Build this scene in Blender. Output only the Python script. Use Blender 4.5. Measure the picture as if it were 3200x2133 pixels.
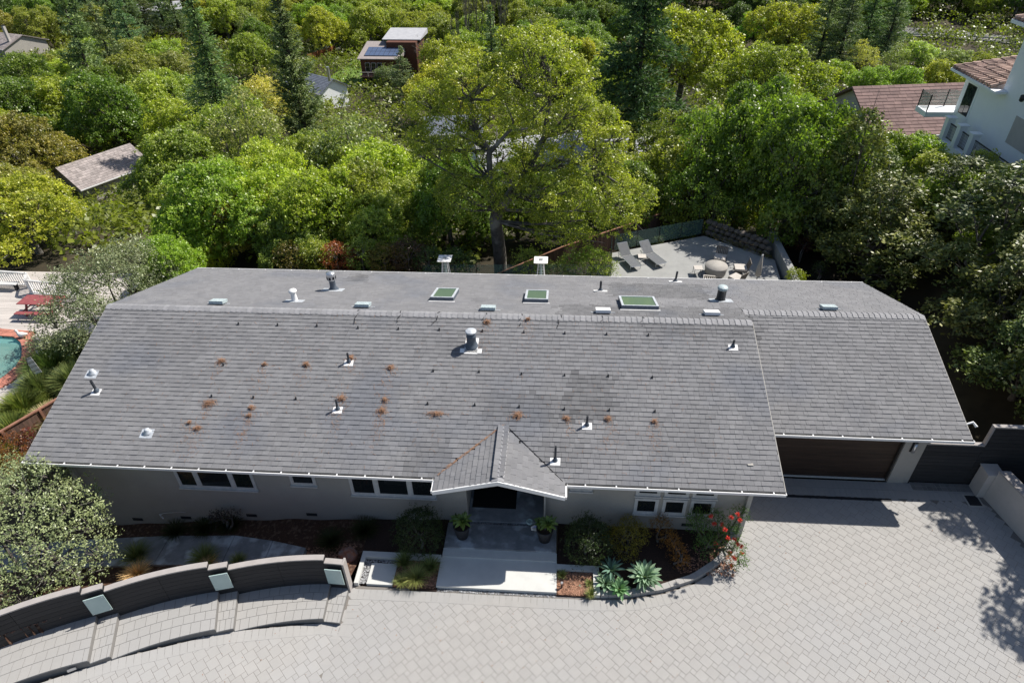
import bpy, math, random
import numpy as np
from mathutils import Vector, Matrix

for o in list(bpy.data.objects):
    bpy.data.objects.remove(o)
S = bpy.context.scene
COL = S.collection
rnd = random.Random(7)
RG = np.random.default_rng(11)

# ---------------------------------------------------------------- camera, sky, sun, exposure
CAM = np.array([18.1149, -14.3748, 19.3413])
PITCH, YAW, ROLL, FPX = math.radians(36.5355), math.radians(4.5854), math.radians(-1.1181), 2031.02
FW = np.array([-math.sin(YAW)*math.cos(PITCH), math.cos(YAW)*math.cos(PITCH), -math.sin(PITCH)])
_r = np.array([math.cos(YAW), math.sin(YAW), 0.0])
_u = np.cross(_r, FW)
RT = math.cos(ROLL)*_r + math.sin(ROLL)*_u
UP = -math.sin(ROLL)*_r + math.cos(ROLL)*_u
cd = bpy.data.cameras.new('camera')
cam = bpy.data.objects.new('camera', cd)
COL.objects.link(cam)
cam.matrix_world = Matrix(((RT[0], UP[0], -FW[0], CAM[0]), (RT[1], UP[1], -FW[1], CAM[1]), (RT[2], UP[2], -FW[2], CAM[2]), (0, 0, 0, 1)))
cd.sensor_width = 36.0
cd.lens = FPX/3200*36
cd.clip_end = 3000
S.camera = cam

SUN = np.array([-0.71, -0.46, -1.0]); SUN /= np.linalg.norm(SUN)
world = bpy.data.worlds.new('World'); S.world = world; world.use_nodes = True
wn = world.node_tree.nodes; wl = world.node_tree.links
sky = wn.new('ShaderNodeTexSky'); sky.sky_type = 'NISHITA'; sky.sun_disc = False
sky.sun_elevation = math.asin(-SUN[2]); sky.sun_rotation = math.atan2(-SUN[0], -SUN[1])
wl.new(sky.outputs[0], wn['Background'].inputs[0]); wn['Background'].inputs[1].default_value = 0.075
sl = bpy.data.lights.new('sun', 'SUN'); sl.energy = 4.6; sl.angle = math.radians(0.53); sl.color = (1.0, 0.955, 0.88)
so = bpy.data.objects.new('sun', sl); COL.objects.link(so); so.location = (60, 60, 90)
so.rotation_euler = Vector(SUN.tolist()).to_track_quat('-Z', 'Y').to_euler()
S.view_settings.view_transform = 'Standard'; S.view_settings.look = 'None'
S.view_settings.exposure = 0.62; S.view_settings.gamma = 1.0
S.view_settings.use_curve_mapping = False
S.render.engine = 'CYCLES'
S.cycles.max_bounces = 6; S.cycles.transparent_max_bounces = 8; S.cycles.diffuse_bounces = 3

# ---------------------------------------------------------------- measuring helpers (photo pixels -> places on real surfaces)
def ray(px, py):
    v = FW + RT*(px-1600)/FPX - UP*(py-1066.5)/FPX
    return v
def atz(px, py, z):
    v = ray(px, py); return CAM + v*(z-CAM[2])/v[2]
def aty(px, py, y):
    v = ray(px, py); return CAM + v*(y-CAM[1])/v[1]
def atd(px, py, d):
    return CAM + ray(px, py)*d

# ---------------------------------------------------------------- terrain height
TY = np.array([-200, 14, 17, 26, 40, 60, 90, 140, 200, 260, 330, 450, 700, 1200], float)
TZ = np.array([-1.6, -1.6, -1.3, -1.9, -7.5, -13, -18.5, -25, -27, -21, -8, 22, 80, 160], float)
def sst(a, b, x):
    t = np.clip((x-a)/(b-a), 0, 1); return t*t*(3-2*t)
def T(x, y):
    z = np.interp(y, TY, TZ)
    z = z + 6.5*sst(33.5, 52, x)*(1-sst(48, 85, y))
    z = z - 2.5*sst(-14, -40, x)*(1-sst(60, 100, y))
    z = z + 0.03*np.clip(np.abs(x-20)-60, 0, 400)*sst(60, 160, y)
    z = z + 1.5*np.sin(x*.043+1.3)*np.sin(y*.037+.4)*sst(28, 60, y)
    return z
def hit(px, py, off=0.0):
    v = ray(px, py); t0 = 10.0; t = 10.0
    while t < 1500:
        p = CAM+v*t
        if p[2] < T(p[0], p[1])+off:
            for _ in range(20):
                m = (t0+t)/2; p = CAM+v*m
                if p[2] < T(p[0], p[1])+off: t = m
                else: t0 = m
            return CAM+v*t
        t0 = t; t += max(.5, t*.01)
    return CAM+v*600

# ---------------------------------------------------------------- objects, parts, tags
WORG = {}
def tag(o, label=None, cat=None, group=None, kind=None):
    if label: o['label'] = label
    if cat: o['category'] = cat
    if group: o['group'] = group
    if kind: o['kind'] = kind
    return o
def thing(name, label, cat, loc, group=None, parent=None):
    o = bpy.data.objects.new(name, None); COL.objects.link(o)
    o.empty_display_size = .3
    o.location = [float(v) for v in loc]; WORG[o.name] = np.array(loc, float)
    return tag(o, label, cat, group)
class MB:
    def __init__(s): s.V = []; s.F = []; s.A = []
    def add(s, vs, fs, a=0.5):
        n = len(s.V); s.V += [tuple(map(float, v)) for v in vs]; s.F += [tuple(i+n for i in f) for f in fs]; s.A += [a]*len(fs); return s
    def hexa(s, p, a=0.5):   # p: 4 bottom ccw, 4 top ccw
        return s.add(p, [(3, 2, 1, 0), (4, 5, 6, 7), (0, 1, 5, 4), (1, 2, 6, 5), (2, 3, 7, 6), (3, 0, 4, 7)], a)
    def box(s, x0, y0, z0, x1, y1, z1, a=0.5):
        return s.hexa([(x0, y0, z0), (x1, y0, z0), (x1, y1, z0), (x0, y1, z0), (x0, y0, z1), (x1, y0, z1), (x1, y1, z1), (x0, y1, z1)], a)
    def obox(s, c, ux, uy, uz, hx, hy, hz, a=0.5):
        c = np.array(c, float); ux = np.array(ux, float)*hx; uy = np.array(uy, float)*hy; uz = np.array(uz, float)*hz
        q = [c-ux-uy-uz, c+ux-uy-uz, c+ux+uy-uz, c-ux+uy-uz, c-ux-uy+uz, c+ux-uy+uz, c+ux+uy+uz, c-ux+uy+uz]
        return s.hexa(q, a)
    def rbox(s, cx, cy, z0, z1, lx, ly, ang, a=0.5):
        c, n = math.cos(ang), math.sin(ang)
        return s.obox((cx, cy, (z0+z1)/2), (c, n, 0), (-n, c, 0), (0, 0, 1), lx/2, ly/2, (z1-z0)/2, a)
    def prism(s, poly, z0, z1, a=0.5):
        n = len(poly)
        z0s = z0 if hasattr(z0, '__len__') else [z0]*n; z1s = z1 if hasattr(z1, '__len__') else [z1]*n
        vs = [(p[0], p[1], z0s[i]) for i, p in enumerate(poly)]+[(p[0], p[1], z1s[i]) for i, p in enumerate(poly)]
        fs = [tuple(range(n-1, -1, -1)), tuple(range(n, 2*n))]+[(i, (i+1) % n, (i+1) % n+n, i+n) for i in range(n)]
        return s.add(vs, fs, a)
    def tube(s, pts, rs, n=8, cap=True, a=0.5):
        pts = [np.array(p, float) for p in pts]; rings = []
        if not hasattr(rs, '__len__'): rs = [rs]*len(pts)
        base = len(s.V); prev = None
        for i, p in enumerate(pts):
            d = pts[min(i+1, len(pts)-1)]-pts[max(i-1, 0)]; d = d/(np.linalg.norm(d)+1e-9)
            if prev is None:
                ref = np.array([0, 0, 1.]) if abs(d[2]) < .9 else np.array([1., 0, 0])
                e = np.cross(d, ref)
            else: e = prev-d*(prev@d)
            e = e/(np.linalg.norm(e)+1e-9); prev = e; f = np.cross(d, e)
            for k in range(n):
                t = 2*math.pi*k/n; v = p+rs[i]*(math.cos(t)*e+math.sin(t)*f); s.V.append(tuple(v))
        for i in range(len(pts)-1):
            for k in range(n):
                s.F.append((base+i*n+k, base+i*n+(k+1) % n, base+(i+1)*n+(k+1) % n, base+(i+1)*n+k)); s.A.append(a)
        if cap:
            s.F.append(tuple(base+k for k in range(n-1, -1, -1))); s.F.append(tuple(base+(len(pts)-1)*n+k for k in range(n))); s.A += [a, a]
        return s
    def lathe(s, c, prof, n=16, a=0.5):
        base = len(s.V); c = np.array(c, float)
        for r, z in prof:
            for k in range(n):
                t = 2*math.pi*k/n; s.V.append((c[0]+r*math.cos(t), c[1]+r*math.sin(t), c[2]+z))
        m = len(prof)
        for i in range(m-1):
            for k in range(n):
                s.F.append((base+i*n+k, base+i*n+(k+1) % n, base+(i+1)*n+(k+1) % n, base+(i+1)*n+k)); s.A.append(a)
        s.F.append(tuple(base+k for k in range(n-1, -1, -1))); s.F.append(tuple(base+(m-1)*n+k for k in range(n))); s.A += [a, a]
        return s
    def mesh(s, name, m, org=(0, 0, 0), smooth=False):
        me = bpy.data.meshes.new(name)
        V = np.array(s.V, float)-np.array(org, float)
        me.from_pydata(V.tolist(), [], s.F)
        at = me.attributes.new('shade', 'FLOAT', 'FACE'); at.data.foreach_set('value', np.array(s.A, np.float32))
        me.materials.append(m)
        if smooth: me.polygons.foreach_set('use_smooth', [True]*len(me.polygons))
        me.update(); return me
    def build(s, name, m, parent=None, smooth=False, org=None):
        # parent given: a part; otherwise a top-level mesh with its origin at org
        po = WORG[parent.name] if parent is not None else np.zeros(3)
        oo = np.array(org, float) if org is not None else po
        me = s.mesh(name, m, oo, smooth)
        o = bpy.data.objects.new(name, me); COL.objects.link(o)
        if parent is not None: o.parent = parent
        o.location = (oo-po).tolist(); WORG[o.name] = oo
        return o
def link(name, me, parent, wloc, rotz=0.0, scale=1.0):
    po = WORG[parent.name] if parent is not None else np.zeros(3)
    o = bpy.data.objects.new(name, me); COL.objects.link(o)
    if parent is not None: o.parent = parent
    o.location = (np.array(wloc, float)-po).tolist(); o.rotation_euler.z = rotz
    o.scale = (scale,)*3 if not hasattr(scale, '__len__') else scale
    WORG[o.name] = np.array(wloc, float); return o
def copy_tree(o, parent=None):
    c = o.copy(); COL.objects.link(c); c.parent = parent
    for ch in list(o.children): copy_tree(ch, c)
    return c

# ---------------------------------------------------------------- materials
def mat(name, c1, c2=None, rough=.8, scale=3.0, bump=0.0, bscale=40.0, shade=0.0, spec=.3, metal=0.0, detail=5.0, c3=None, s3=.35, t3=.62, stretch=None):
    m = bpy.data.materials.new(name); m.use_nodes = True; nt = m.node_tree; N = nt.nodes; L = nt.links
    b = N['Principled BSDF']; b.inputs['Roughness'].default_value = rough; b.inputs['Metallic'].default_value = metal
    b.inputs['Specular IOR Level'].default_value = spec
    c2 = c2 or tuple(v*.75 for v in c1)
    tc = N.new('ShaderNodeNewGeometry'); src = tc.outputs['Position']
    if stretch:
        mp = N.new('ShaderNodeMapping'); mp.inputs['Scale'].default_value = stretch; L.new(src, mp.inputs[0]); src = mp.outputs[0]
    n = N.new('ShaderNodeTexNoise'); n.inputs['Scale'].default_value = scale; n.inputs['Detail'].default_value = detail; n.inputs['Roughness'].default_value = .65
    L.new(src, n.inputs['Vector'])
    r = N.new('ShaderNodeValToRGB'); r.color_ramp.elements[0].position = .32; r.color_ramp.elements[1].position = .68
    r.color_ramp.elements[0].color = (*c2, 1); r.color_ramp.elements[1].color = (*c1, 1); L.new(n.outputs['Fac'], r.inputs[0])
    out = r.outputs[0]
    if c3:
        n3 = N.new('ShaderNodeTexNoise'); n3.inputs['Scale'].default_value = s3; n3.inputs['Detail'].default_value = 4; L.new(tc.outputs['Position'], n3.inputs['Vector'])
        r3 = N.new('ShaderNodeValToRGB'); r3.color_ramp.elements[0].position = t3-.07; r3.color_ramp.elements[1].position = t3+.05
        r3.color_ramp.elements[0].color = (0, 0, 0, 1); r3.color_ramp.elements[1].color = (1, 1, 1, 1); L.new(n3.outputs['Fac'], r3.inputs[0])
        mx = N.new('ShaderNodeMixRGB'); L.new(r3.outputs[0], mx.inputs[0]); L.new(out, mx.inputs[1]); mx.inputs[2].default_value = (*c3, 1); out = mx.outputs[0]
    if shade:
        at = N.new('ShaderNodeAttribute'); at.attribute_name = 'shade'
        mr = N.new('ShaderNodeMapRange'); mr.inputs['To Min'].default_value = 1-shade; mr.inputs['To Max'].default_value = 1+shade; mr.clamp = False; L.new(at.outputs['Fac'], mr.inputs['Value'])
        vm = N.new('ShaderNodeVectorMath'); vm.operation = 'SCALE'; L.new(out, vm.inputs[0]); L.new(mr.outputs[0], vm.inputs['Scale']); out = vm.outputs[0]
    L.new(out, b.inputs['Base Color'])
    if bump:
        bn = N.new('ShaderNodeTexNoise'); bn.inputs['Scale'].default_value = bscale; bn.inputs['Detail'].default_value = 4; L.new(src, bn.inputs['Vector'])
        bp = N.new('ShaderNodeBump'); bp.inputs['Strength'].default_value = bump; bp.inputs['Distance'].default_value = .02
        L.new(bn.outputs['Fac'], bp.inputs['Height']); L.new(bp.outputs[0], b.inputs['Normal'])
    return m
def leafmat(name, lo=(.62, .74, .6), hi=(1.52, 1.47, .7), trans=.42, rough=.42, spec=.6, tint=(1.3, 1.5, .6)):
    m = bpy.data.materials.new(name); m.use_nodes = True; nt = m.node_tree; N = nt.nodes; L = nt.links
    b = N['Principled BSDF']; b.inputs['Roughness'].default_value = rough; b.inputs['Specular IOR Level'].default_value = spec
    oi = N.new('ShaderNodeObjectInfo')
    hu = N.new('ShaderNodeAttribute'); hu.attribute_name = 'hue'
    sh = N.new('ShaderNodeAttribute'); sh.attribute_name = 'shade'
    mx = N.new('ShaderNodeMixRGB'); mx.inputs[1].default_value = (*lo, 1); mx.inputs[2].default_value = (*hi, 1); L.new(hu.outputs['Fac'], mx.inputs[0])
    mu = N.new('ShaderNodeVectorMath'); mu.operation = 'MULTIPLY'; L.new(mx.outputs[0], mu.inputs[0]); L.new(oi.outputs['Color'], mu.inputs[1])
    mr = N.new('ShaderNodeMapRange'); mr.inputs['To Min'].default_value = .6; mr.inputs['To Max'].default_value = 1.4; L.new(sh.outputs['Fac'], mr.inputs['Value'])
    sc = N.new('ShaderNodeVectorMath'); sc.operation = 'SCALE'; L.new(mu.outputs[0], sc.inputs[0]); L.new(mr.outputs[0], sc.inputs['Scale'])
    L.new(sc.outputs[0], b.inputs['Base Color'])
    tr = N.new('ShaderNodeBsdfTranslucent')
    ty = N.new('ShaderNodeVectorMath'); ty.operation = 'MULTIPLY'; ty.inputs[1].default_value = tint; L.new(sc.outputs[0], ty.inputs[0]); L.new(ty.outputs[0], tr.inputs['Color'])
    ms = N.new('ShaderNodeMixShader'); ms.inputs[0].default_value = trans
    L.new(b.outputs[0], ms.inputs[1]); L.new(tr.outputs[0], ms.inputs[2]); L.new(ms.outputs[0], N['Material Output'].inputs['Surface'])
    return m
M = {}
M['shingle'] = mat('asphalt_shingle', (.2, .198, .203), (.169, .168, .175), .85, 1.1, .35, 260, .09, .2, c3=(.155, .159, .174), s3=.3, t3=.6)
M['ridge'] = mat('ridge_shingle', (.25, .246, .255), (.21, .21, .22), .7, 5, .4, 200, .14, .45)
M['felt'] = mat('roof_felt', (.02, .02, .023), None, .95)
M['white'] = mat('white_painted_metal', (.8, .79, .78), (.72, .71, .7), .45, 2)
M['greywhite'] = mat('pale_weathered_paint', (.58, .57, .56), (.45, .45, .44), .6, 6)
M['stucco'] = mat('grey_stucco', (.37, .345, .31), (.33, .31, .28), .92, 1.2, .25, 160)
M['trim'] = mat('grey_trim', (.4, .385, .35), (.37, .35, .32), .7, 4)
M['whitestucco'] = mat('white_stucco', (.88, .89, .9), (.84, .85, .87), .92, 1.2, .25, 60)
M['creamstucco'] = mat('cream_stucco', (.5, .46, .43), (.43, .4, .37), .92, 1.5, .2, 100)
M['flash'] = mat('galvanised_flashing', (.6, .63, .66), (.36, .38, .41), .5, 9, metal=.2)
M['vent_blue'] = mat('blue_grey_vent_metal', (.1, .12, .145), (.07, .085, .11), .5, 6)
M['vent_black'] = mat('black_vent_metal', (.022, .024, .028), (.03, .033, .038), .4, 6)
M['lead'] = mat('mottled_vent_cap', (.55, .62, .62), (.2, .25, .27), .5, 22, detail=3)
def glassmat(name, col, rough=.04):
    m = bpy.data.materials.new(name); m.use_nodes = True; b = m.node_tree.nodes['Principled BSDF']
    b.inputs['Base Color'].default_value = (*col, 1); b.inputs['Roughness'].default_value = rough; b.inputs['Specular IOR Level'].default_value = .6
    return m
M['winglass'] = glassmat('dark_window_glass', (.012, .016, .018))
M['skyglass'] = glassmat('green_skylight_glass', (.11, .165, .115), .12)
def cleargl(name, tint, alpha):
    m = bpy.data.materials.new(name); m.use_nodes = True; nt = m.node_tree; N = nt.nodes
    b = N['Principled BSDF']; b.inputs['Base Color'].default_value = (*tint, 1); b.inputs['Roughness'].default_value = .03
    b.inputs['Alpha'].default_value = alpha; return m
M['clear'] = cleargl('clear_railing_glass', (.12, .22, .19), .28)
M['frost'] = mat('frosted_glass', (.42, .53, .51), (.36, .47, .46), .25, 2, spec=.5)
M['paver'] = mat('concrete_paver', (.335, .323, .309), (.31, .3, .287), .85, 2.2, .2, 220, .03, .3, c3=(.318, .311, .303), s3=.22, t3=.55)
M['sand'] = mat('joint_sand', (.2, .183, .166), (.155, .142, .13), .95, 30)
M['paverd'] = mat('grey_wall_block', (.2, .19, .18), (.16, .155, .15), .9, 4, .2, 120, .12)
M['wallboard'] = mat('dark_wall_board', (.04, .038, .039), (.028, .027, .028), .75, 5, .15, 90, .14, stretch=(.4, .4, 6))
M['cap'] = mat('pale_wall_cap', (.36, .33, .315), (.3, .275, .26), .8, 3, .1)
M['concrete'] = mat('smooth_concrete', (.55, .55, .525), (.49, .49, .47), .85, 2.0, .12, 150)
M['concrete2'] = mat('mottled_concrete', (.27, .275, .28), (.16, .165, .175), .8, 1.8, .1, c3=(.42, .44, .46), s3=1.5, t3=.6)  # darker grey concrete with paler blotches
M['patio'] = mat('grey_patio_concrete', (.31, .31, .3), (.25, .25, .245), .9, 1.5, .1)
M['gravel'] = mat('pale_gravel', (.45, .45, .45), (.12, .12, .125), .9, 38, .9, 45, .5, detail=2)
M['mulch'] = mat('brown_bark_mulch', (.15, .075, .045), (.06, .032, .022), .95, 26, .9, 40, .35, detail=4, c3=(.24, .15, .1), s3=7, t3=.6)
M['mulchdk'] = mat('dark_bark_mulch', (.06, .035, .026), (.025, .017, .014), .95, 24, .9, 40, detail=4)
M['chip'] = mat('bark_chip', (.36, .2, .13), (.2, .1, .065), .9, 9, shade=.45)
M['soil'] = mat('forest_floor', (.05, .038, .022), (.022, .02, .012), .95, .6, .6, 3, detail=7, c3=(.085, .07, .04), s3=.15, t3=.62)
M['asphalt'] = mat('street_asphalt', (.2, .195, .19), (.15, .148, .147), .9, .8, .2, 20)
M['bark'] = mat('grey_oak_bark', (.15, .135, .12), (.07, .062, .055), .95, 4, .8, 22, c3=(.23, .22, .2), s3=1.2, t3=.58)
M['barkdk'] = mat('dark_pine_bark', (.065, .055, .046), (.03, .025, .022), .95, 5, .8, 15)
M['leaf'] = leafmat('oak_leaf')
M['needle'] = leafmat('pine_needle', (.7, .8, .8), (1.35, 1.25, .9), .2, .6, .2)
M['gloss'] = leafmat('glossy_leaf', (.62, .75, .6), (1.9, 1.6, .75), .15, .45, .4)
M['silver'] = leafmat('silvery_leaf', (.62, .72, .6), (1.35, 1.35, 1.05), .3, .4, .6, (1.15, 1.25, .75))
M['fleshy'] = leafmat('fleshy_leaf', (.8, .85, .85), (1.25, 1.2, 1.05), .2, .45, .35)
M['blade'] = leafmat('grass_blade', (.6, .75, .6), (2.0, 1.65, 1.2), .3, .55, .25, (1.1, 1.2, .8))
M['wood'] = mat('weathered_fence_board', (.16, .095, .07), (.085, .055, .045), .9, 2, .3, 30, .3, stretch=(3, 3, .6))
M['redwood'] = mat('reddish_fence_board', (.3, .15, .1), (.2, .1, .07), .9, 3, .2, 30, .25)
M['orangewood'] = mat('orange_redwood_board', (.33, .13, .05), (.22, .085, .035), .85, 2, .1, shade=.25)
M['garage'] = mat('dark_stained_door_wood', (.062, .037, .025), (.03, .019, .014), .55, 3, .15, 20, .22, stretch=(.35, 1, 9))
M['deck'] = mat('pale_deck_board', (.5, .455, .42), (.42, .385, .355), .85, 2, .2, 30, .1, stretch=(.5, 3, 1))
M['brick'] = mat('red_coping_brick', (.5, .21, .15), (.38, .15, .11), .85, 6, .2, shade=.2)
M['redpaint'] = mat('faded_red_table_paint', (.3, .085, .085), (.22, .06, .065), .6, 4)
M['pooltile'] = mat('turquoise_pool_plaster', (.3, .85, .75), (.24, .75, .66), .5, 3)
M['metal'] = mat('brushed_steel', (.62, .63, .65), (.55, .56, .58), .3, 3, metal=.75)
M['darkmetal'] = mat('dark_metal', (.03, .03, .033), None, .45, 3)
M['sling'] = mat('grey_sling_fabric', (.14, .145, .155), (.11, .115, .125), .8, 6)
M['wicker'] = mat('brown_grey_wicker', (.17, .15, .13), (.1, .09, .08), .85, 30, .3)
M['cushion'] = mat('beige_cushion', (.5, .46, .42), (.44, .41, .37), .9, 4)
M['cover'] = mat('taupe_fabric_cover', (.36, .34, .31), (.29, .27, .25), .9, 3, .3, 15)
M['stone'] = mat('rough_garden_stone', (.19, .16, .135), (.08, .07, .062), .9, 6, .6, 14, .3)
M['redrock'] = mat('rust_red_rock', (.26, .09, .045), (.17, .14, .13), .9, 4, .6, 12)
M['redroof'] = mat('reddish_brown_shingle', (.22, .145, .13), (.165, .108, .1), .9, 2, .3, 20, .2)
M['taupe'] = mat('taupe_shingle', (.33, .285, .27), (.25, .22, .21), .9, 2, .3, 30, .22)
M['paleroof'] = mat('pale_grey_roof', (.42, .42, .43), (.34, .34, .36), .85, 1, .2, 20, .1)
M['slate'] = mat('blue_grey_roof', (.16, .18, .22), (.13, .145, .18), .8, 2, shade=.15)
M['clay'] = mat('mottled_clay_tile', (.5, .36, .29), (.28, .19, .16), .8, 1.5, .2, 20, .4)
M['brownwood'] = mat('brown_wood_siding', (.14, .06, .035), (.095, .04, .026), .85, 3, shade=.15)
M['panel'] = mat('solar_cell', (.09, .12, .2), (.07, .1, .17), .25, 2, spec=.6)
M['pipe'] = mat('dark_pipe', (.05, .055, .065), None, .5, 6)
M['lichen'] = mat('dry_pine_needles', (.34, .2, .13), (.22, .12, .07), .95, 20)
M['flower'] = mat('red_bottlebrush_flower', (.75, .07, .04), (.6, .04, .03), .7, 20)
M['pot'] = mat('charcoal_planter', (.035, .035, .038), None, .6, 3)
M['mat'] = mat('black_door_mat', (.012, .012, .012), None, .95, 30)
M['shell'] = mat('white_glaze', (.8, .78, .76), None, .35, 3)
M['lawn'] = mat('green_lawn', (.16, .24, .04), (.1, .17, .03), .95, 2, .6, 20)
def watermat():
    m = bpy.data.materials.new('pool_water'); m.use_nodes = True; nt = m.node_tree; N = nt.nodes; L = nt.links
    b = N['Principled BSDF']; b.inputs['Base Color'].default_value = (.45, .9, .82, 1); b.inputs['Roughness'].default_value = .05
    b.inputs['Alpha'].default_value = .25; b.inputs['IOR'].default_value = 1.33
    n = N.new('ShaderNodeTexNoise'); n.inputs['Scale'].default_value = 3; g = N.new('ShaderNodeNewGeometry'); L.new(g.outputs['Position'], n.inputs['Vector'])
    bp = N.new('ShaderNodeBump'); bp.inputs['Strength'].default_value = .3; bp.inputs['Distance'].default_value = .05; L.new(n.outputs['Fac'], bp.inputs['Height']); L.new(bp.outputs[0], b.inputs['Normal'])
    return m
M['water'] = watermat()
# ================================================================ GROUND
def grid_sheet(name, xs, ys, zf, m, parent=None):
    X, Y = np.meshgrid(xs, ys); Z = zf(X, Y); nx = len(xs); ny = len(ys)
    V = np.stack([X.ravel(), Y.ravel(), Z.ravel()], 1)
    i = np.arange(nx-1)[None, :]+np.arange(ny-1)[:, None]*nx; i = i.ravel()
    F = np.stack([i, i+1, i+1+nx, i+nx], 1)
    me = bpy.data.meshes.new(name); me.vertices.add(len(V)); me.vertices.foreach_set('co', V.ravel())
    me.loops.add(F.size); me.loops.foreach_set('vertex_index', F.ravel()); me.polygons.add(len(F)); me.polygons.foreach_set('loop_start', np.arange(0, F.size, 4))
    me.polygons.foreach_set('use_smooth', np.ones(len(F), bool))
    me.materials.append(m); me.update(calc_edges=True); me.validate()
    o = bpy.data.objects.new(name, me); COL.objects.link(o)
    if parent: o.parent = parent
    return o
xs = np.unique(np.concatenate([np.linspace(-900, -60, 50), np.linspace(-60, 90, 120), np.linspace(90, 900, 50)]))
ys = np.unique(np.concatenate([np.linspace(-200, 0, 20), np.linspace(0, 60, 60), np.linspace(60, 320, 90), np.linspace(320, 1100, 50)]))
ter = grid_sheet('hillside_ground', xs, ys, T, M['soil']); tag(ter, kind='structure')

# ---- driveway: sloping base sheet, pavers and borders
def zg(x, y=0):
    return 0.1*np.clip(11.6-np.asarray(x, float), 0, None)
LV = [0.17, 0.34, 0.51, 0.68, 0.85, 1.02, 1.19]
FR = [(11.64, -3.62), (11.13, -3.60), (8.52, -4.18), (8.05, -4.33), (5.42, -5.42), (4.96, -5.66), (1.6, -7.5), (-1.5, -9.3)]   # platform front corners, right to left
BK = [(11.60, -2.44), (11.02, -2.42), (8.15, -2.95), (7.62, -3.10), (4.92, -4.10), (4.42, -4.33), (1.3, -6.15), (-2.0, -8.1)]   # foot of the long dark wall
def bez(P, Q, i, t, side):   # gentle curve between successive corners
    a = np.array(P[i]); b = np.array(P[i+1]); d = b-a; n = np.array([d[1], -d[0]]); L = np.linalg.norm(d); n = n/L
    if n[1] > 0: n = -n
    return a+d*t - n*0.012*L*L*4*t*(1-t)*side
def rear_limit(x):   # y of the paving's far edge
    if x < 11.64:
        for i in range(len(FR)-1):
            if FR[i+1][0] <= x <= FR[i][0]:
                t = (x-FR[i][0])/(FR[i+1][0]-FR[i][0]); return FR[i][1]+t*(FR[i+1][1]-FR[i][1])
        return -20
    return float(np.interp(x, [11.64, 19.7, 20.8, 21.9, 23.0, 23.9, 24.6, 24.95, 25.0, 34.0, 34.01, 36], [-2.3, -2.28, -2.22, -1.95, -1.5, -.85, -.1, .5, 3.2, 3.2, 3.2, 3.2]))
dm = MB(); dxs = list(np.arange(-14, 36.21, .5))+[11.63, 11.65, 24.94, 25.01]; dxs = sorted(dxs)
for i in range(len(dxs)-1):
    x0, x1 = dxs[i], dxs[i+1]; r0 = min(rear_limit(x0), rear_limit(x1))+.06 if x1 < 11.65 else rear_limit((x0+x1)/2)+.08
    dm.add([(x0, -22, float(zg(x0))-.006), (x1, -22, float(zg(x1))-.006), (x1, r0, float(zg(x1))-.006), (x0, r0, float(zg(x0))-.006)], [(0, 1, 2, 3)])
dm.add([(11.4, -3.9, -.005), (11.9, -3.9, -.005), (11.9, -2.1, -.005), (11.4, -2.1, -.005)], [(0, 1, 2, 3)])
drive = dm.build('driveway', M['sand']); tag(drive, kind='structure')
def wall_x(y): return 34.05+(3.2-y)*0.205
A1 = math.radians(-43.24); vv = np.array([math.cos(A1), math.sin(A1)]); nn = np.array([-vv[1], vv[0]])
org = np.array([2440+310*.1339, 1750+315*.1339]); org = atz(org[0], org[1], 0)[:2]
BW, BH = .330, .310; g = .005
def paver_mesh(w, h, a):
    mb = MB(); b = .006
    p = [(-w/2, -h/2, -.05), (w/2, -h/2, -.05), (w/2, h/2, -.05), (-w/2, h/2, -.05)]
    q = [(-w/2, -h/2, -b), (w/2, -h/2, -b), (w/2, h/2, -b), (-w/2, h/2, -b)]
    t = [(-w/2+b, -h/2+b, 0), (w/2-b, -h/2+b, 0), (w/2-b, h/2-b, 0), (-w/2+b, h/2-b, 0)]
    mb.add(q+t, [(4, 5, 6, 7), (0, 1, 5, 4), (1, 2, 6, 5), (2, 3, 7, 6), (3, 0, 4, 7)], a)
    n0 = len(mb.V); mb.add(p+q, [(0, 1, 5, 4), (1, 2, 6, 5), (2, 3, 7, 6), (3, 0, 4, 7)], a)
    return mb
PM = {}
for k in range(5):
    PM['b', k] = paver_mesh(BW-g, BH-g, .1+.2*k); PM['s', k] = paver_mesh(BW/2-g, BH/2-g, .1+.2*k)
PME = {k: v.mesh('paver', M['paver']) for k, v in PM.items()}
items = []
L1 = vv*(BW/2)+nn*BH; L2 = vv*BW-nn*(BH/2)
for i in range(-90, 90):
    for j in range(-90, 90):
        o = org+L1*i+L2*j
        for kind, c in (('b', o+vv*BW/2+nn*BH/2), ('s', o+vv*BW/4+nn*(BH+BH/4))):
            x, y = c
            if x < -3 or x > 36 or y < -10.5 or y > 3.2: continue
            lim = rear_limit(x)
            if y > lim-.16 or x > wall_x(y)-.05: continue
            if y > 2.46 and x > 24.9: continue
            d = np.array([x, y, float(zg(x))])-CAM; dep = d@FW; px = 1600+FPX*(d@RT)/dep; py = 1066-FPX*(d@UP)/dep
            vis = -20 < px < 3220 and py < 2150
            items.append((dep if vis else 1e3+dep, kind, x, y))
items.sort(key=lambda t: t[0])
rest = MB()
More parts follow.
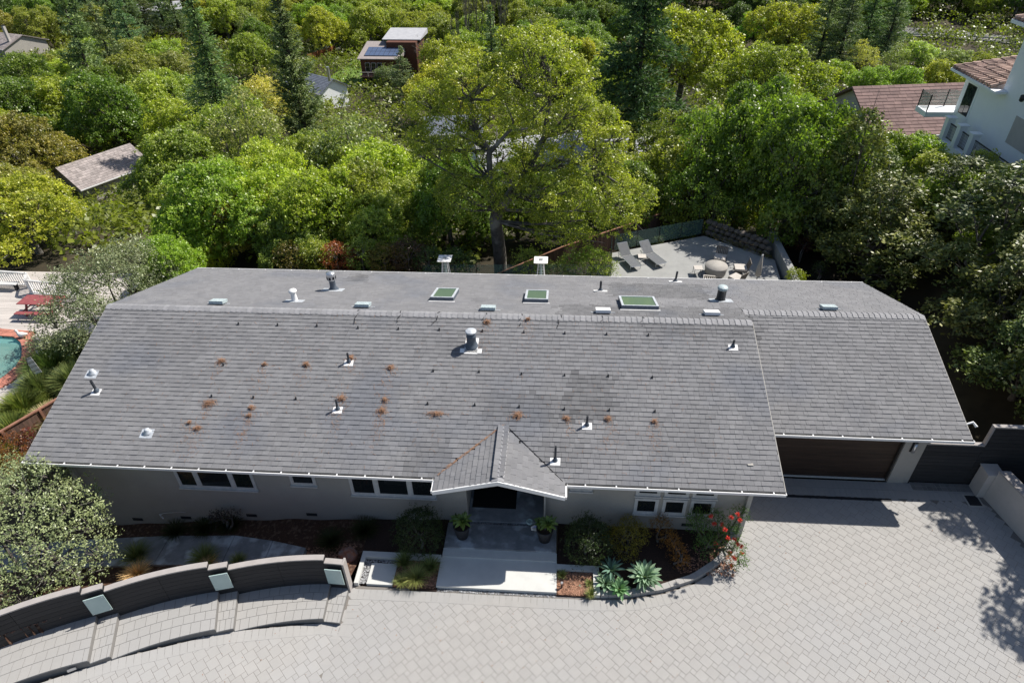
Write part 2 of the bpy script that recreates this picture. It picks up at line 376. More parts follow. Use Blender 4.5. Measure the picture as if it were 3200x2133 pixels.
for n, (dep, kind, x, y) in enumerate(items):
    k = rnd.randrange(5); dz = rnd.uniform(-.0015, .0015)
    if n < 300: 
        o = bpy.data.objects.new('paver', PME[kind, k]); COL.objects.link(o); o.parent = drive
        ez = np.array([.1 if x < 11.6 else 0, 0, 1.]); ez /= np.linalg.norm(ez); ex = np.array([vv[0], vv[1], 0]); ex[2] = -ex[0]*ez[0]/ez[2]; ex /= np.linalg.norm(ex); ey = np.cross(ez, ex)
        o.matrix_local = Matrix(((ex[0], ey[0], ez[0], x), (ex[1], ey[1], ez[1], y), (ex[2], ey[2], ez[2], float(zg(x))+dz), (0, 0, 0, 1)))
    else:
        src = PM[kind, k]; V = np.array(src.V); X = V[:, 0:1]*vv+V[:, 1:2]*nn
        Z = V[:, 2]+dz+zg(x+X[:, 0])
        rest.add(np.column_stack([X[:, 0]+x, X[:, 1]+y, Z]), src.F, src.A[0])
o = rest.build('paver_field', M['paver'], drive); tag(o, kind='stuff')

def strip_pavers(pts, wid, step, ztop, parent, m, off=0.0, name='paver', shade=(.2, .8), join=None, thick=.05):
    """bricks laid crosswise along a polyline; ztop(x,y)"""
    pts = [np.array(p, float) for p in pts]; seg = [np.linalg.norm(pts[i+1]-pts[i]) for i in range(len(pts)-1)]; L = sum(seg); n = max(1, round(L/step))
    def at(s):
        for i, l in enumerate(seg):
            if s <= l+1e-6 or i == len(seg)-1:
                d = (pts[i+1]-pts[i])/l; return pts[i]+d*s, d
            s -= l
    out = []
    for k in range(n):
        a, da = at(L*(k+.02)/n); b, db = at(L*(k+.98)/n)
        na = np.array([da[1], -da[0]]); nb = np.array([db[1], -db[0]])
        if (off < 0): na = -na; nb = -nb
        o_ = abs(off)
        q = [a+na*o_, b+nb*o_, b+nb*(o_+wid), a+na*(o_+wid)]
        mb = join or MB(); zt = [ztop(*p) for p in q]
        mb.prism(q if off >= 0 else q[::-1], [z-thick for z in (zt if off >= 0 else zt[::-1])], zt if off >= 0 else zt[::-1], rnd.uniform(*shade))
        if join is None: out.append(mb.build(name, m, parent))
    return out
drv = lambda x, y: float(zg(x))+.005
# border courses of the driveway
bord = [(11.7, -2.34), (14.4, -2.3), (18.45, -2.3), (19.7, -2.28), (20.8, -2.22), (21.9, -1.95), (23.0, -1.5), (23.9, -.85), (24.6, -.1), (25.0, .7)]
strip_pavers(bord, .37, .205, drv, drive, M['paver'])
strip_pavers([(11.66, -2.73), (11.72, -3.6)], .37, .2, drv, drive, M['paver'], off=-.0001)
strip_pavers([FR[0], FR[1], FR[2], FR[3], FR[4], FR[5], FR[6]][::-1]+[(12.05, -3.62)], .37, .205, drv, drive, M['paver'])
strip_pavers([(25.0, .75), (25.0, 2.3)], .32, .2, drv, drive, M['paver'])
# strip in front of the garage, beyond the trench drain
ap = MB()
xx = 25.05
while xx < 33.9:
    for r_ in range(2): ap.box(xx, 2.52+r_*.4, -.05, xx+.195, 2.91+r_*.4, .006, rnd.uniform(.1, .8))
    xx += .2
t = ap.build('apron_pavers', M['paver'], drive); tag(t, kind='stuff')
tr_ = thing('trench_drain', 'long narrow black slotted trench drain across the paving before the garage', 'drain', (28.5, 2.42, 0))
MB().box(25.3, 2.37, -.03, 30.8, 2.49, .008).build('channel', M['vent_black'], tr_)
gr = MB()
for k in range(110): gr.box(25.32+k*.05, 2.375, .008, 25.335+k*.05, 2.485, .014)
gr.build('grate', M['darkmetal'], tr_)
dr = thing('drain_cover', 'square pale-edged drain grate set in the shaded paving by the right wall', 'drain', (33.78, 2.57, 0))
fr = MB(); fr.box(33.5, 2.28, -.02, 34.05, 2.33, .02).box(33.5, 2.81, -.02, 34.05, 2.86, .02).box(33.5, 2.33, -.02, 33.55, 2.81, .02).box(34.0, 2.33, -.02, 34.05, 2.81, .02)
fr.build('frame', M['trim'], dr)
gb = MB(); gb.box(33.55, 2.33, -.02, 34.0, 2.81, .008)
for k in range(9): gb.box(33.56+k*.05, 2.34, .008, 33.58+k*.05, 2.8, .016)
gb.build('grate', M['darkmetal'], dr)

# ---- stepped paved strip along the dark wall
plat = thing('stepped_paved_terrace', 'stepped strip of grey pavers climbing left below the dark curved wall', 'terrace', (6, -4.4, 0.6))
PNT = ['lowest', 'long lower', 'second short', 'long middle', 'third short', 'long upper', '']
for i in range(7):
    z1 = LV[min(i, 6)]
    if i == 6: z1 = LV[5]
    n = max(3, int(round(math.dist(FR[i], FR[i+1])/.30)))
    top = MB(); body = MB()
    # solid body
    K = 8 if i % 2 else 2
    for k in range(K):
        a, b = bez(FR, 0, i, k/K, 1), bez(FR, 0, i, (k+1)/K, 1); c, d = bez(BK, 0, i, (k+1)/K, 1), bez(BK, 0, i, k/K, 1)
        body.prism([a, d, c, b], -1.0, z1-.012)
    body.build('step_body', M['paverd'], plat)
    rows = [0, .27, .5, .75, 1.0]
    for r_ in range(4):
        m_ = n if r_ else int(n*1.15)
        sh_ = 0 if r_ % 2 else .5
        for k in range(m_+1):
            gp = .006/max(.3, math.dist(FR[i], FR[i+1])); t0 = max(0, (k-sh_)/m_)+gp; t1 = min(1, (k+1-sh_)/m_)-gp
            if t1-t0 < .01: continue
            q = []
            for (t, u) in ((t0, rows[r_]+.006), (t0, rows[r_+1]-.003), (t1, rows[r_+1]-.003), (t1, rows[r_]+.006)):
                f = bez(FR, 0, i, t, 1); bk = bez(BK, 0, i, t, 1); u2 = u if u > .01 else -.015
                q.append(f+(bk-f)*u2)
            mb = MB(); mb.prism(q, z1-.05, z1, rnd.uniform(.1, .7))
            if i < 6: mb.build('paver', M['paver'], plat)
            else: mb.build('paver', M['paver'], plat)
# ---- dark curved wall with pale cap and frosted light panels
dw = thing('curved_garden_wall', 'long dark boarded garden wall curving up beside the driveway with pale stepped cap', 'wall', (6, -3.6, .6))
HT = [1.50, 1.67, 1.84, 2.0, 2.17, 2.34, 2.34]
TH = .17
for i in range(7):
    K = 10 if i % 2 else 2
    if i == 6: K = 6
    top = HT[i]; z0 = LV[min(i, 5)]-.1
    def pt(t, off):
        a = bez(BK, 0, i, t, 1); b = bez(BK, 0, i, min(1, t+.01), 1) if t < 1 else bez(BK, 0, i, t, 1); a0 = bez(BK, 0, i, max(0, t-.01), 1)
        d = b-a0; d /= np.linalg.norm(d); n = np.array([d[1], -d[0]])
        if n[1] < 0: n = -n
        return a+n*off
    def wallpiece(mb, t0, t1, o0, o1, za, zb, sh):
        kk = max(1, int(round(K*(t1-t0))))
        for k in range(kk):
            u0 = t0+(t1-t0)*k/kk; u1 = t0+(t1-t0)*(k+1)/kk
            a, b, c, d = pt(u0, o0), pt(u0, o1), pt(u1, o1), pt(u1, o0)
            mb.prism([a, b, c, d], za, zb, sh)
    core = MB(); wallpiece(core, 0, 1, .02, TH, -1.3, top-.05, .5); core.build('wall_core', M['felt'], dw)
    nb = 7; hh = (top-.05-z0-.02)/nb
    for c_ in range(nb):
        parts = 1 if i % 2 == 0 and i < 6 else 2
        for pz in range(parts):
            e0 = pz/parts; e1 = (pz+1)/parts
            sh_ = .5*((c_+pz) % 2)/parts*.3 if parts > 1 else 0
            mb = MB(); wallpiece(mb, e0+(.002 if pz else 0), e1-.001, 0, .03, z0+c_*hh+.006, z0+(c_+1)*hh-.004, rnd.uniform(.1, .9)); mb.build('board', M['wallboard'], dw)
    cp = MB(); wallpiece(cp, 0, 1, -.012, TH+.012, top-.05, top, .5); cp.build('wall_cap', M['cap'], dw)
e = MB(); e.prism([(11.60, -2.47), (11.66, -2.47), (11.66, -2.2), (11.60, -2.2)], 0, 1.5); e.build('end_post', M['cap'], dw)
for (i, nm) in ((0, 'right'), (2, 'middle'), (4, 'left')):
    a = np.array(BK[i]); b = np.array(BK[i+1]); c = (a+b)/2; d = (a-b)/np.linalg.norm(a-b); n = np.array([d[1], -d[0]])
    if n[1] > 0: n = -n
    zt = HT[i]-.17
    t = thing('wall_light_panel', {'right': 'small frosted glass light panel on the dark wall, nearest the front walk', 'middle': 'frosted glass light panel on the dark wall between the other two panels', 'left': 'frosted glass light panel on the dark wall farthest left, beside the leafy olive tree'}[nm], 'wall light', (c[0]+n[0]*.1, c[1]+n[1]*.1, zt-.4), 'frosted panels on the dark wall')
    cc = c+n*.12
    MB().obox((cc[0], cc[1], zt-.38), (d[0], d[1], 0), (n[0], n[1], 0), (0, 0, 1), .27, .012, .38).build('glass_pane', M['frost'], t)
    MB().obox((c[0]+n[0]*.05, c[1]+n[1]*.05, zt-.38), (d[0], d[1], 0), (n[0], n[1], 0), (0, 0, 1), .2, .05, .3).build('lamp_box', M['darkmetal'], t)
    for sx in (-1, 1):
        for sz in (-1, 1):
            k = cc+d*.22*sx
            MB().tube([(k[0]-n[0]*.02, k[1]-n[1]*.02, zt-.38+.33*sz), (k[0]+n[0]*.03, k[1]+n[1]*.03, zt-.38+.33*sz)], .015, 8).build('standoff', M['metal'], t)
# small step light in the riser
MB().obox((4.55, -5.88, .84), (.86, .5, 0), (.5, -.86, 0), (0, 0, 1), .11, .02, .035).build('step_light', M['metal'], plat)

# ---- planting beds in front of the house
def zhouse(x): return np.interp(x, [-6, 1.4, 8.3, 14.3, 18, 40], [-2.0, -1.2, -.37, -.02, 0, 0])
def wally(x): return np.interp(x, [p[0] for p in BK][::-1], [p[1] for p in BK][::-1])
def zbed(X, Y):
    zw = np.clip(.35+.13*(11.6-X), 0, 1.85); zh = zhouse(X); yw = wally(X)
    t = np.clip((Y-yw-.1)/1.7, 0, 1); t = t*t*(3-2*t)
    return zw*(1-t)+zh*t + .03*np.sin(X*3.1)*np.sin(Y*2.7)
bed1 = grid_sheet('mulch_bed', np.linspace(-9, 11.6, 120), np.linspace(-9.5, .62, 130), lambda X, Y: np.where(Y < wally(X)+.13, -1.5, zbed(X, Y)), M['mulch']); tag(bed1, kind='structure')
bed2 = grid_sheet('entry_planting_bed', np.linspace(11.6, 14.5, 14), np.linspace(-2.29, .62, 12), lambda X, Y: .05+.02*np.sin(X*5)*np.sin(Y*4)+(zhouse(X)), M['mulchdk']); tag(bed2, kind='structure')
bx = [18.44, 19.7, 20.8, 21.9, 23.0, 23.9, 24.55, 24.75]; by = [-2.2, -2.2, -2.12, -1.87, -1.42, -.77, -.03, .6]
mb = MB()
for i in range(len(bx)-1):
    mb.add([(bx[i], by[i], .05), (bx[i+1], by[i+1], .05), (bx[i+1], .62, .1), (bx[i], .62, .1)], [(0, 1, 2, 3)])
bed3 = mb.build('shrub_bed', M['mulchdk']); tag(bed3, kind='structure')
# shaded garden path
pm = MB()
pts = [(-3, -.95), (1, -.75), (4, -.7), (6.6, -.75), (8.2, -1.05), (9.6, -1.45)]
for i in range(len(pts)-1):
    (x0, y0), (x1, y1) = pts[i], pts[i+1]; w0 = .62
    za, zb_ = float(zbed(np.array(x0), np.array(y0+.1)))+.1, float(zbed(np.array(x1), np.array(y1+.1)))+.1
    pm.prism([(x0, y0-w0), (x1-.02, y1-w0), (x1-.02, y1+w0), (x0, y0+w0)], [za-.3, zb_-.3, zb_-.3, za-.3], [za, zb_, zb_, za])
o = pm.build('garden_path', M['concrete2']); tag(o, kind='structure')

# ---- entry walk: front slab, steps, porch floor, curbs
def slab(name, x0, y0, x1, y1, z0, z1, m, lab=None):
    o = MB().box(x0, y0, z0, x1, y1, z1).build(name, m, org=((x0+x1)/2, (y0+y1)/2, 0)); return tag(o, kind='structure')
slab('front_walk', 14.46, -2.16, 18.43, -1.05, -.1, .13, M['concrete'])
slab('entry_step', 14.5, -1.05, 18.42, -.72, -.1, .2, M['concrete'])
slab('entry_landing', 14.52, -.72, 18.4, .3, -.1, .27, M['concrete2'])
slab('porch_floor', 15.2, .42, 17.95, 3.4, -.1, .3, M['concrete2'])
gv = MB()
def pebbles(x0, x1, y0, y1, n, z, r0=.018, r1=.035, mb=None):
    mb = mb or gv
    for _ in range(n):
        x = rnd.uniform(x0, x1); y = rnd.uniform(y0, y1); r = rnd.uniform(r0, r1); a = rnd.uniform(0, 3.1); h = r*.7
        v = []
        for k in range(5):
            t = a+k*1.2566; rr = r*rnd.uniform(.8, 1.15); v.append((x+rr*math.cos(t), y+rr*math.sin(t)*.8, z+h*.35))
        mb.add(v+[(x, y, z+h)], [(0, 1, 5), (1, 2, 5), (2, 3, 5), (3, 4, 5), (4, 0, 5)], rnd.random())
pebbles(14.46, 18.43, -2.27, -2.14, 520, .0)
pebbles(11.85, 12.1, -2.15, -1.25, 260, .04); pebbles(12.1, 13.2, -1.36, -1.22, 120, .04)
pebbles(15.2, 17.95, .3, .42, 420, .2)
o = gv.build('river_pebbles', M['gravel']); tag(o, kind='stuff')
curb = thing('concrete_edging', 'pale concrete edging wall around the small square bark bed', 'edging', (19, -1.2, 0))
MB().box(18.43, -1.32, 0, 19.84, -1.12, .17).build('edging_run', M['concrete'], curb)
MB().box(19.64, -2.2, 0, 19.84, -1.322, .17).build('edging_return', M['concrete'], curb)
curb2 = thing('concrete_edging', 'pale concrete edging wall left of the front walk behind the clumped grasses', 'edging', (13, -1.1, 0))
MB().box(11.72, -1.2, 0, 14.46, -.98, .17).build('edging_run', M['concrete'], curb2)
MB().box(11.72, -2.22, 0, 11.86, -1.202, .17).build('edging_return', M['concrete'], curb2)
slab('stepping_slab', 12.12, -2.18, 13.0, -1.38, -.05, .09, M['concrete'])
o = MB().box(18.43, -2.2, 0, 19.64, -1.32, .06).build('bark_bed', M['mulch']); tag(o, kind='structure')
o = MB().box(13.0, -2.22, 0, 14.46, -1.2, .06).build('grass_bed', M['mulch']); tag(o, kind='structure')
# curved paver curb of the shrub bed
pc = thing('curved_paver_curb', 'low curved curb of grey pavers round the agave and bottlebrush bed', 'curb', (22, -1.9, 0))
cp_ = [(19.86, -2.2)]+list(zip(bx[2:], by[2:]))
strip_pavers(cp_, .2, .26, lambda x, y: .16, pc, M['paver'], off=-.0001, name='curb_paver', thick=.2)

# bark chips scattered on beds
ch = MB()
def chips(x0, x1, y0, y1, n, zf):
    for _ in range(n):
        x = rnd.uniform(x0, x1); y = rnd.uniform(y0, y1); z = zf(x, y)+rnd.uniform(.005, .03); a = rnd.uniform(0, 6.28); l = rnd.uniform(.02, .05); w = l*.35
        u = np.array([math.cos(a), math.sin(a), rnd.uniform(-.4, .4)])*l; v = np.array([-math.sin(a), math.cos(a), rnd.uniform(-.3, .3)])*w; p = np.array([x, y, z])
        ch.add([p-u-v, p+u-v, p+u+v, p-u+v], [(0, 1, 2, 3)], rnd.random())
chips(18.45, 19.62, -2.18, -1.34, 1500, lambda x, y: .06); chips(13.0, 14.44, -2.2, -1.22, 1300, lambda x, y: .06)
for _ in range(7000):
    x = rnd.uniform(-1, 11.3); y = float(wally(x))+rnd.uniform(.15, 2.0)
    z = float(zbed(np.array(x), np.array(y))); a = rnd.uniform(0, 6.28); l = rnd.uniform(.02, .06); p = np.array([x, y, z+.02])
    u = np.array([math.cos(a), math.sin(a), rnd.uniform(-.4, .4)])*l; v = np.array([-math.sin(a), math.cos(a), rnd.uniform(-.3, .3)])*l*.35
    ch.add([p-u-v, p+u-v, p+u+v, p-u+v], [(0, 1, 2, 3)], rnd.random())
chips(22.5, 24.4, -1.2, .4, 700, lambda x, y: .06)
o = ch.build('bark_chips', M['chip']); tag(o, kind='stuff')
# ================================================================ THE HOUSE
LM, LG, DG, DP = 25.63, 32.65, 2.71, 13.0
SF, SB, EZ = 0.3177, 0.3182, 3.0
YR = SB*DP/(SF+SB); YG = (SB*DP+SF*DG)/(SF+SB)
def zf(y): return EZ+SF*y
def zfg(y): return EZ+SF*(y-DG)
def zb(y): return EZ+SB*(DP-y)
house = thing('ranch_house', 'long grey shingle roofed single storey house with a garage at its right end', 'house', (16, 6, 0))
HW = M['stucco']
# walls
wl_ = MB()
def wallbox(x0, y0, x1, y1, z0=-1.6, z1=3.0): wl_.box(x0, y0, z0, x1, y1, z1)
wl_.box(1.0, .6, -2.2, 15.2, .78, 3.0)      # front wall left of porch
wl_.box(17.95, .6, -1.6, 24.75, .78, 3.0)
wl_.box(15.0, .79, -1.6, 15.19, 3.4, 3.1)      # porch sides
wl_.box(17.96, .79, -1.6, 18.15, 3.4, 3.1)
wl_.box(15.0, 3.41, -1.6, 18.15, 3.6, 3.3)
wl_.box(24.57, .79, -1.6, 24.75, 3.8, 3.3)
wl_.box(1.0, .79, -2.2, 1.18, 12.3, 3.1)
wl_.box(1.0, 12.31, -2.2, 31.75, 12.5, 3.05)
wl_.box(31.57, 3.35, -1.6, 31.75, 12.3, 3.05)
wl_.box(30.96, 3.3, -1.6, 31.56, 3.42, 3.05)     # garage pier
wl_.box(24.76, 3.45, -1.6, 26.0, 3.6, 3.05)
wl_.box(26.0, 3.45, 2.45, 30.95, 3.6, 3.05)
walls = wl_.build('wall', HW, house)
# gable ends closed
ge = MB()
for x in (1.0, 31.57):
    yr_ = YR if x < 2 else YG; zr = zf(YR) if x < 2 else zb(YG)
    y0 = .62 if x < 2 else 3.36
    z0 = 3.0
    ge.add([(x, y0, z0), (x, 12.4, z0), (x, 12.4, zb(12.4)-.14), (x, yr_, zr-.16), (x, y0, (zf(y0) if x < 2 else zfg(y0))-.14),
            (x+.17, y0, z0), (x+.17, 12.4, z0), (x+.17, 12.4, zb(12.4)-.14), (x+.17, yr_, zr-.16), (x+.17, y0, (zf(y0) if x < 2 else zfg(y0))-.14)],
           [(0, 1, 2, 3, 4), (9, 8, 7, 6, 5), (0, 5, 6, 1), (1, 6, 7, 2), (2, 7, 8, 3), (3, 8, 9, 4), (4, 9, 5, 0)])
ge.build('gable_end', HW, house)
MB().box(24.752, .47, -.2, 24.9, .66, 2.95).build('corner_board', M['trim'], house); MB().box(.86, .47, -2.2, 1.02, .66, 2.95).build('corner_board', M['trim'], house)
MB().box(17.93, .4, .27, 17.99, .6, 2.9).build('porch_post', M['trim'], house)
# garage door of horizontal boards
gd = bpy.data.objects.new('garage_door', None)
def emp(name, parent, loc):
    o = bpy.data.objects.new(name, None); COL.objects.link(o); o.parent = parent; o.location = (np.array(loc, float)-WORG[parent.name]).tolist(); WORG[o.name] = np.array(loc, float); return o
bpy.data.objects.remove(gd)
gd = MB().box(26.0, 3.5, 0, 30.95, 3.54, 2.45).build('garage_door', M['felt'], house, org=(28.5, 3.5, 0))
for k in range(13):
    MB().box(26.02, 3.462, .02+k*.187, 30.93, 3.497, .02+k*.187+.181, rnd.uniform(.1, .9)).build('board', M['garage'], gd)
MB().box(26.0, 3.40, 0, 30.94, 3.448, .06).build('threshold', M['concrete'], gd)
MB().box(30.9, 3.36, .06, 30.955, 3.448, 2.45).build('door_jamb', M['barkdk'], gd); MB().box(25.99, 3.36, .06, 26.04, 3.448, 2.45).build('door_jamb', M['barkdk'], gd)
# wall lamp on the pier
wlmp = MB().tube([(31.28, 3.2, 1.75), (31.28, 3.2, 2.2)], .055, 12).build('wall_lamp', M['metal'], house, smooth=True, org=(31.28, 3.25, 2))
MB().box(31.2, 3.26, 1.72, 31.36, 3.298, 2.24).build('back_plate', M['darkmetal'], wlmp)
# windows
def window(x0, x1, z0, z1, divs=(), yw=.6, nm='window'):
    w = MB(); f = .07; y0, y1 = yw-.035, yw+.03
    w.box(x0-f, y0, z0-f, x1+f, y1, z0).box(x0-f, y0, z1, x1+f, y1, z1+f).box(x0-f, y0, z0, x0, y1, z1).box(x1, y0, z0, x1+f, y1, z1)
    for d in divs: w.box(d-.055, y0, z0, d+.055, y1, z1)
    w.box(x0-f-.03, yw-.09, z0-f-.05, x1+f+.03, y1, z0-f-.002)
    o = w.build(nm, M['greywhite'], house, org=((x0+x1)/2, yw, z0))
    ed = [x0]+[v for d in divs for v in (d-.055, d+.055)]+[x1]
    for i in range(0, len(ed), 2):
        MB().box(ed[i]+.002, yw-.012, z0+.002, ed[i+1]-.002, yw-.004, z1-.002).build('pane', M['winglass'], o)
        s = MB(); a, b = ed[i]+.002, ed[i+1]-.002
        s.box(a, yw-.024, z0+.002, b, yw-.013, z0+.05).box(a, yw-.024, z1-.05, b, yw-.013, z1-.002).box(a, yw-.024, z0+.051, a+.04, yw-.013, z1-.051).box(b-.04, yw-.024, z0+.051, b, yw-.013, z1-.051)
        s.build('sash', M['greywhite'], o)
    return o
window(4.8, 7.55, 1.3, 2.6, (5.5, 6.78)); window(9.02, 9.8, 1.68, 2.6)
window(11.15, 14.05, 1.3, 2.6, (12.02, 13.22))
for a in (21.12, 22.08, 23.02): window(a, a+.68, .97, 1.62); window(a, a+.68, 1.92, 2.6)
window(18.88, 19.5, 2.02, 2.6)
# crawl vents, hose bib
for x in (2.35, 4.35, 7.0, 9.35, 23.0):
    zz = float(zhouse(x))+.22 if x < 20 else .3
    v = MB().box(x-.2, .585, zz, x+.2, .599, zz+.14).build('crawl_vent', M['vent_black'], house, org=(x, .6, zz))
hp = MB().tube([(3.5, .5, -.55), (3.42, .52, -.35), (3.6, .54, -.28), (4.25, .56, -.18), (4.45, .57, -.22)], [.03, .03, .012, .01, .01], 6).build('conduit', M['greywhite'], house)
# porch inside
MB().box(15.7, 3.3, .3, 16.65, 3.4, 2.5).build('front_door', M['darkmetal'], house)
MB().box(16.75, 3.34, .4, 17.6, 3.4, 2.5).build('side_light', M['winglass'], house)
mt = MB().box(15.3, 1.0, .302, 16.9, 2.1, .322).build('door_mat', M['mat']); tag(mt, 'large black door mat lying in the shaded porch', 'door mat')

# ---- roof deck
rf = MB()
t = .12
def slabq(p):  # p: 4 points ccw from above, thickness down
    rf.hexa([(a, b, c-t) for a, b, c in p]+p)
e = .012
slabq([(0, 0, zf(0)-e), (LM, 0, zf(0)-e), (LM, YR, zf(YR)-e), (0, YR, zf(YR)-e)])
slabq([(0, YR, zf(YR)-e), (LM, YR, zf(YR)-e), (LM, DP, zb(DP)-e), (0, DP, zb(DP)-e)])
slabq([(LM+.002, DG, zfg(DG)-e), (LG, DG, zfg(DG)-e), (LG, YG, zb(YG)-e), (LM+.002, YG, zb(YG)-e)])
slabq([(LM+.002, YG, zb(YG)-e), (LG, YG, zb(YG)-e), (LG, DP, zb(DP)-e), (LM+.002, DP, zb(DP)-e)])
# soffits and step wall between the two roof levels
rf.hexa([(LM-.15, .02, 2.86), (LM-.03, .02, 2.86), (LM-.03, YR, 2.86), (LM-.15, YR, 2.86), (LM-.15, .02, zf(0.02)-.13), (LM-.03, .02, zf(.02)-.13), (LM-.03, YR, zf(YR)-.13), (LM-.15, YR, zf(YR)-.13)])
GX, GZ, GY = 16.47, 3.61, -.62; GS = .61/2.12
yv = (GZ-EZ)/SF
rf.hexa([(14.35, GY, 3-t-e), (GX, GY, GZ-t-e), (GX, yv+.15, GZ-t-e), (14.35, .1, 3-t-e), (14.35, GY, 3-e), (GX, GY, GZ-e), (GX, yv+.15, GZ-e), (14.35, .1, 3-e)])
rf.hexa([(GX+.001, GY, GZ-t-e), (18.59, GY, 3-t-e), (18.59, .1, 3-t-e), (GX+.001, yv+.15, GZ-t-e), (GX+.001, GY, GZ-e), (18.59, GY, 3-e), (18.59, .1, 3-e), (GX+.001, yv+.15, GZ-e)])
roof = rf.build('roof', M['felt'], house)
# fascias
fa = MB()
fa.add([(14.33, GY-.04, 2.87), (GX, GY-.04, 3.45), (18.61, GY-.04, 2.87), (18.61, GY-.04, 3.02), (GX, GY-.04, GZ+.02), (14.33, GY-.04, 3.02),
        (14.33, GY, 2.87), (GX, GY, 3.45), (18.61, GY, 2.87), (18.61, GY, 3.02), (GX, GY, GZ+.02), (14.33, GY, 3.02)],
       [(0, 1, 4, 5), (1, 2, 3, 4), (11, 10, 7, 6), (10, 9, 8, 7), (5, 4, 10, 11), (4, 3, 9, 10), (0, 6, 7, 1), (1, 7, 8, 2), (0, 5, 11, 6), (2, 8, 9, 3)])
fa.build('gable_fascia', M['white'], house)
tr2 = MB()
tr2.box(0, -.02, 2.82, 14.3, .0, 2.985).box(18.66, -.02, 2.82, LM, .0, 2.985).box(LM+.003, DG-.02, 2.82, LG, DG, 2.985).box(0, DP, 2.82, LG, DP+.02, 2.985)
for x in (-.025, LM+.0): 
    for (ya, za, yb, zb_) in ((0, zf(0), YR, zf(YR)), (YR, zf(YR), DP, zb(DP))):
        if x > 1 and ya > 1: continue
        tr2.hexa([(x, ya, za-.18), (x+.022, ya, za-.18), (x+.022, yb, zb_-.18), (x, yb, zb_-.18), (x, ya, za-.005), (x+.022, ya, za-.005), (x+.022, yb, zb_-.005), (x, yb, zb_-.005)])
for (ya, za, yb, zb_) in ((DG, 3, YG, zb(YG)), (YG, zb(YG), DP, zb(DP))):
    x = LG+.001; tr2.hexa([(x, ya, za-.18), (x+.022, ya, za-.18), (x+.022, yb, zb_-.18), (x, yb, zb_-.18), (x, ya, za-.005), (x+.022, ya, za-.005), (x+.022, yb, zb_-.005), (x, yb, zb_-.005)])
tr2.build('fascia', M['trim'], house)
# soffit
sf_ = MB(); sf_.box(.02, .0, 2.80, 14.9, .6, 2.83).box(18.2, .0, 2.80, LM-.03, .6, 2.83).box(LM, DG, 2.8, LG-.03, 3.29, 2.83).build('soffit', M['trim'], house)

# ---- gutters: open troughs with straps
def gutter(x0, x1, y, z, side=-1, step=.93):
    m = MB(); w = .125; yo = y+side*w
    a, b = sorted((y+side*.022, yo))
    m.box(x0, a, z-.1, x1, b, z-.09)
    lo, hi = sorted((yo, yo-side*.016)); m.box(x0, lo, z-.089, x1, hi, z+.012)
    lo, hi = sorted((yo+side*.001, yo+side*.014)); m.box(x0, lo, z-.012, x1, hi, z+.016)
    m.box(x0, a, z-.089, x0+.012, b, z+.01); m.box(x1-.012, a, z-.089, x1, b, z+.01)
    o = m.build('gutter', M['white'], house, org=((x0+x1)/2, y, z))
    lo, hi = sorted((y+side*.024, yo-side*.018))
    MB().box(x0+.013, lo, z-.088, x1-.013, hi, z-.05).build('gutter_trough_bed', M['felt'], o)  # near-black layer along the trough floor
    n = int((x1-x0)/step)
    for k in range(n):
        xx = x0+(k+.6)*(x1-x0)/n
        lo, hi = sorted((y+side*.0, yo)); MB().box(xx-.02, lo, z+.004, xx+.02, hi, z+.02).build('strap', M['white'], o)
gutter(-.02, 14.27, 0, 2.975); gutter(18.67, LM+.02, 0, 2.975); gutter(LM+.03, LG+.04, DG, 2.975); gutter(0, LG, DP, 2.975, 1, 1.35)
for x, sd in ((14.27, 0), (18.62, 0)):
    MB().box(x, GY+.02, 2.87, x+.055, -.13, 2.98).build('return_gutter', M['white'], house)

# ---- shingles
EXP = .184
def shingle_mb(w, th, a, L=.215):
    mb = MB(); mb.add([(0.003, 0, 0), (w-.003, 0, 0), (w-.003, 0, th), (.003, 0, th), (.003, L, .003), (w-.003, L, .003), (w-.003, L, 0), (.003, L, 0)],
                      [(0, 1, 2, 3), (3, 2, 5, 4), (0, 3, 4, 7), (1, 6, 5, 2)], a); return mb
WQ = [.15, .19, .23, .27, .31, .35]
SH = {(i, j, k): shingle_mb(WQ[i], (.021, .029)[j], (.15, .38, .6, .85)[k]) for i in range(6) for j in range(2) for k in range(4)}
SHM = {}
cand = []   # (priority, basis origin, ex, ey, ez, key or custom, width)
def lay(o, ex, ey, length, slope_len, clip=None, e=EXP, ztop=0.0):
    o = np.array(o, float); ex = np.array(ex, float); ey = np.array(ey, float); ez = np.cross(ex, ey)
    n = int(math.ceil(slope_len/e))
    for r_ in range(n):
        s = r_*e; x = -rnd.uniform(0, .25); j = rnd.randrange(2)
        row = rnd.uniform(-.08, .08)
        while x < length:
            i = rnd.randrange(6); w = WQ[i]; j = 1-j if rnd.random() < .8 else j
            a, b = max(x, 0), min(x+w, length)
            if b-a > .03:
                p = o+ex*a+ey*s
                if clip is None or clip(o+ex*(a+b)/2+ey*(s+e/2)):
                    k = rnd.randrange(4); whole = abs((b-a)-w) < 1e-6
                    dep = (p-CAM)@FW
                    cand.append((dep if whole else 99, p, ex, ey, ez, i, j, k, b-a, min(.215, slope_len-s)))
            x += w
cf = 1/math.sqrt(1+SF*SF); cb = 1/math.sqrt(1+SB*SB); cg = 1/math.sqrt(1+GS*GS)
def outside_gable(p):
    x, y, z = p; gz = GZ-GS*abs(x-GX)
    return not (14.4 < x < 18.54 and gz > z+.02)
lay((0, -.03, zf(-.03)), (1, 0, 0), (0, cf, SF*cf), LM, (YR+.03)/cf, outside_gable)
lay((LM+.03, DG-.03, zfg(DG-.03)), (1, 0, 0), (0, cf, SF*cf), LG-LM-.03, (YG-DG+.03)/cf)
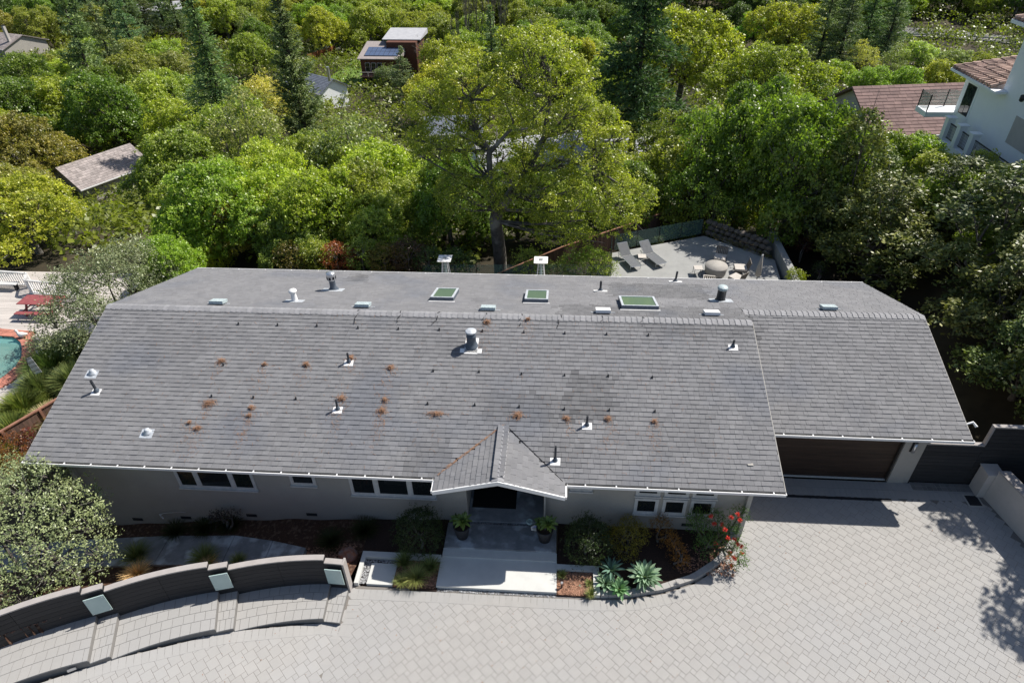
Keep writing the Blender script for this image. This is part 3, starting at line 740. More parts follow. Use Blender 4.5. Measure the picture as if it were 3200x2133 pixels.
lay((LM, DP+.03, zb(DP+.03)), (-1, 0, 0), (0, -cb, SB*cb), LM, (DP+.03-YR)/cb)
lay((LG, DP+.03, zb(DP+.03)), (-1, 0, 0), (0, -cb, SB*cb), LG-LM, (DP+.03-YG)/cb)
ing = lambda p: p[2] > zf(p[1])-.015
lay((14.33, yv+.1, 3-GS*.02), (0, -1, 0), (cg, 0, GS*cg), yv+.1-GY+.02, 2.14/cg, ing)
lay((18.61, GY-.02, 3-GS*.02), (0, 1, 0), (-cg, 0, GS*cg), yv+.1-GY+.02, 2.14/cg, ing)
def fpl(px, py):
    v = ray(px, py); t_ = (EZ-CAM[2]+SF*CAM[1])/(v[2]-SF*v[1]); return CAM+v*t_
def bpl(px, py):
    v = ray(px, py); t_ = (EZ+SB*DP-CAM[2]-SB*CAM[1])/(v[2]+SB*v[1]); return CAM+v*t_
# weathered, darker patches of replaced or damp shingles: (x0, y0, x1, y1) on the roof
STAIN = []
for fn, x0, y0, x1, y1, a_ in ((fpl, 1768, 1185, 1892, 1312, -.9), (fpl, 1500, 1248, 1768, 1320, -.6), (fpl, 1270, 1395, 1400, 1482, -.6), (fpl, 1690, 1390, 1800, 1480, -.5), (fpl, 2010, 1003, 2350, 1050, -.6), (fpl, 1300, 1060, 1500, 1105, -.35), (fpl, 2060, 1320, 2200, 1430, -.3), (fpl, 420, 1050, 640, 1130, -.25),
                              (bpl, 1090, 857, 1170, 880, -1.0), (bpl, 1930, 893, 2200, 927, -.9), (bpl, 1760, 966, 2330, 985, -.9), (bpl, 1480, 925, 1530, 955, -.3)):
    p_, q_ = fn(x0, y1), fn(x1, y0); STAIN.append((p_[0], min(p_[1], q_[1]), q_[0], max(p_[1], q_[1]), a_))
def stain(p):
    s_ = 0.0
    for x0, y0, x1, y1, a_ in STAIN:
        e_ = .25
        if x0-e_ < p[0] < x1+e_ and y0-e_ < p[1] < y1+e_:
            d_ = min(p[0]-x0, x1-p[0], p[1]-y0, y1-p[1])
            if d_ > 0 or rnd.random() < .4: s_ += a_*rnd.uniform(.7, 1.25)
    return s_
cand.sort(key=lambda c: c[0])
# the 300 that show largest: 150 of the entry gable, 150 of the nearest main courses
isg = [abs(c[2][1]) > .5 and c[0] < 90 for c in cand]
pick = set([i for i, g_ in enumerate(isg) if g_][:160]); 
for i in range(len(cand)):
    if len(pick) >= 300: break
    if i not in pick: pick.add(i)
restS = MB(); VV = []; FF = []; AA = []; nb_ = 0
for i, (dep, p, ex, ey, ez, a, b, k, w, L) in enumerate(cand):
    if i in pick and dep < 90:
        key = (a, b, k)
        if key not in SHM: SHM[key] = SH[key].mesh('shingle', M['shingle'])
        o = bpy.data.objects.new('shingle', SHM[key]); COL.objects.link(o); o.parent = roof
        q = p-WORG[roof.name]
        o.matrix_local = Matrix(((ex[0], ey[0], ez[0], q[0]), (ex[1], ey[1], ez[1], q[1]), (ex[2], ey[2], ez[2], q[2]), (0, 0, 0, 1)))
    else:
        src = shingle_mb(w, (.021, .029)[b], (.15, .38, .6, .85)[k]+1.6*stain(p), L); V = np.array(src.V)
        V = p+V[:, 0:1]*ex+V[:, 1:2]*ey+V[:, 2:3]*ez
        VV.append(V); FF += [tuple(q+nb_ for q in f) for f in src.F]; AA += src.A; nb_ += len(V)
restS.V = [tuple(v) for v in np.concatenate(VV).tolist()]; restS.F = FF; restS.A = AA
o = restS.build('shingle_field', M['shingle'], roof); tag(o, kind='stuff')
# ridge caps
def caps(x0, x1, yr, zr, s1, s2, n):
    for k in range(n):
        a = x0+(x1-x0)*k/n; b = x0+(x1-x0)*(k+1)/n+.05; b = min(b, x1); lift = .03; w = .19
        mb = MB(); z = zr+.012
        mb.add([(a, yr-w, z-s1*w+lift), (a, yr, z+lift), (a, yr+w, z-s2*w+lift), (b, yr-w, z-s1*w+.004), (b, yr, z+.004), (b, yr+w, z-s2*w+.004),
                (a, yr-w, z-s1*w-.004), (a, yr+w, z-s2*w-.004), (b, yr-w, z-s1*w-.01), (b, yr+w, z-s2*w-.01)],
               [(0, 3, 4, 1), (1, 4, 5, 2), (0, 6, 8, 3), (2, 5, 9, 7), (0, 1, 2, 7, 6)], rnd.uniform(.1, .9))
        mb.build('ridge_cap', M['ridge'], roof)
caps(0, LM, YR, zf(YR), SF, SB, 118); caps(LM+.02, LG, YG, zb(YG), SF, SB, 33)
for k in range(14):
    a = yv-.02-k*(yv-.02-GY)/14; b = a-(yv-.02-GY)/14; w = .2; z = GZ+.014
    mb = MB(); mb.add([(GX-w, b, z-GS*w+.03), (GX, b, z+.03), (GX+w, b, z-GS*w+.03), (GX-w, a, z-GS*w+.004), (GX, a, z+.004), (GX+w, a, z-GS*w+.004), (GX-w, b, z-GS*w-.005), (GX+w, b, z-GS*w-.005)],
                        [(0, 1, 4, 3), (1, 2, 5, 4), (0, 6, 7, 2, 1), (6, 0, 3), (2, 7, 5)], rnd.uniform(.3, 1)); mb.build('ridge_cap', M['ridge'], roof)

# ---- things fixed to the roof
def flashing(p, w, l, s, parent, m, up=.3):
    a = MB(); x, y, _ = p; zz = lambda yy: (zf(yy) if s > 0 else zb(yy))+.028
    y0, y1 = y-l*(1-up), y+l*up
    a.hexa([(x-w/2, y0, zz(y0)-.01), (x+w/2, y0, zz(y0)-.01), (x+w/2, y1, zz(y1)-.01), (x-w/2, y1, zz(y1)-.01), (x-w/2, y0, zz(y0)), (x+w/2, y0, zz(y0)), (x+w/2, y1, zz(y1)), (x-w/2, y1, zz(y1))])
    a.build('flashing', m, parent)
def vpipe(px, py, h, r=.04, lean=(0, 0), m='pipe', s=1, fm='white', fw=.34):
    p = fpl(px, py) if s > 0 else bpl(px, py)
    b = p.copy(); q = p+np.array([lean[0], lean[1], h])
    o = MB().tube([b, q], r, 12).build('vent_pipe', M[m], house, smooth=False, org=b)
    MB().lathe(b-[0, 0, .03], [(r*2.6, 0), (r*2.2, .06), (r*1.35, .14), (r*1.3, .17), (.001, .17)], 14).build('pipe_boot', M['vent_blue'], o, smooth=True)
    MB().tube([q-[0, 0, .02], q+[0, 0, .003]], r*.75, 10).build('pipe_mouth', M['felt'], o)
    flashing(b, fw, .26, s, o, M[fm])
vpipe(303, 1222, .5, .05, (-.03, .0)); vpipe(1091, 1131, .42); vpipe(1056, 1278, .44); vpipe(1834, 1328, .42); vpipe(1735, 1438, .66); vpipe(2290, 1083, .3)
vpipe(1876, 909, .5, .05, s=-1, fw=.6); vpipe(2110, 880, .55, .05, (.03, 0), s=-1, fw=.6)
for px, py in ((290, 1165), (462, 1350)):
    p = fpl(px, py); o = MB().lathe(p-[0, 0, .02], [(.17, 0), (.15, .05), (.09, .12), (.085, .17), (.05, .19), (.001, .19)], 16).build('vent_cowl', M['flash'], house, smooth=True, org=p); flashing(p, .45, .34, 1, o, M['flash'])
# big flue
p = fpl(1474, 1078)
fl = MB().lathe(p-[0, 0, .1], [(.3, 0), (.26, .1), (.22, .16), (.185, .22), (.175, .5), (.19, .52), (.175, .55), (.175, .68)], 28).build('chimney_flue', M['vent_blue'], house, smooth=True, org=p)
MB().lathe(p+[0, 0, .6], [(.2, 0), (.21, .025), (.205, .06), (.19, .075), (.001, .09)], 28).build('flue_cap', M['flash'], fl, smooth=True)
flashing(p+np.array([0, -.05, 0]), .5, .7, 1, fl, M['white'], .5); flashing(p+np.array([0, -.27, .003]), .82, .18, 1, fl, M['white'], .5)
p = bpl(1043, 905)
fl = MB().lathe(p-[0, 0, .06], [(.26, 0), (.22, .1), (.14, .2), (.13, .55), (.17, .6), (.17, .9), (.001, .92)], 22).build('capped_flue', M['vent_blue'], house, smooth=True, org=p)
MB().lathe(p+[0, 0, .54], [(.19, 0), (.2, .02), (.2, .3), (.19, .34), (.001, .37)], 22).build('wind_cap', M['metal'], fl, smooth=True)
sl_ = MB()
for k in range(8):
    t_ = k*math.pi/4; sl_.obox(p+np.array([.2*math.cos(t_), .2*math.sin(t_), .66]), (math.cos(t_), math.sin(t_), 0), (-math.sin(t_), math.cos(t_), 0), (0, 0, 1), .004, .045, .07)
sl_.build('slot', M['felt'], fl); flashing(p, .95, .5, -1, fl, M['flash'])
p = bpl(922, 940)
fl = MB().lathe(p-[0, 0, .05], [(.16, 0), (.13, .08), (.11, .4), (.11, .48), (.001, .48)], 18).build('white_vent', M['white'], house, smooth=True, org=p)
MB().lathe(p+[0, 0, .44], [(.15, 0), (.17, .04), (.14, .1), (.001, .13)], 18).build('vent_hat', M['white'], fl, smooth=True); flashing(p, .8, .35, -1, fl, M['flash'])
p = bpl(2251, 938)
fl = MB().lathe(p-[0, 0, .05], [(.27, 0), (.22, .08), (.185, .14), (.18, .62), (.195, .64), (.001, .64)], 22).build('black_flue', M['vent_black'], house, smooth=True, org=p)
MB().lathe(p+[0, 0, .56], [(.2, 0), (.215, .03), (.21, .09), (.19, .12), (.001, .14)], 22).build('flue_cap', M['lead'], fl, smooth=True); flashing(p, .95, .5, -1, fl, M['flash'])
# box vents near the ridge
for (px, py, mm) in ((683, 950, 'lead'), (1135, 960, 'lead'), (1526, 970, 'lead'), (1884, 978, 'white'), (2223, 985, 'white'), (2588, 968, 'lead')):
    p = bpl(px, py); s_ = -SB; n_ = np.array([0, SB*cb, cb]); uy = np.array([0, cb, -SB*cb])
    o = MB().obox(p+n_*.12, (1, 0, 0), uy, n_, .29, .21, .06).build('box_vent', M[mm], house, org=p)
    MB().obox(p+n_*.055, (1, 0, 0), uy, n_, .25, .17, .03).build('vent_throat', M['felt'], o); MB().obox(p+n_*.03, (1, 0, 0), uy, n_, .48, .03, .006).build('flashing', M['flash'], o)
# skylights
for (xa, xb, ya, yb) in ((12.9, 13.88, 8.2, 9.72), (16.85, 17.83, 8.28, 9.74), (20.8, 22.28, 7.66, 9.1)):
    c = np.array([(xa+xb)/2, (ya+yb)/2, 0]); c[2] = zb(c[1]); n_ = np.array([0, SB*cb, cb]); uy = np.array([0, cb, -SB*cb]); hx, hy = (xb-xa)/2, (yb-ya)/2/cb
    o = MB()
    o.obox(c+n_*.07-uy*(hy-.03), (1, 0, 0), uy, n_, hx, .03, .1).obox(c+n_*.07+uy*(hy-.03), (1, 0, 0), uy, n_, hx, .03, .1)
    o.obox(c+n_*.07-np.array([hx-.03, 0, 0]), (1, 0, 0), uy, n_, .03, hy-.061, .1).obox(c+n_*.07+np.array([hx-.03, 0, 0]), (1, 0, 0), uy, n_, .03, hy-.061, .1)
    sk = o.build('skylight', M['vent_blue'], house, org=c)
    f_ = MB()
    f_.obox(c+n_*.185-uy*(hy-.045), (1, 0, 0), uy, n_, hx, .045, .014).obox(c+n_*.185+uy*(hy-.045), (1, 0, 0), uy, n_, hx, .045, .014)
    f_.obox(c+n_*.185-np.array([hx-.045, 0, 0]), (1, 0, 0), uy, n_, .045, hy-.091, .014).obox(c+n_*.185+np.array([hx-.045, 0, 0]), (1, 0, 0), uy, n_, .045, hy-.091, .014)
    f_.build('skylight_frame', M['flash'], sk)
    MB().obox(c+n_*.17, (1, 0, 0), uy, n_, hx-.09, hy-.09, .008).build('skylight_glass', M['skyglass'], sk)
    MB().obox(c+n_*.03-uy*(hy+.05), (1, 0, 0), uy, n_, hx+.06, .05, .006).build('flashing', M['white'], sk)
# small brackets left on the front slope, and loose wires along the ridge
K5 = .4783
br = [(1050+x*K5, 750+y*K5) for x, y in ((145, 575), (408, 582), (675, 588), (957, 596), (1228, 603), (1495, 610), (1768, 617), (2040, 623), (635, 857), (935, 862), (1212, 877), (1493, 885), (1778, 890), (2065, 900), (600, 1070), (907, 1078), (1197, 1090), (1492, 1105), (1785, 1112), (2083, 1120))]
br += [(x*K5, 750+y*K5) for x, y in ((1560, 550), (1815, 557), (2072, 562), (1460, 818), (1730, 820), (2000, 830), (1385, 1022), (1657, 1030), (1935, 1038))]
for px, py in br:
    p = fpl(px, py); MB().box(p[0]-.035, p[1]-.05, p[2], p[0]+.035, p[1]+.05, p[2]+.02).box(p[0]-.02, p[1]-.02, p[2]+.02, p[0]+.02, p[1]+.02, p[2]+.1).build('roof_bracket', M['vent_black'], house, org=p)
for x in (148, 425, 668, 980, 1218, 1470, 1745, 2010):
    x0 = fpl(1050+x*K5, 750+(485+.02*x)*K5)[0]; z = zf(YR)+.05; pts = []
    for k in range(9):
        pts.append((x0+.05*math.sin(k*1.3+x)-.12*k/8, YR+.1-.09*k*rnd.uniform(.5, 1), z-.02-max(0, .09*k-.1)*SF*.8+.03*math.sin(k*2)))
    MB().tube(pts, .013, 5).build('loose_wire', M['felt'], house)
# rake brace / downspout odds and ends
MB().tube([fpl(570, 862)*0+np.array([-.1, 11.6, 3.15]), np.array([-.45, 11.4, 3.2])], .06, 8).build('spotlight', M['vent_black'], house)
MB().tube([(32.68, 3.3, 3.15), (32.9, 3.35, 3.2), (32.98, 3.2, 3.12)], [.03, .045, .05], 8).build('security_light', M['white'], house)
# dry pine-needle clumps lying on the roof
def clump(px, py, r, lab, s=1, el=1.0):
    p = fpl(px, py); V = []; mb = MB(); n = int(30+420*r)
    for _ in range(n):
        a = rnd.uniform(0, 6.28); q = abs(rnd.gauss(0, .42))*r; x = p[0]+q*math.cos(a)*el; y = p[1]+q*math.sin(a)/el*.8; h = rnd.uniform(0, .09)*math.exp(-q/r)
        t_ = rnd.uniform(0, 6.28); l = rnd.uniform(.03, .09); z = zf(y)+.03+h
        u = np.array([math.cos(t_), math.sin(t_), rnd.uniform(-.3, .5)])*l; v = np.array([-math.sin(t_), math.cos(t_), .2])*.0045; c = np.array([x, y, z])
        mb.add([c-u-v, c+u-v, c+u+v, c-u+v], [(0, 1, 2, 3)])
    o = mb.build('needle_clump', M['lichen'], org=p); tag(o, lab, 'needle clump', 'clumps of dry brown needles on the roof')
CL = [(653, 1262, .33, 'largest round heap of dry brown needles, low on the left half of the roof'),
      (693, 1130, .2, 'oval needle heap up slope from the largest heap on the left of the roof'),
      (828, 1140, .1, 'tiny needle tuft midway between the oval heap and the paler tuft right of it'),
      (958, 1140, .17, 'small needle tuft left of the upper vent pipe with its white flashing'),
      (787, 1276, .16, 'flat needle scatter right of the largest round heap'),
      (780, 1300, .08, 'yellowish speck of needles just below the flat needle scatter'),
      (593, 1322, .08, 'little orange needle speck above left of the lowest left heap'),
      (619, 1340, .17, 'lowest needle heap on the left of the roof, below the largest heap'),
      (1067, 1247, .26, 'upright needle heap just behind the lower pipe of the two stacked vent pipes'),
      (1098, 1121, .2, 'needle heap right behind the upper pipe of the two stacked vent pipes'),
      (1196, 1285, .25, 'needle heap right of the lower stacked vent pipe, in the lower row'),
      (1203, 1251, .12, 'small needle tuft just above the heap right of the lower stacked pipe'),
      (1222, 1151, .2, 'needle tuft right of the upper stacked vent pipe'),
      (1523, 1008, .2, 'thin orange needle tuft right below the ridge, up slope of the big flue'),
      (1619, 1300, .27, 'needle heap just above the peak of the entry gable'),
      (1770, 1309, .15, 'faint needle tuft right of the entry gable peak'),
      (1900, 1310, .15, 'faint needle tuft down slope of the vent pipe right of the gable'),
      (2045, 1319, .14, 'faint needle tuft farthest right on the main roof'),
      (1650, 1000, .1, 'tiny needle tuft under the ridge right of the big flue')]
for c in CL: clump(*c)
clump(1365, 1295, .3, 'long streak of needles lying along one course, left of the entry gable', el=1.5)
# debris in the valley
vd = MB()
for k in range(130):
    t_ = rnd.random(); x = 14.4+t_*(GX-14.4); y = (GZ-GS*abs(x-GX)-EZ)/SF; a = rnd.uniform(.4, 1.2); l = rnd.uniform(.03, .09); c = np.array([x+rnd.gauss(0, .02), y+rnd.gauss(0, .02), zf(y)+.04])
    u = np.array([math.cos(a), math.sin(a), .1])*l; vd.add([c-u-[.004, -.004, 0], c+u-[.004, -.004, 0], c+u+[.004, -.004, 0], c-u+[.004, -.004, 0]], [(0, 1, 2, 3)])
vl = vd.build('valley_debris', M['lichen'], roof); tag(vl, kind='stuff')
MB().tube([(18.54, .0, 3.03), (GX+.05, yv, GZ+.03)], .014, 4).build('valley_line', M['felt'], roof)

# single needles and twigs strewn over the front slope, thicker down slope of the clumps
nl = MB()
for k in range(1500):
    if k < 900:
        c_ = CL[rnd.randrange(len(CL))]; p = fpl(c_[0], c_[1]); x = p[0]+rnd.gauss(0, .16)-.0; y = p[1]-abs(rnd.gauss(0, .7)); 
    else: x = rnd.uniform(2.5, 24); y = rnd.uniform(.1, YR-.1)
    if y < .1 or (14.3 < x < 18.6 and y < 2.1): continue
    t_ = rnd.gauss(1.57, .7); l = rnd.uniform(.02, .07); u = np.array([math.cos(t_), math.sin(t_), SF*math.sin(t_)])*l; v = np.array([-math.sin(t_), math.cos(t_), 0])*.004; c = np.array([x, y, zf(y)+.036])
    nl.add([c-u-v, c+u-v, c+u+v, c-u+v], [(0, 1, 2, 3)])
o = nl.build('needle_litter', M['lichen'], roof); tag(o, kind='stuff')
lt = MB()
for k in range(240):
    x = rnd.uniform(8, 33.5); y = rnd.uniform(-6.5, -2.7) if x < 24.8 else rnd.uniform(-6, 2.2); t_ = rnd.uniform(0, 6.28); l = rnd.uniform(.012, .03); u = np.array([math.cos(t_), math.sin(t_), .1])*l; v = np.array([-math.sin(t_), math.cos(t_), .15])*l*.5; c = np.array([x, y, float(zg(x))+.012])
    lt.add([c-u, c-v, c+u, c+v], [(0, 1, 2, 3)])
o = lt.build('leaf_litter', M['chip'], drive); tag(o, kind='stuff')
# ================================================================ FOLIAGE
def leaf_mesh(name, P, Nn, size, m, asp=.5, shade=None, hue=None, dirs=None):
    n = len(P); r = RG.normal(size=(n, 3))
    if dirs is None:
        t = r-Nn*np.sum(r*Nn, 1, keepdims=True)
    else: t = dirs+.25*r; Nn = Nn-t*np.sum(t*Nn, 1, keepdims=True)/np.sum(t*t, 1, keepdims=True); Nn /= np.linalg.norm(Nn, axis=1, keepdims=True)+1e-9
    t /= np.linalg.norm(t, axis=1, keepdims=True)+1e-9
    b = np.cross(Nn, t); s = np.broadcast_to(np.asarray(size), (n,))[:, None]; a = np.broadcast_to(np.asarray(asp), (n,))[:, None]
    V = np.stack([P-t*s*.5, P+b*s*a*.5+t*s*.05, P+t*s*.5, P-b*s*a*.5+t*s*.05], 1).reshape(-1, 3)
    me = bpy.data.meshes.new(name); me.vertices.add(4*n); me.vertices.foreach_set('co', V.ravel().astype(np.float32))
    me.loops.add(4*n); me.loops.foreach_set('vertex_index', np.arange(4*n, dtype=np.int32)); me.polygons.add(n); me.polygons.foreach_set('loop_start', np.arange(0, 4*n, 4, dtype=np.int32))
    me.materials.append(m)
    for nm, v in (('shade', shade), ('hue', hue)):
        v = RG.random(n) if v is None else v
        at = me.attributes.new(nm, 'FLOAT', 'FACE'); at.data.foreach_set('value', np.clip(v, 0, 1).astype(np.float32))
    me.update(calc_edges=True); return me
def unit(n):
    v = RG.normal(size=(n, 3)); return v/np.linalg.norm(v, axis=1, keepdims=True)
def crown_pts(lobes, per_area, tuft_r, leaves, up=.35, inner=.25, flat=1.0):
    """lobes: (cx,cy,cz,r). tufts lie on the lobe skins, leaves lie in the tufts"""
    P = []; N = []; H = []; SD = []
    C = np.array([l[:3] for l in lobes]); R = np.array([l[3] for l in lobes])
    for l in lobes:
        c = np.array(l[:3]); r = l[3]; n = int(per_area*r*r)
        d = unit(n); d[:, 2] = np.where(d[:, 2] < -.55, -d[:, 2], d[:, 2])
        rr = r*(1-inner*RG.random(n)**1.7)*(1+.34*RG.random(n)**7)*(1+.12*np.sin(d[:, 0]*7+c[0]*3)*np.sin(d[:, 1]*6+c[1]*3))
        p = c+d*rr[:, None]*np.array([1, 1, flat])
        ins = np.zeros(n, bool)
        for cc, rc in zip(C, R):
            if np.allclose(cc, c): continue
            ins |= np.linalg.norm((p-cc)/np.array([1, 1, flat]), axis=1) < rc*.78
        p = p[~ins]; d = d[~ins]; k = len(p)
        keep = RG.random(k) > .12; p = p[keep]; d = d[keep]; k = len(p)
        th = RG.random(k); ts = RG.random(k)
        o = unit(k*leaves)*(RG.random(k*leaves)**.5*tuft_r)[:, None]*np.array([1, 1, .75])
        pp = np.repeat(p, leaves, 0)+o; dd = np.repeat(d, leaves, 0)
        nn_ = dd*.55+unit(len(pp))*.8+np.array([0, 0, up]); nn_ /= np.linalg.norm(nn_, axis=1, keepdims=True)
        P.append(pp); N.append(nn_)
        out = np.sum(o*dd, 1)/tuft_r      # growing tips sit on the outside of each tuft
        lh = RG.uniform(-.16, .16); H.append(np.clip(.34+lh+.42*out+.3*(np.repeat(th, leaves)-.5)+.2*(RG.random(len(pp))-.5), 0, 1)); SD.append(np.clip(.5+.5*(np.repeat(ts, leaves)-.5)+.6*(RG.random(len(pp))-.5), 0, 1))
    return np.concatenate(P), np.concatenate(N), np.concatenate(SD), np.concatenate(H)
def oak_lobes(R, H, n, seed, flat=.62, low=.45):
    r = random.Random(seed); L = []
    for k in range(n):
        a = k*2.399+r.uniform(-.6, .6); q = math.sqrt((k+.5)/n); rr = R*.78*q*r.uniform(.6, 1.22)
        h = H*(low+(1-low-.13)*(1-q**2.2)*r.uniform(.5, 1.12)+r.uniform(-.12, .08))
        L.append((rr*math.cos(a), rr*math.sin(a), max(h, H*.12), R*r.uniform(.16, .34)))
    for l in list(L):
        for _ in range(2):
            v = np.array([r.gauss(0, 1), r.gauss(0, 1), abs(r.gauss(0, .7))]); v /= np.linalg.norm(v); q = l[3]*r.uniform(.35, .55); L.append((l[0]+v[0]*l[3]*.9, l[1]+v[1]*l[3]*.9, l[2]+v[2]*l[3]*.75, q))
    return L
def limbs(lobes, H, r0, m, seed, fork=.35, name='trunk', lean=(0, 0)):
    r = random.Random(seed); mb = MB(); fz = H*fork
    f = np.array([lean[0]*fz, lean[1]*fz, fz])
    mb.tube([(0, 0, -1.2), (0, 0, 0), f*.5+np.array([r.uniform(-.1, .1), r.uniform(-.1, .1), 0])*H*.1, f], [r0*1.5, r0*1.15, r0*.95, r0*.85], 8)
    for l in lobes:
        e_ = np.array(l[:3]); mid = f+(e_-f)*.5+np.array([r.uniform(-.08, .08)*H, r.uniform(-.08, .08)*H, -.04*H]); q1 = f+(e_-f)*.22+np.array([r.uniform(-.04, .04)*H, r.uniform(-.04, .04)*H, 0])
        mb.tube([f-np.array([0, 0, r0*.3]), q1, mid, e_, e_+(e_-mid)*.5], [r0*.55, r0*.42, r0*.27, r0*.14, r0*.04], 5, cap=False)
        for _ in range(2):
            w = unit(1)[0]*l[3]*.8; mb.tube([mid+(e_-mid)*.5, e_+w*.5, e_+w*1.15], [r0*.14, r0*.08, r0*.02], 4, cap=False)
    return mb.mesh(name, m, smooth=True)
VAR = {}
def variant(key, crown, trunk, R, H): VAR[key] = (crown, trunk, R, H)
for i in range(5):
    L = oak_lobes(5, 7.5, 24+i, 40+i, low=.3+.025*i)
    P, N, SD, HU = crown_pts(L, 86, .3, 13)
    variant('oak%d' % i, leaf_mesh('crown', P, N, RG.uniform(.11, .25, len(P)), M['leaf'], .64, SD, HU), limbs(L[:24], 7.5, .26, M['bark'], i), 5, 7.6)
for i in range(2):   # sparse, twiggy oaks
    L = oak_lobes(5, 8.5, 20, 60+i, low=.35)
    P, N, SD, HU = crown_pts(L, 34, .4, 9, inner=.5)
    variant('thin%d' % i, leaf_mesh('crown', P, N, RG.uniform(.16, .26, len(P)), M['leaf'], .6, SD, HU), limbs(L[:20], 8.5, .26, M['bark'], 5+i), 5, 8.6)
for i in range(2):   # rounder dense tree / big shrub
    L = [(0, 0, 2.2, 2.3)]+[(1.5*math.cos(a), 1.5*math.sin(a), 1.7+rnd.uniform(-.5, 1.2), rnd.uniform(1.1, 1.6)) for a in np.linspace(0, 5.6, 9)]
    P, N, SD, HU = crown_pts(L, 190, .26, 8, flat=1.1)
    variant('round%d' % i, leaf_mesh('crown', P, N, RG.uniform(.12, .2, len(P)), M['leaf'], .6, SD, HU), limbs(L, 3, .12, M['bark'], 9+i, .2), 3.0, 4.6)
for i in range(3):   # magnolia with big glossy leaves
    r = random.Random(90+i); L = []
    for k in range(16):
        h = 1.4+7.4*k/15; q = 2.9*(1-(k/15)**1.6)*.8+.25; a = k*2.399
        L.append((q*math.cos(a)*r.uniform(.7, 1.1), q*math.sin(a)*r.uniform(.7, 1.1), h, r.uniform(1.0, 1.5)*(1-.3*k/15)))
    P, N, SD, HU = crown_pts(L, 72, .36, 9, up=.25, inner=.35)
    HU = np.clip(HU*1.1-.1, 0, 1)
    variant('mag%d' % i, leaf_mesh('crown', P, N, RG.uniform(.2, .32, len(P)), M['gloss'], .45, SD, HU), limbs(L, 8, .2, M['bark'], 20+i, .15), 3.4, 9.4)
def conifer(name, R, H, whorls, per, m, droop=.2, seed=1, size=.3, dens=26, shape=.9, fill=1.0, base=.12):
    r = random.Random(seed); P = []; D = []; mb = MB(); mb.tube([(0, 0, -1.5), (0, 0, H*.5), (0, 0, H*.98)], [H*.022, H*.014, H*.003], 7, cap=False)
    for w in range(whorls):
        f = base+(1-base)*w/whorls; z = H*f; rad = R*(1-((f-base)/(1-base))**shape)*r.uniform(.75, 1.1)+.15
        for k in range(per):
            a = r.uniform(0, 6.28); L_ = rad*r.uniform(.6, 1.1); dr = droop*L_
            tip = np.array([math.cos(a)*L_, math.sin(a)*L_, z-dr+r.uniform(-.2, .5)]); st = np.array([0, 0, z]); mid = (tip+st)/2+np.array([0, 0, dr*.3])
            mb.tube([st, mid, tip], [.06*H/15, .035*H/15, .01], 3, cap=False)
            n = int(dens*L_*fill)
            s = RG.random(n)**.7; c = st*(1-s)[:, None]**2+2*mid*((1-s)*s)[:, None]+tip*(s**2)[:, None]
            o = RG.normal(size=(n, 3))*np.array([.24, .24, .13])*(.5+.5*L_/R)*R/3.2
            P.append(c+o); d = o+np.array([math.cos(a), math.sin(a), .1])*.35; D.append(d)
    P = np.concatenate(P); D = np.concatenate(D); D /= np.linalg.norm(D, axis=1, keepdims=True)
    N = unit(len(P))*.7+np.array([0, 0, .6]); N /= np.linalg.norm(N, axis=1, keepdims=True)
    cr = leaf_mesh('crown', P, N, RG.uniform(size*.7, size*1.3, len(P)), m, .3, dirs=D)
    variant(name, cr, mb.mesh('trunk', M['barkdk'], smooth=True), R, H)
conifer('pine0', 4.2, 17, 22, 7, M['needle'], .1, 3, .42, 34, 1.6, base=.25)
conifer('pine1', 3.4, 12, 18, 7, M['needle'], -.1, 5, .36, 34, 1.3, base=.15)
conifer('cedar', 4.2, 13, 34, 8, M['needle'], .28, 6, .3, 34, .85, base=.04)
conifer('cypress', 2.2, 15, 40, 9, M['needle'], -.5, 8, .3, 40, 1.6, base=.03)
# bare trees
for i in range(2):
    r = random.Random(200+i); mb = MB()
    def grow(p, d, l, rad, dep):
        e_ = p+d*l; mb.tube([p, (p+e_)/2+unit(1)[0]*l*.06, e_], [rad, rad*.8, rad*.6], 4 if dep else 5, cap=False)
        if dep >= 5: return
        for _ in range(3):
            nd = d+unit(1)[0]*(.5 if i else .22)+np.array([0, 0, .15]); nd /= np.linalg.norm(nd); grow(e_, nd, l*r.uniform(.6, .85), rad*.58, dep+1)
    grow(np.array([0, 0, -.5]), np.array([0, 0, 1.]), 3.4, .2, 0); grow(np.array([0, 0, 1.5]), np.array([.25, .1, 1.])/1.04, 3.0, .15, 1)
    VAR['bare%d' % i] = (None, mb.mesh('trunk', M['bark']), 4.0, 11.0)

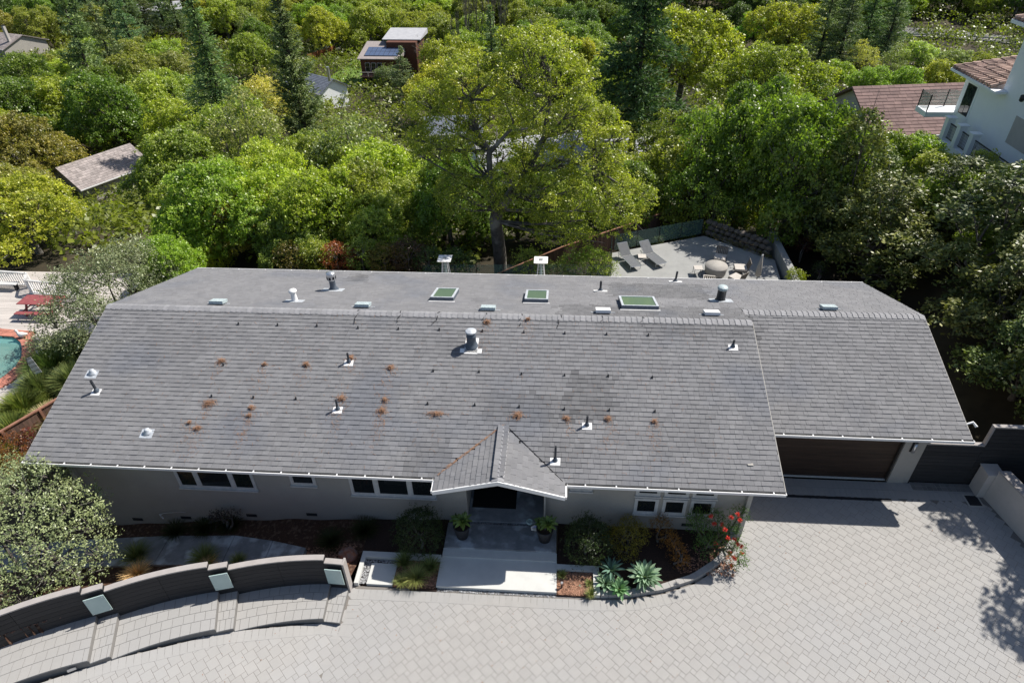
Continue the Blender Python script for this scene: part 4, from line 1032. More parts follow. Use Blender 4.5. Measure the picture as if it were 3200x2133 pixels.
COLR = dict(bigoak=(.33, .34, .07), oak=(.3, .335, .08), ygreen=(.37, .375, .075), dark=(.18, .235, .06), deep=(.1, .15, .05), bright=(.29, .355, .07), olive=(.27, .3, .16), gold=(.36, .32, .08), pale=(.5, .49, .2), yellow=(.38, .42, .04),
            pine=(.18, .25, .13), pinedk=(.085, .13, .06), gpine=(.18, .24, .14), cedar=(.2, .26, .13), brown=(.28, .27, .09), plum=(.09, .045, .035), maple=(.36, .44, .12), red=(.2, .15, .05), mag=(.11, .145, .06), grey=(.25, .27, .16), silver=(.32, .35, .2), limey=(.3, .33, .06), redder=(.3, .08, .05))
def plant(name, var, loc, h=None, r=None, col='oak', label=None, cat='tree', group=None, rot=None, colv=.12, squash=1.0):
    cr, trk, R, H = VAR[var]; loc = np.array(loc, float)
    sr = (r/R) if r else h/H; sh = (h/H) if h else sr
    o = thing(name, label, cat, loc, group); o.rotation_euler.z = rnd.uniform(0, 6.28) if rot is None else rot; o.scale = (sr*rnd.uniform(.86, 1.16), sr*squash*rnd.uniform(.86, 1.16), sh*rnd.uniform(.94, 1.04))
    c = np.array(COLR[col] if isinstance(col, str) else col)*np.array([1+rnd.uniform(-colv, colv), 1+rnd.uniform(-colv*.7, colv*.7), 1+rnd.uniform(-colv, colv)])*(1+rnd.uniform(-.12, .12))
    t = bpy.data.objects.new('trunk', trk); COL.objects.link(t); t.parent = o
    if cr:
        k = bpy.data.objects.new('crown', cr); COL.objects.link(k); k.parent = o; k.color = (*c, 1)
    return o
def tree_px(px, py, w, var, k=1.0, **kw):
    """crown centre and crown width as seen; the trunk stands on the ground under it"""
    v = ray(px, py); hk = VAR[var][3]/VAR[var][2]; lo = 12
    t = lo
    while t < 900:
        p = CAM+v*t; r = w*t/(2*FPX); h = r*hk*k
        if p[2]-T(p[0], p[1]) < h*.68: break
        t += max(.3, t*.006)
    return dict(loc=(p[0], p[1], float(T(p[0], p[1]))), r=r, h=h)
SPECIAL = []   # (px,py,w) of named trees, kept free of fill
def named(name, px, py, w, var, col, label, k=1.0, **kw):
    d = tree_px(px, py, w, var, k); SPECIAL.append((px, py, w)); return plant(name, var, d['loc'], d['h'], d['r'], col, label, **kw)

# ---- the big oak behind the ridge, built for itself
def big_tree(name, base, stems, lobes, dens, tuft, leaves, lsize, col, label, m='leaf', bark='bark', r0=.3, inner=.3):
    o = thing(name, label, 'tree', base); b = np.array(base, float)
    mb = MB()
    for pts, r_a, r_b in stems:
        n = len(pts); mb.tube(pts, [r_a+(r_b-r_a)*i/(n-1) for i in range(n)], 9, cap=False)
    ends = [np.array(s[0][k]) for s in stems for k in range(1, len(s[0]))]
    for l in lobes:
        c = np.array(l[:3]); q = min(ends, key=lambda e_: np.linalg.norm(e_-c)+(3 if e_[2] > c[2] else 0))
        mid = (q+c)/2+np.array([rnd.uniform(-.4, .4), rnd.uniform(-.4, .4), -.2]); mb.tube([q, mid, c, c+(c-mid)*.4], [r0*.3, r0*.2, r0*.1, r0*.03], 6, cap=False)
        for _ in range(5):
            w = unit(1)[0]*l[3]; w[2] = abs(w[2])*.8; mb.tube([c-(c-mid)*.3, c+w*.5, c+w*1.03], [r0*.1, r0*.055, r0*.015], 4, cap=False)
    t_ = mb.build('trunk', M[bark], None, smooth=True); t_.parent = o; t_.location = (-b).tolist()
    P, N, SD, HU = crown_pts(lobes, dens, tuft, leaves, inner=inner)
    me = leaf_mesh('crown', P-b, N, RG.uniform(lsize*.75, lsize*1.25, len(P)), M[m], .55, SD, HU)
    k = bpy.data.objects.new('crown', me); COL.objects.link(k); k.parent = o; k.color = (*COLR[col], 1)
    return o
def L_px(lst, Y):
    out = []
    for (px, py, wpx, dy) in lst:
        p = aty(px, py, Y+dy); d = (p-CAM)@FW; out.append((p[0], p[1], p[2], wpx*d/(2*FPX)))
    return out
YO = 20.5
bo = aty(1568, 860, YO); bo[2] = min(bo[2], -1.6)
st = [([aty(1568, 880, YO)-[0, 0, 1.5], aty(1560, 780, YO), aty(1548, 690, YO), aty(1556, 655, YO)], .42, .36),
      ([aty(1556, 660, YO), aty(1600, 600, YO), aty(1650, 530, YO+.5), aty(1700, 430, YO+1), aty(1720, 300, YO+1.5)], .34, .1),
      ([aty(1552, 665, YO), aty(1530, 560, YO+.5), aty(1528, 470, YO+1), aty(1490, 410, YO+1.5), aty(1470, 310, YO+2)], .24, .07),
      ([aty(1650, 530, YO+.5), aty(1760, 500, YO), aty(1850, 520, YO-.5)], .17, .07),
      ([aty(1528, 480, YO+1), aty(1590, 410, YO+1), aty(1660, 400, YO+1)], .14, .05)]
lob = L_px([(1700, 190, 190, 2), (1640, 240, 200, 1.5), (1740, 270, 210, 1.5), (1560, 290, 190, 1.5), (1470, 300, 170, 2), (1660, 340, 200, .5), (1770, 360, 180, 1), (1800, 440, 190, 1), (1440, 240, 140, 3), (1540, 370, 150, 2.5),
             (1620, 160, 120, 2.5), (1700, 135, 90, 2.5), (1880, 470, 150, 1), (1860, 560, 200, 0), (1930, 630, 180, 0), (1830, 660, 190, -1), (1730, 610, 190, -.5), (1740, 700, 170, -1.2), (1920, 700, 120, -.5), (1650, 620, 130, -1), (1500, 640, 150, -.8), (1430, 600, 140, 0), (1580, 570, 110, -1), (1390, 400, 150, 2.5), (1450, 470, 150, 1.5), (1800, 730, 110, -1.5), (1700, 520, 150, .5), (1330, 330, 130, 3), (1350, 480, 140, 2), (1560, 480, 150, 2.5), (1620, 520, 120, 3), (1420, 340, 140, 3), (1880, 390, 130, 2), (1640, 420, 110, 2)], YO)
for l in list(lob):
    for _ in range(2):
        v = unit(1)[0]; v[2] = abs(v[2])*.8; lob.append((l[0]+v[0]*l[3], l[1]+v[1]*l[3], l[2]+v[2]*l[3], l[3]*rnd.uniform(.35, .6)))
big_tree('oak_tree', bo, st, lob, 112, .25, 14, .135, 'bigoak', 'large spreading oak with forked pale trunk and yellow-green crown standing just behind the roof')
SPECIAL += [(1650, 330, 500), (1750, 600, 400), (1480, 400, 250)]
# tall dark pine to its right, reaching out of the frame
d = hit(1965, 545)
plant('pine_tree', 'pine0', (d[0], d[1], T(d[0], d[1])), h=31, r=6.3, col='pinedk', label='tall dark pine rising out of the frame behind and right of the large oak', rot=1.0)
SPECIAL += [(1950, 150, 260), (1960, 350, 180), (1965, 480, 80)]
named('cedar_tree', 640, 160, 330, 'cedar', 'cedar', 'blue-green cedar with layered horizontal sprays in the upper left', k=1.1)
named('cypress_tree', 890, 110, 150, 'cypress', 'pine', 'tall narrow dark cypress left of the bend in the far street')
named('flowering_tree', 825, 290, 175, 'round0', 'pale', 'rounded tree covered in pale cream-yellow new leaves above the roof left half')
named('pine_tree', 1535, 130, 150, 'pine1', 'gpine', 'grey-green pine standing before the bare poplars at the top centre', k=1.2)
named('pine_tree', 1255, 205, 105, 'pine1', 'gpine', 'grey-green pine hiding the right end of the house with solar panels')
named('pine_tree', 1215, 235, 90, 'round1', 'gpine', 'low grey-green pine below the deck of the house with solar panels')
for k, (px, py, w) in enumerate(((1450, 60, 90), (1490, 50, 90), (1535, 40, 90), (1560, 60, 80), (1430, 110, 80))):
    named('bare_poplar', px, py, w, 'bare0', 'oak', ['leftmost tall bare poplar of the grey-brown row at the top centre', 'second bare poplar from the left in the top centre row', 'bare poplar in the middle of the row, right behind the grey-green pine', 'rightmost tall bare poplar of the top centre row', 'shorter leafless poplar at the left foot of the poplar row'][k], k=2.0, group='bare poplars in a row')
named('bare_tree', 1325, 165, 120, 'bare1', 'oak', 'spreading leafless grey tree right of the house with solar panels', k=.8)
named('golden_tree', 800, 640, 330, 'oak1', 'gold', 'broad oak with golden brown-tinged leaves behind the left part of the roof')
named('golden_tree', 720, 560, 180, 'oak3', 'gold', 'smaller golden brown oak crown just behind the broad golden one')
named('yellow_shrub', 565, 730, 110, 'round0', 'yellow', 'bright yellow leafy shrub behind the roof left corner', cat='shrub')
named('yellow_shrub', 660, 790, 110, 'round1', 'yellow', 'yellow-green shrub just beyond the gutter, below the golden oak', cat='shrub')
named('plum_tree', 612, 545, 70, 'round1', 'plum', 'small dark purple leaved tree amid the green oaks on the left', k=1.2)
named('magnolia_tree', 2610, 530, 230, 'mag0', 'mag', 'dark glossy magnolia at the top of the row, nearest the red roofed house', k=.95)
named('green_tree', 2790, 380, 200, 'round0', 'bright', 'bright green rounded tree in front of the red roofed house')
named('green_tree', 2700, 440, 230, 'round1', 'bright', 'mid green leafy tree right below the red roofed house')
named('green_tree', 2880, 480, 200, 'round0', 'oak', 'green tree touching the white pillars of the stucco house')
named('green_tree', 3050, 590, 330, 'oak2', 'bright', 'large bright green tree in front of the black railing of the stucco house')
named('green_tree', 3180, 760, 260, 'oak4', 'bright', 'bright green tree at the right edge of the photo, above the magnolias')

for px, py, w, v, c, lab in ((2150, 120, 470, 'oak1', 'ygreen', 'huge spreading oak right of the dark pine, upper crown at the top of the photo'), (2400, 230, 380, 'oak3', 'oak', 'large oak left of the red roofed house'), (2240, 400, 380, 'oak0', 'oak', 'large oak crown above the brown board fence'), (2480, 60, 260, 'oak2', 'ygreen', 'oak at the top of the photo left of the far road'), (2050, 430, 260, 'thin0', 'dark', 'shaded oak right of the bare pine trunk'), (2560, 290, 180, 'oak4', 'dark', 'dark green round oak touching the left end of the red roof')):
    named('oak_tree', px, py, w, v, c, lab)
for x, y, h, r, v, c, lab in ((33.2, 26.0, 11.0, 4.1, 'oak1', 'dark', 'tall oak behind the patio corner whose shade dapples the concrete'), (31.2, 30.4, 11.5, 5.0, 'oak3', 'dark', 'tall oak just beyond the right half of the brown board fence'), (28.2, 28.2, 9.0, 3.6, 'thin0', 'dark', 'oak rising right behind the loungers and the fence'), (34.5, 34.5, 9.5, 5.0, 'oak2', 'dark', 'dark oak farther behind the patio corner'), (28.0, 32.0, 8.5, 4.8, 'oak4', 'oak', 'oak just beyond the middle of the brown board fence'), (22.5, 30.0, 6.5, 4.2, 'oak1', 'dark', 'dark oak beyond the left half of the brown board fence'), (38.0, 29.5, 8.0, 3.8, 'oak0', 'dark', 'oak between the pale maples and the magnolia row')):
    plant('oak_tree', v, (x, y, float(T(x, y))), h, r, c, lab)

for px, py, w, v, c, lab in ((2620, 215, 150, 'oak1', 'bright', 'bright tree just above the left end of the red roof'), (2720, 235, 150, 'oak2', 'oak', 'green tree above the red roof, second from its left end'), (2830, 240, 140, 'oak0', 'bright', 'bright green tree above the middle of the red roof'), (2940, 225, 150, 'oak3', 'ygreen', 'yellow-green tree above the red roof beside the stucco house'),
                         (2700, 165, 120, 'thin0', 'pale', 'pale yellowish slender tree below the far road'), (2800, 180, 120, 'thin1', 'olive', 'grey-green slender tree below the far road'), (2880, 160, 130, 'oak4', 'pale', 'pale cream-green tree below the guard rail'), (2990, 175, 130, 'oak1', 'olive', 'olive green tree below the guard rail near the stucco house'), (3080, 190, 130, 'oak2', 'oak', 'green tree left of the upper tile roof of the stucco house'), (3040, 250, 110, 'oak3', 'ygreen', 'yellowish tree directly left of the stucco house wing roof'),
                         (2850, 365, 110, 'round0', 'bright', 'rounded shrub in front of the red roof eave'), (2930, 395, 110, 'round1', 'oak', 'dark hedge shrub between red roof and stucco house'), (2740, 330, 90, 'round0', 'olive', 'grey-green shrub in front of the left gable of the red roof')):
    named('oak_tree' if v[0] in 'ot' else 'shrub', px, py, w, v, c, lab)

for x, y, h, r, v, c, lab in ((11.0, 24.6, 6.6, 3.6, 'oak2', 'dark', 'dark oak close behind the roof, just left of the large oak trunk'), (5.2, 24.2, 6.2, 3.5, 'oak4', 'oak', 'green oak close behind the roof, above the capped flue'), (-.6, 24.0, 6.2, 3.5, 'oak1', 'ygreen', 'yellow-green oak close behind the roof left of the capped flue'), (15.4, 26.4, 6.4, 3.2, 'oak0', 'dark', 'dark oak directly behind the large oak trunk'), (18.6, 25.4, 5.2, 2.8, 'oak3', 'oak', 'small oak at the left end of the brown board fence')):
    plant('oak_tree', v, (x, y, float(T(x, y))), h, r, c, lab)
# magnolias at the right of the house, placed on the rising bank
for (x, y, r, h, lab) in ((36.6, 20.5, 3.4, 6.6, 'tall glossy magnolia directly right of the patio retaining wall'), (35.4, 23.8, 3.0, 9.0, 'tallest magnolia, leaning over the patio corner by the retaining wall'), (40.2, 16.6, 3.8, 6.6, 'big magnolia right of the far corner of the roof'), (39.6, 12.4, 3.2, 6.0, 'magnolia beside the middle of the garage roof'), (43.5, 13.0, 3.4, 4.8, 'brown-tinged magnolia at the right edge, behind the row nearest the garage'), (38.6, 8.9, 2.9, 5.6, 'magnolia nearest the garage roof edge'), (42.3, 8.2, 3.2, 6.0, 'magnolia at the right edge beyond the dark fence'), (37.5, 25.5, 3.2, 6.6, 'magnolia behind the patio corner, beside the pale maples'), (41.0, 22.0, 3.3, 4.9, 'magnolia in the middle of the dark row, below the bright green trees')):
    plant('magnolia_tree', 'mag%d' % rnd.randrange(3), (x, y, float(T(x, y))-.2), h, r, (.13, .155, .065), lab, colv=.12)
for x, y, h, r, v, lab in ((42.4, 24.6, 3.9, 3.2, 'oak2', 'broad bright green tree right before the white terrace pillars'), (41.4, 29.6, 5.8, 3.3, 'oak4', 'bright green tree left of the white terrace pillars'), (38.6, 32.2, 6.0, 3.2, 'oak0', 'fresh green tree between the red roof and the magnolias'), (43.4, 20.6, 3.3, 2.8, 'oak1', 'bright green tree hiding the middle of the black terrace railing')):
    plant('green_tree', v, (x, y, float(T(x, y))), h, r, 'bright', lab)
plant('green_tree', 'oak3', (44.0, 17.6, float(T(44, 17.6))), 3.6, 3.2, 'bright', 'bright green tree hiding the foot of the black terrace railing')
plant('magnolia_tree', 'mag1', (39.4, 5.6, 0), 9.3, 3.4, 'mag', 'magnolia beyond the dark fence throwing leafy shade on the paving')
plant('magnolia_tree', 'mag0', (40.2, -1.2, -.5), 11.6, 3.6, 'mag', 'magnolia outside the right edge shading the lower right paving')
plant('magnolia_tree', 'mag2', (39.9, 2.0, -.5), 10.8, 3.5, 'mag', 'magnolia outside the right edge shading the driveway corner')
plant('magnolia_tree', 'mag0', (43.5, -2.6, -.5), 9.2, 3.8, 'mag', 'magnolia outside the right edge, nearest the camera')
# olive at the lower left, grey bush by the pool
def bush(name, lobes, dens, tuft, leaves, ls, col, label, cat='shrub', m='leaf', asp=.45, base=None, stemr=.06, inner=.35, twig=4, up=.35):
    b = np.array(base if base is not None else (lobes[0][0], lobes[0][1], min(l[2] for l in lobes)-lobes[0][3]), float)
    o = thing(name, label, cat, b); mb = MB()
    for l in lobes:
        c = np.array(l[:3]); mb.tube([b-[0, 0, .3], (b+c)/2+[rnd.uniform(-.2, .2), rnd.uniform(-.2, .2), 0], c], [stemr, stemr*.6, stemr*.3], 5, cap=False)
        for _ in range(twig):
            w = unit(1)[0]*l[3]; w[2] = abs(w[2]); mb.tube([c-[0, 0, l[3]*.3], c+w*.5, c+w*1.08], [stemr*.3, stemr*.2, stemr*.08], 3, cap=False)
    t_ = mb.build('trunk', M['bark']); t_.parent = o; t_.location = (-b).tolist()
    P, N, SD, HU = crown_pts(lobes, dens, tuft, leaves, inner=inner, up=up)
    k = bpy.data.objects.new('foliage', leaf_mesh('foliage', P-b, N, RG.uniform(ls*.7, ls*1.3, len(P)), M[m], asp, SD, HU)); COL.objects.link(k); k.parent = o; k.color = (*COLR.get(col, (.1, .1, .02)), 1) if isinstance(col, str) else (*col, 1)
    return o
def LB(lst): # (px,py,z,wpx)
    out = []
    for px, py, z, w in lst:
        p = atz(px, py, z); d = (p-CAM)@FW; out.append((p[0], p[1], p[2], w*d/(2*FPX)))
    return out
bush('olive_tree', LB([(90, 1560, 2.2, 260), (200, 1590, 2.0, 200), (60, 1680, 1.9, 300), (180, 1720, 1.6, 260), (280, 1640, 1.4, 150), (120, 1810, 1.2, 220), (20, 1800, 1.3, 260), (240, 1800, .9, 150), (310, 1740, .8, 120), (30, 1500, 2.0, 170), (160, 1490, 2.4, 110), (-40, 1620, 2, 260), (290, 1560, 1.7, 90), (70, 1880, .9, 140)]),
     290, .16, 8, .085, 'silver', 'loose grey-green olive shrub filling the lower left corner above the dark wall', 'tree', base=(-.2, -2.2, -1.2), stemr=.1, m='silver', twig=9, inner=.5)
for (x0, y0, x1, y1, ln) in ((150, 1500, 165, 1385, 1),):
    pass
bush('grey_shrub', LB([(330, 870, 2.2, 190), (410, 900, 1.6, 150), (250, 960, 1.4, 170), (170, 1010, 1.0, 130), (300, 1000, 1.3, 150), (420, 820, 2.0, 160), (220, 900, 1.8, 140), (140, 1080, .5, 90), (240, 1060, .9, 110), (500, 850, 1.2, 120)]),
     300, .26, 8, .11, 'grey', 'sparse grey-green bush spreading over the pool deck behind the red table', 'tree', base=(-6.0, 14.5, -1.4), stemr=.09, inner=.6, twig=12, m='silver')
# boxwood balls
for px, py, lab in ((1305, 1660, 'clipped dark round shrub left of the entry walk'), (1838, 1690, 'clipped dark round shrub right of the entry walk, beside the orange bushes')):
    p = atz(px, py, .8); bush('round_shrub', [(p[0], p[1]+.08, .66, .8)], 2600, .07, 6, .045, (.035, .055, .018), lab, base=(p[0], p[1], 0), asp=.6, inner=.12, twig=8)
# right bed shrubs
bush('yellow_bush', [(20.75, -.25, .6, .5), (20.4, -.1, .45, .42), (21.15, -.05, .5, .45), (20.8, -.6, .35, .4), (20.9, .2, .7, .35)], 900, .12, 8, .055, (.26, .2, .03), 'yellow and olive leaved bush in the shade right of the clipped round shrub', base=(20.8, -.2, 0))
bush('orange_bush', [(22.0, .2, .75, .36), (22.15, -.05, .5, .34)], 900, .1, 8, .05, (.3, .13, .03), 'orange leaved bush against the wall under the lower windows', base=(22, .1, 0))
bush('orange_bush', [(22.45, -.6, .5, .3), (22.6, -.85, .3, .28), (22.35, -.4, .7, .25)], 900, .09, 8, .05, (.36, .14, .03), 'low rusty orange bush behind the large agave', base=(22.5, -.7, 0))
bb = [(23.3, .0, 1.0, .5), (23.8, .1, 1.2, .42), (24.2, -.1, 1.0, .4), (23.5, -.4, .6, .42), (24.3, -.55, .7, .4), (24.55, .25, 1.5, .3), (24.5, -.9, .45, .3), (23.1, .2, 1.3, .3)]
o = bush('bottlebrush', bb, 520, .16, 8, .08, (.09, .16, .045), 'bottlebrush shrub with red flower heads at the house corner beside the driveway', base=(23.8, 0, 0), asp=.3, inner=.5, twig=6)
fm = None
for px, py in ((2222, 1612), (2257, 1638), (2285, 1616), (2305, 1606), (2312, 1624), (2275, 1680), (2295, 1684), (2306, 1699), (2317, 1706), (2279, 1724), (2236, 1697), (2292, 1739), (2318, 1727), (2243, 1762), (2287, 1765), (2266, 1654), (2232, 1636), (2296, 1744)):
    p = aty(px, py, rnd.uniform(-1.0, -.5) if px > 2260 else -.2); mb = MB()
    for _ in range(70):
        d_ = unit(1)[0]; q = unit(1)[0]*.006; mb.add([p-q, p+q, p+d_*.085+q, p+d_*.085-q], [(0, 1, 2, 3)])
    f = mb.build('flower_head', M['flower'], o, org=p)
# red photinia hedge behind the roof
k = 0
for px, py, w, c in ((905, 800, 90, 'red'), (980, 790, 80, 'ygreen'), (1050, 800, 90, 'redder'), (1130, 790, 100, 'dark'), (1200, 810, 100, 'red'), (1275, 800, 110, 'plum'), (1340, 815, 90, 'deep'), (1420, 830, 110, 'deep')):
    p = aty(px, py, 18.0); d_ = (p-CAM)@FW; r = w*d_/(2*FPX)
    bush('photinia_shrub', [(p[0], p[1], p[2], r*1.0), (p[0]+r*.6, p[1]+.5, p[2]-.4, r*.8), (p[0]-r*.5, p[1]+.6, p[2]-.3, r*.8), (p[0], p[1]+.3, p[2]-1.6, r*1.2)], 300, .15, 7, .1, c,
         ['reddish leaved shrub, leftmost of the hedge behind the far gutter', 'yellow-green shrub, second from the left in the hedge behind the gutter', 'brightest red shrub behind the gutter, left of the capped flue', 'dark green shrub between the bright red one and the first white heater', 'red-brown shrub behind the far gutter, two before the left heater', 'dark purple-red shrub just left of the left patio heater', 'dark green shrub with a red tinge directly left of the left patio heater', 'dark green shrub just right of the left patio heater'][k], base=(p[0], p[1], -1.5)); k += 1
# pale maples by the patio, small round golden shrubs
for px, py, w, lab in ((2240, 650, 120, 'small pale green maple left of the round golden shrubs'), (2420, 610, 110, 'small pale green maple in front of the magnolias, above the patio corner')):
    p = aty(px, py, 25.8); r = w*((p-CAM)@FW)/(2*FPX); z = float(T(p[0], p[1]))
    bush('maple_tree', [(p[0], p[1], p[2], r*.7), (p[0]-r*.8, p[1], p[2]-.5, r*.5), (p[0]+r*.8, p[1], p[2]+.2, r*.55), (p[0]+.1, p[1], p[2]-r*1.1, r*.5), (p[0]-.2, p[1]+.5, p[2]+r*.6, r*.45)], 190, .2, 7, .12, 'maple', lab, 'tree', base=(p[0], p[1], z), stemr=.07, inner=.5)
for px, py, lab in ((2313, 678, 'upper left of the three small golden shrubs behind the patio'), (2315, 702, 'lower left of the three small golden shrubs behind the patio'), (2368, 700, 'right of the three small golden shrubs behind the patio'), (2485, 865, 'round golden shrub right of the patio retaining wall, near the gutter')):
    p = aty(px, py, 27 if py < 800 else 17.2); bush('golden_shrub', [(p[0], p[1], p[2], .42 if py < 800 else .5)], 900, .1, 7, .08, (.22, .24, .02), lab, base=(p[0], p[1], float(T(p[0], p[1]))-.2))
for px, py, w, lab, c in ((1880, 815, 80, 'leafy shrub left of the patio glass edge', 'oak'), (1850, 800, 90, 'light green shrub at the foot of the brown fence', 'bright'), (1800, 830, 120, 'dark shrub behind the glass railing right of the right heater', 'dark'), (1650, 820, 110, 'light leaved shrub left of the right patio heater', 'oak'), (1740, 850, 90, 'low shrub seen through the glass railing', 'olive')):
    p = aty(px, py, 18.2); r = w*((p-CAM)@FW)/(2*FPX); bush('garden_shrub', [(p[0], p[1], p[2]-.2, r), (p[0]+.5, p[1]+.3, p[2]-.7, r*.8)], 300, .15, 7, .1, c, lab, base=(p[0], p[1], -1.5))
named('red_maple', 2500, 740, 90, 'round0', 'plum', 'dark red leaved small tree right of the patio retaining wall')
# dark little shrub and grasses in the shaded front bed
bush('dark_shrub', [(6.1, .15, .1, .42), (6.5, .2, .15, .35), (5.8, .2, .0, .3)], 420, .12, 6, .06, (.03, .016, .014), 'dark purple-black twiggy shrub against the front wall', base=(6.1, .2, -.5), inner=.6, twig=10)
def grass(name, x, y, z, r, h, n, col, label, group=None, w=.014, brown=0.0):
    o = thing(name, label, 'grass clump', (x, y, z), group)
    a = RG.uniform(0, 6.283, n); q = np.sqrt(RG.random(n)); l = h*RG.uniform(.6, 1.1, n); sp = r*q
    bx_, by_ = np.cos(a)*sp*.35, np.sin(a)*sp*.35; dx, dy = np.cos(a), np.sin(a)
    pts = []
    for s in (0, .35, .7, 1.0):
        out_ = sp*(s**1.8)*1.1; zz = l*(s-.42*q*s**2.2); pts.append(np.stack([bx_+dx*out_, by_+dy*out_, zz], 1))
    side = np.stack([-dy, dx, np.zeros(n)], 1)
    V = []; ww = (w, w*.9, w*.6, w*.1)
    for p, q_ in zip(pts, ww): V.append(p-side*q_/2); V.append(p+side*q_/2)
    V = np.stack(V, 1).reshape(-1, 3); b8 = np.arange(n)[:, None]*8
    F = np.concatenate([b8+np.array([[2*k, 2*k+1, 2*k+3, 2*k+2]]) for k in range(3)], 0)
    me = bpy.data.meshes.new('blades'); me.vertices.add(len(V)); me.vertices.foreach_set('co', V.ravel().astype(np.float32)); me.loops.add(F.size); me.loops.foreach_set('vertex_index', F.ravel().astype(np.int32)); me.polygons.add(len(F)); me.polygons.foreach_set('loop_start', np.arange(0, F.size, 4, dtype=np.int32))
    hue = np.clip(RG.random(n)*.6+brown, 0, 1); at = me.attributes.new('hue', 'FLOAT', 'FACE'); at.data.foreach_set('value', np.tile(hue, 3).astype(np.float32)); at = me.attributes.new('shade', 'FLOAT', 'FACE'); at.data.foreach_set('value', np.tile(RG.random(n), 3).astype(np.float32))
    me.materials.append(M['blade']); me.update(calc_edges=True)
    k = bpy.data.objects.new('blades', me); COL.objects.link(k); k.parent = o; k.color = (*col, 1); return o
GR = (.17, .21, .09); TAN = (.46, .38, .26)
for x, y, r, h, lab, b in ((13.25, -1.35, .35, .65, 'tufted green grass clump on the pale stepping slab edge', .1), (13.75, -1.9, .42, .5, 'large tan topped grass clump spilling over the paving left of the walk', .5), (14.15, -1.5, .36, .55, 'dark green grass clump against the left side of the front walk', .1), (13.3, -2.05, .28, .35, 'low thin grass tuft left of the tan topped clump', .3),
                         (18.6, -1.5, .17, .25, 'tiny grass tuft at the upper left of the square bark bed', .2), (19.55, -2.15, .2, .3, 'small grass tuft at the lower right corner of the square bark bed', .2), (19.5, -1.75, .14, .2, 'small sparse tuft by the right side of the square bark bed', .2)):
    grass('grass_clump', x, y, .06, r, h, int(900*r), GR, lab, brown=b)
def zb_at(x, y): return float(zbed(np.array(x), np.array(y)))
for px, py, r, h, lab, b, c in ((430, 1790, .45, .5, 'pale straw coloured mound of grass behind the dark wall', .75, TAN), (430, 1740, .5, .75, 'green spiky grass behind the straw coloured mound', .1, GR), (640, 1745, .5, .6, 'green grass fan behind the middle of the dark wall', .15, GR), (650, 1762, .35, .3, 'small straw mound at the foot of the green grass fan', .8, TAN), (745, 1755, .3, .45, 'small green grass fan right of the larger fan behind the wall', .15, GR),
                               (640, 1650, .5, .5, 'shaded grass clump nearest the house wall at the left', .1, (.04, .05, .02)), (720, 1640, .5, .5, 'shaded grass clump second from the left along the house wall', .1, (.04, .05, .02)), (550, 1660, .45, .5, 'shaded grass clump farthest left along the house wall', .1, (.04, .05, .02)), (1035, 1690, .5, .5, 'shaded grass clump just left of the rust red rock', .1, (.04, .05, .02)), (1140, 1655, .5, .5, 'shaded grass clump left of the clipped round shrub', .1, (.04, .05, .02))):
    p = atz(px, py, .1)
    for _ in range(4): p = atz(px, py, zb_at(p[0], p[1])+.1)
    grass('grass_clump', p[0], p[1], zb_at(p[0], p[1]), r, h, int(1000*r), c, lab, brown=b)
p = atz(540, 1770, .5); bush('bare_red_shrub', [(p[0], p[1], zb_at(p[0], p[1])+.55, .38), (p[0]+.2, p[1], zb_at(p[0], p[1])+.3, .3)], 90, .1, 4, .05, (.16, .05, .045), 'twiggy reddish shrub between the two grass fans behind the wall', base=(p[0], p[1], zb_at(p[0], p[1])), inner=.8, twig=40, stemr=.03)
# left side grasses near the neighbour's fence
LG_ = [((210, 1080), .9, 1.5, (.2, .26, .1)), ((150, 1140), 1.0, 1.6, (.18, .25, .09)), ((230, 1180), .9, 1.5, GR), ((120, 1200), .8, 1.4, GR), ((280, 1080), .8, 1.3, GR), ((60, 1260), .9, 1.2, (.16, .2, .05)), ((150, 1290), .8, 1.0, TAN), ((30, 1330), .9, 1.1, (.17, .21, .06)), ((210, 1260), .6, .9, TAN)]
for k, ((px, py), r, h, c) in enumerate(LG_):
    p = atz(px, py, -.4); grass('tall_grass', p[0], p[1], -1.3, r, h+.4, 1500, c, ['tall arching green grass right below the grey bush', 'largest arching grass clump beside the flag', 'arching green grass touching the roof left edge', 'arching green grass next to the pool coping', 'arching grass tucked under the grey bush near the roof', 'light green grass at the left edge of the photo above the leaning fence', 'tan dry grass clump above the leaning fence', 'lowest light green grass at the left edge, by the fence top', 'dry tan grass between fence and roof edge'][k], 'arching grasses by the pool fence', w=.045)
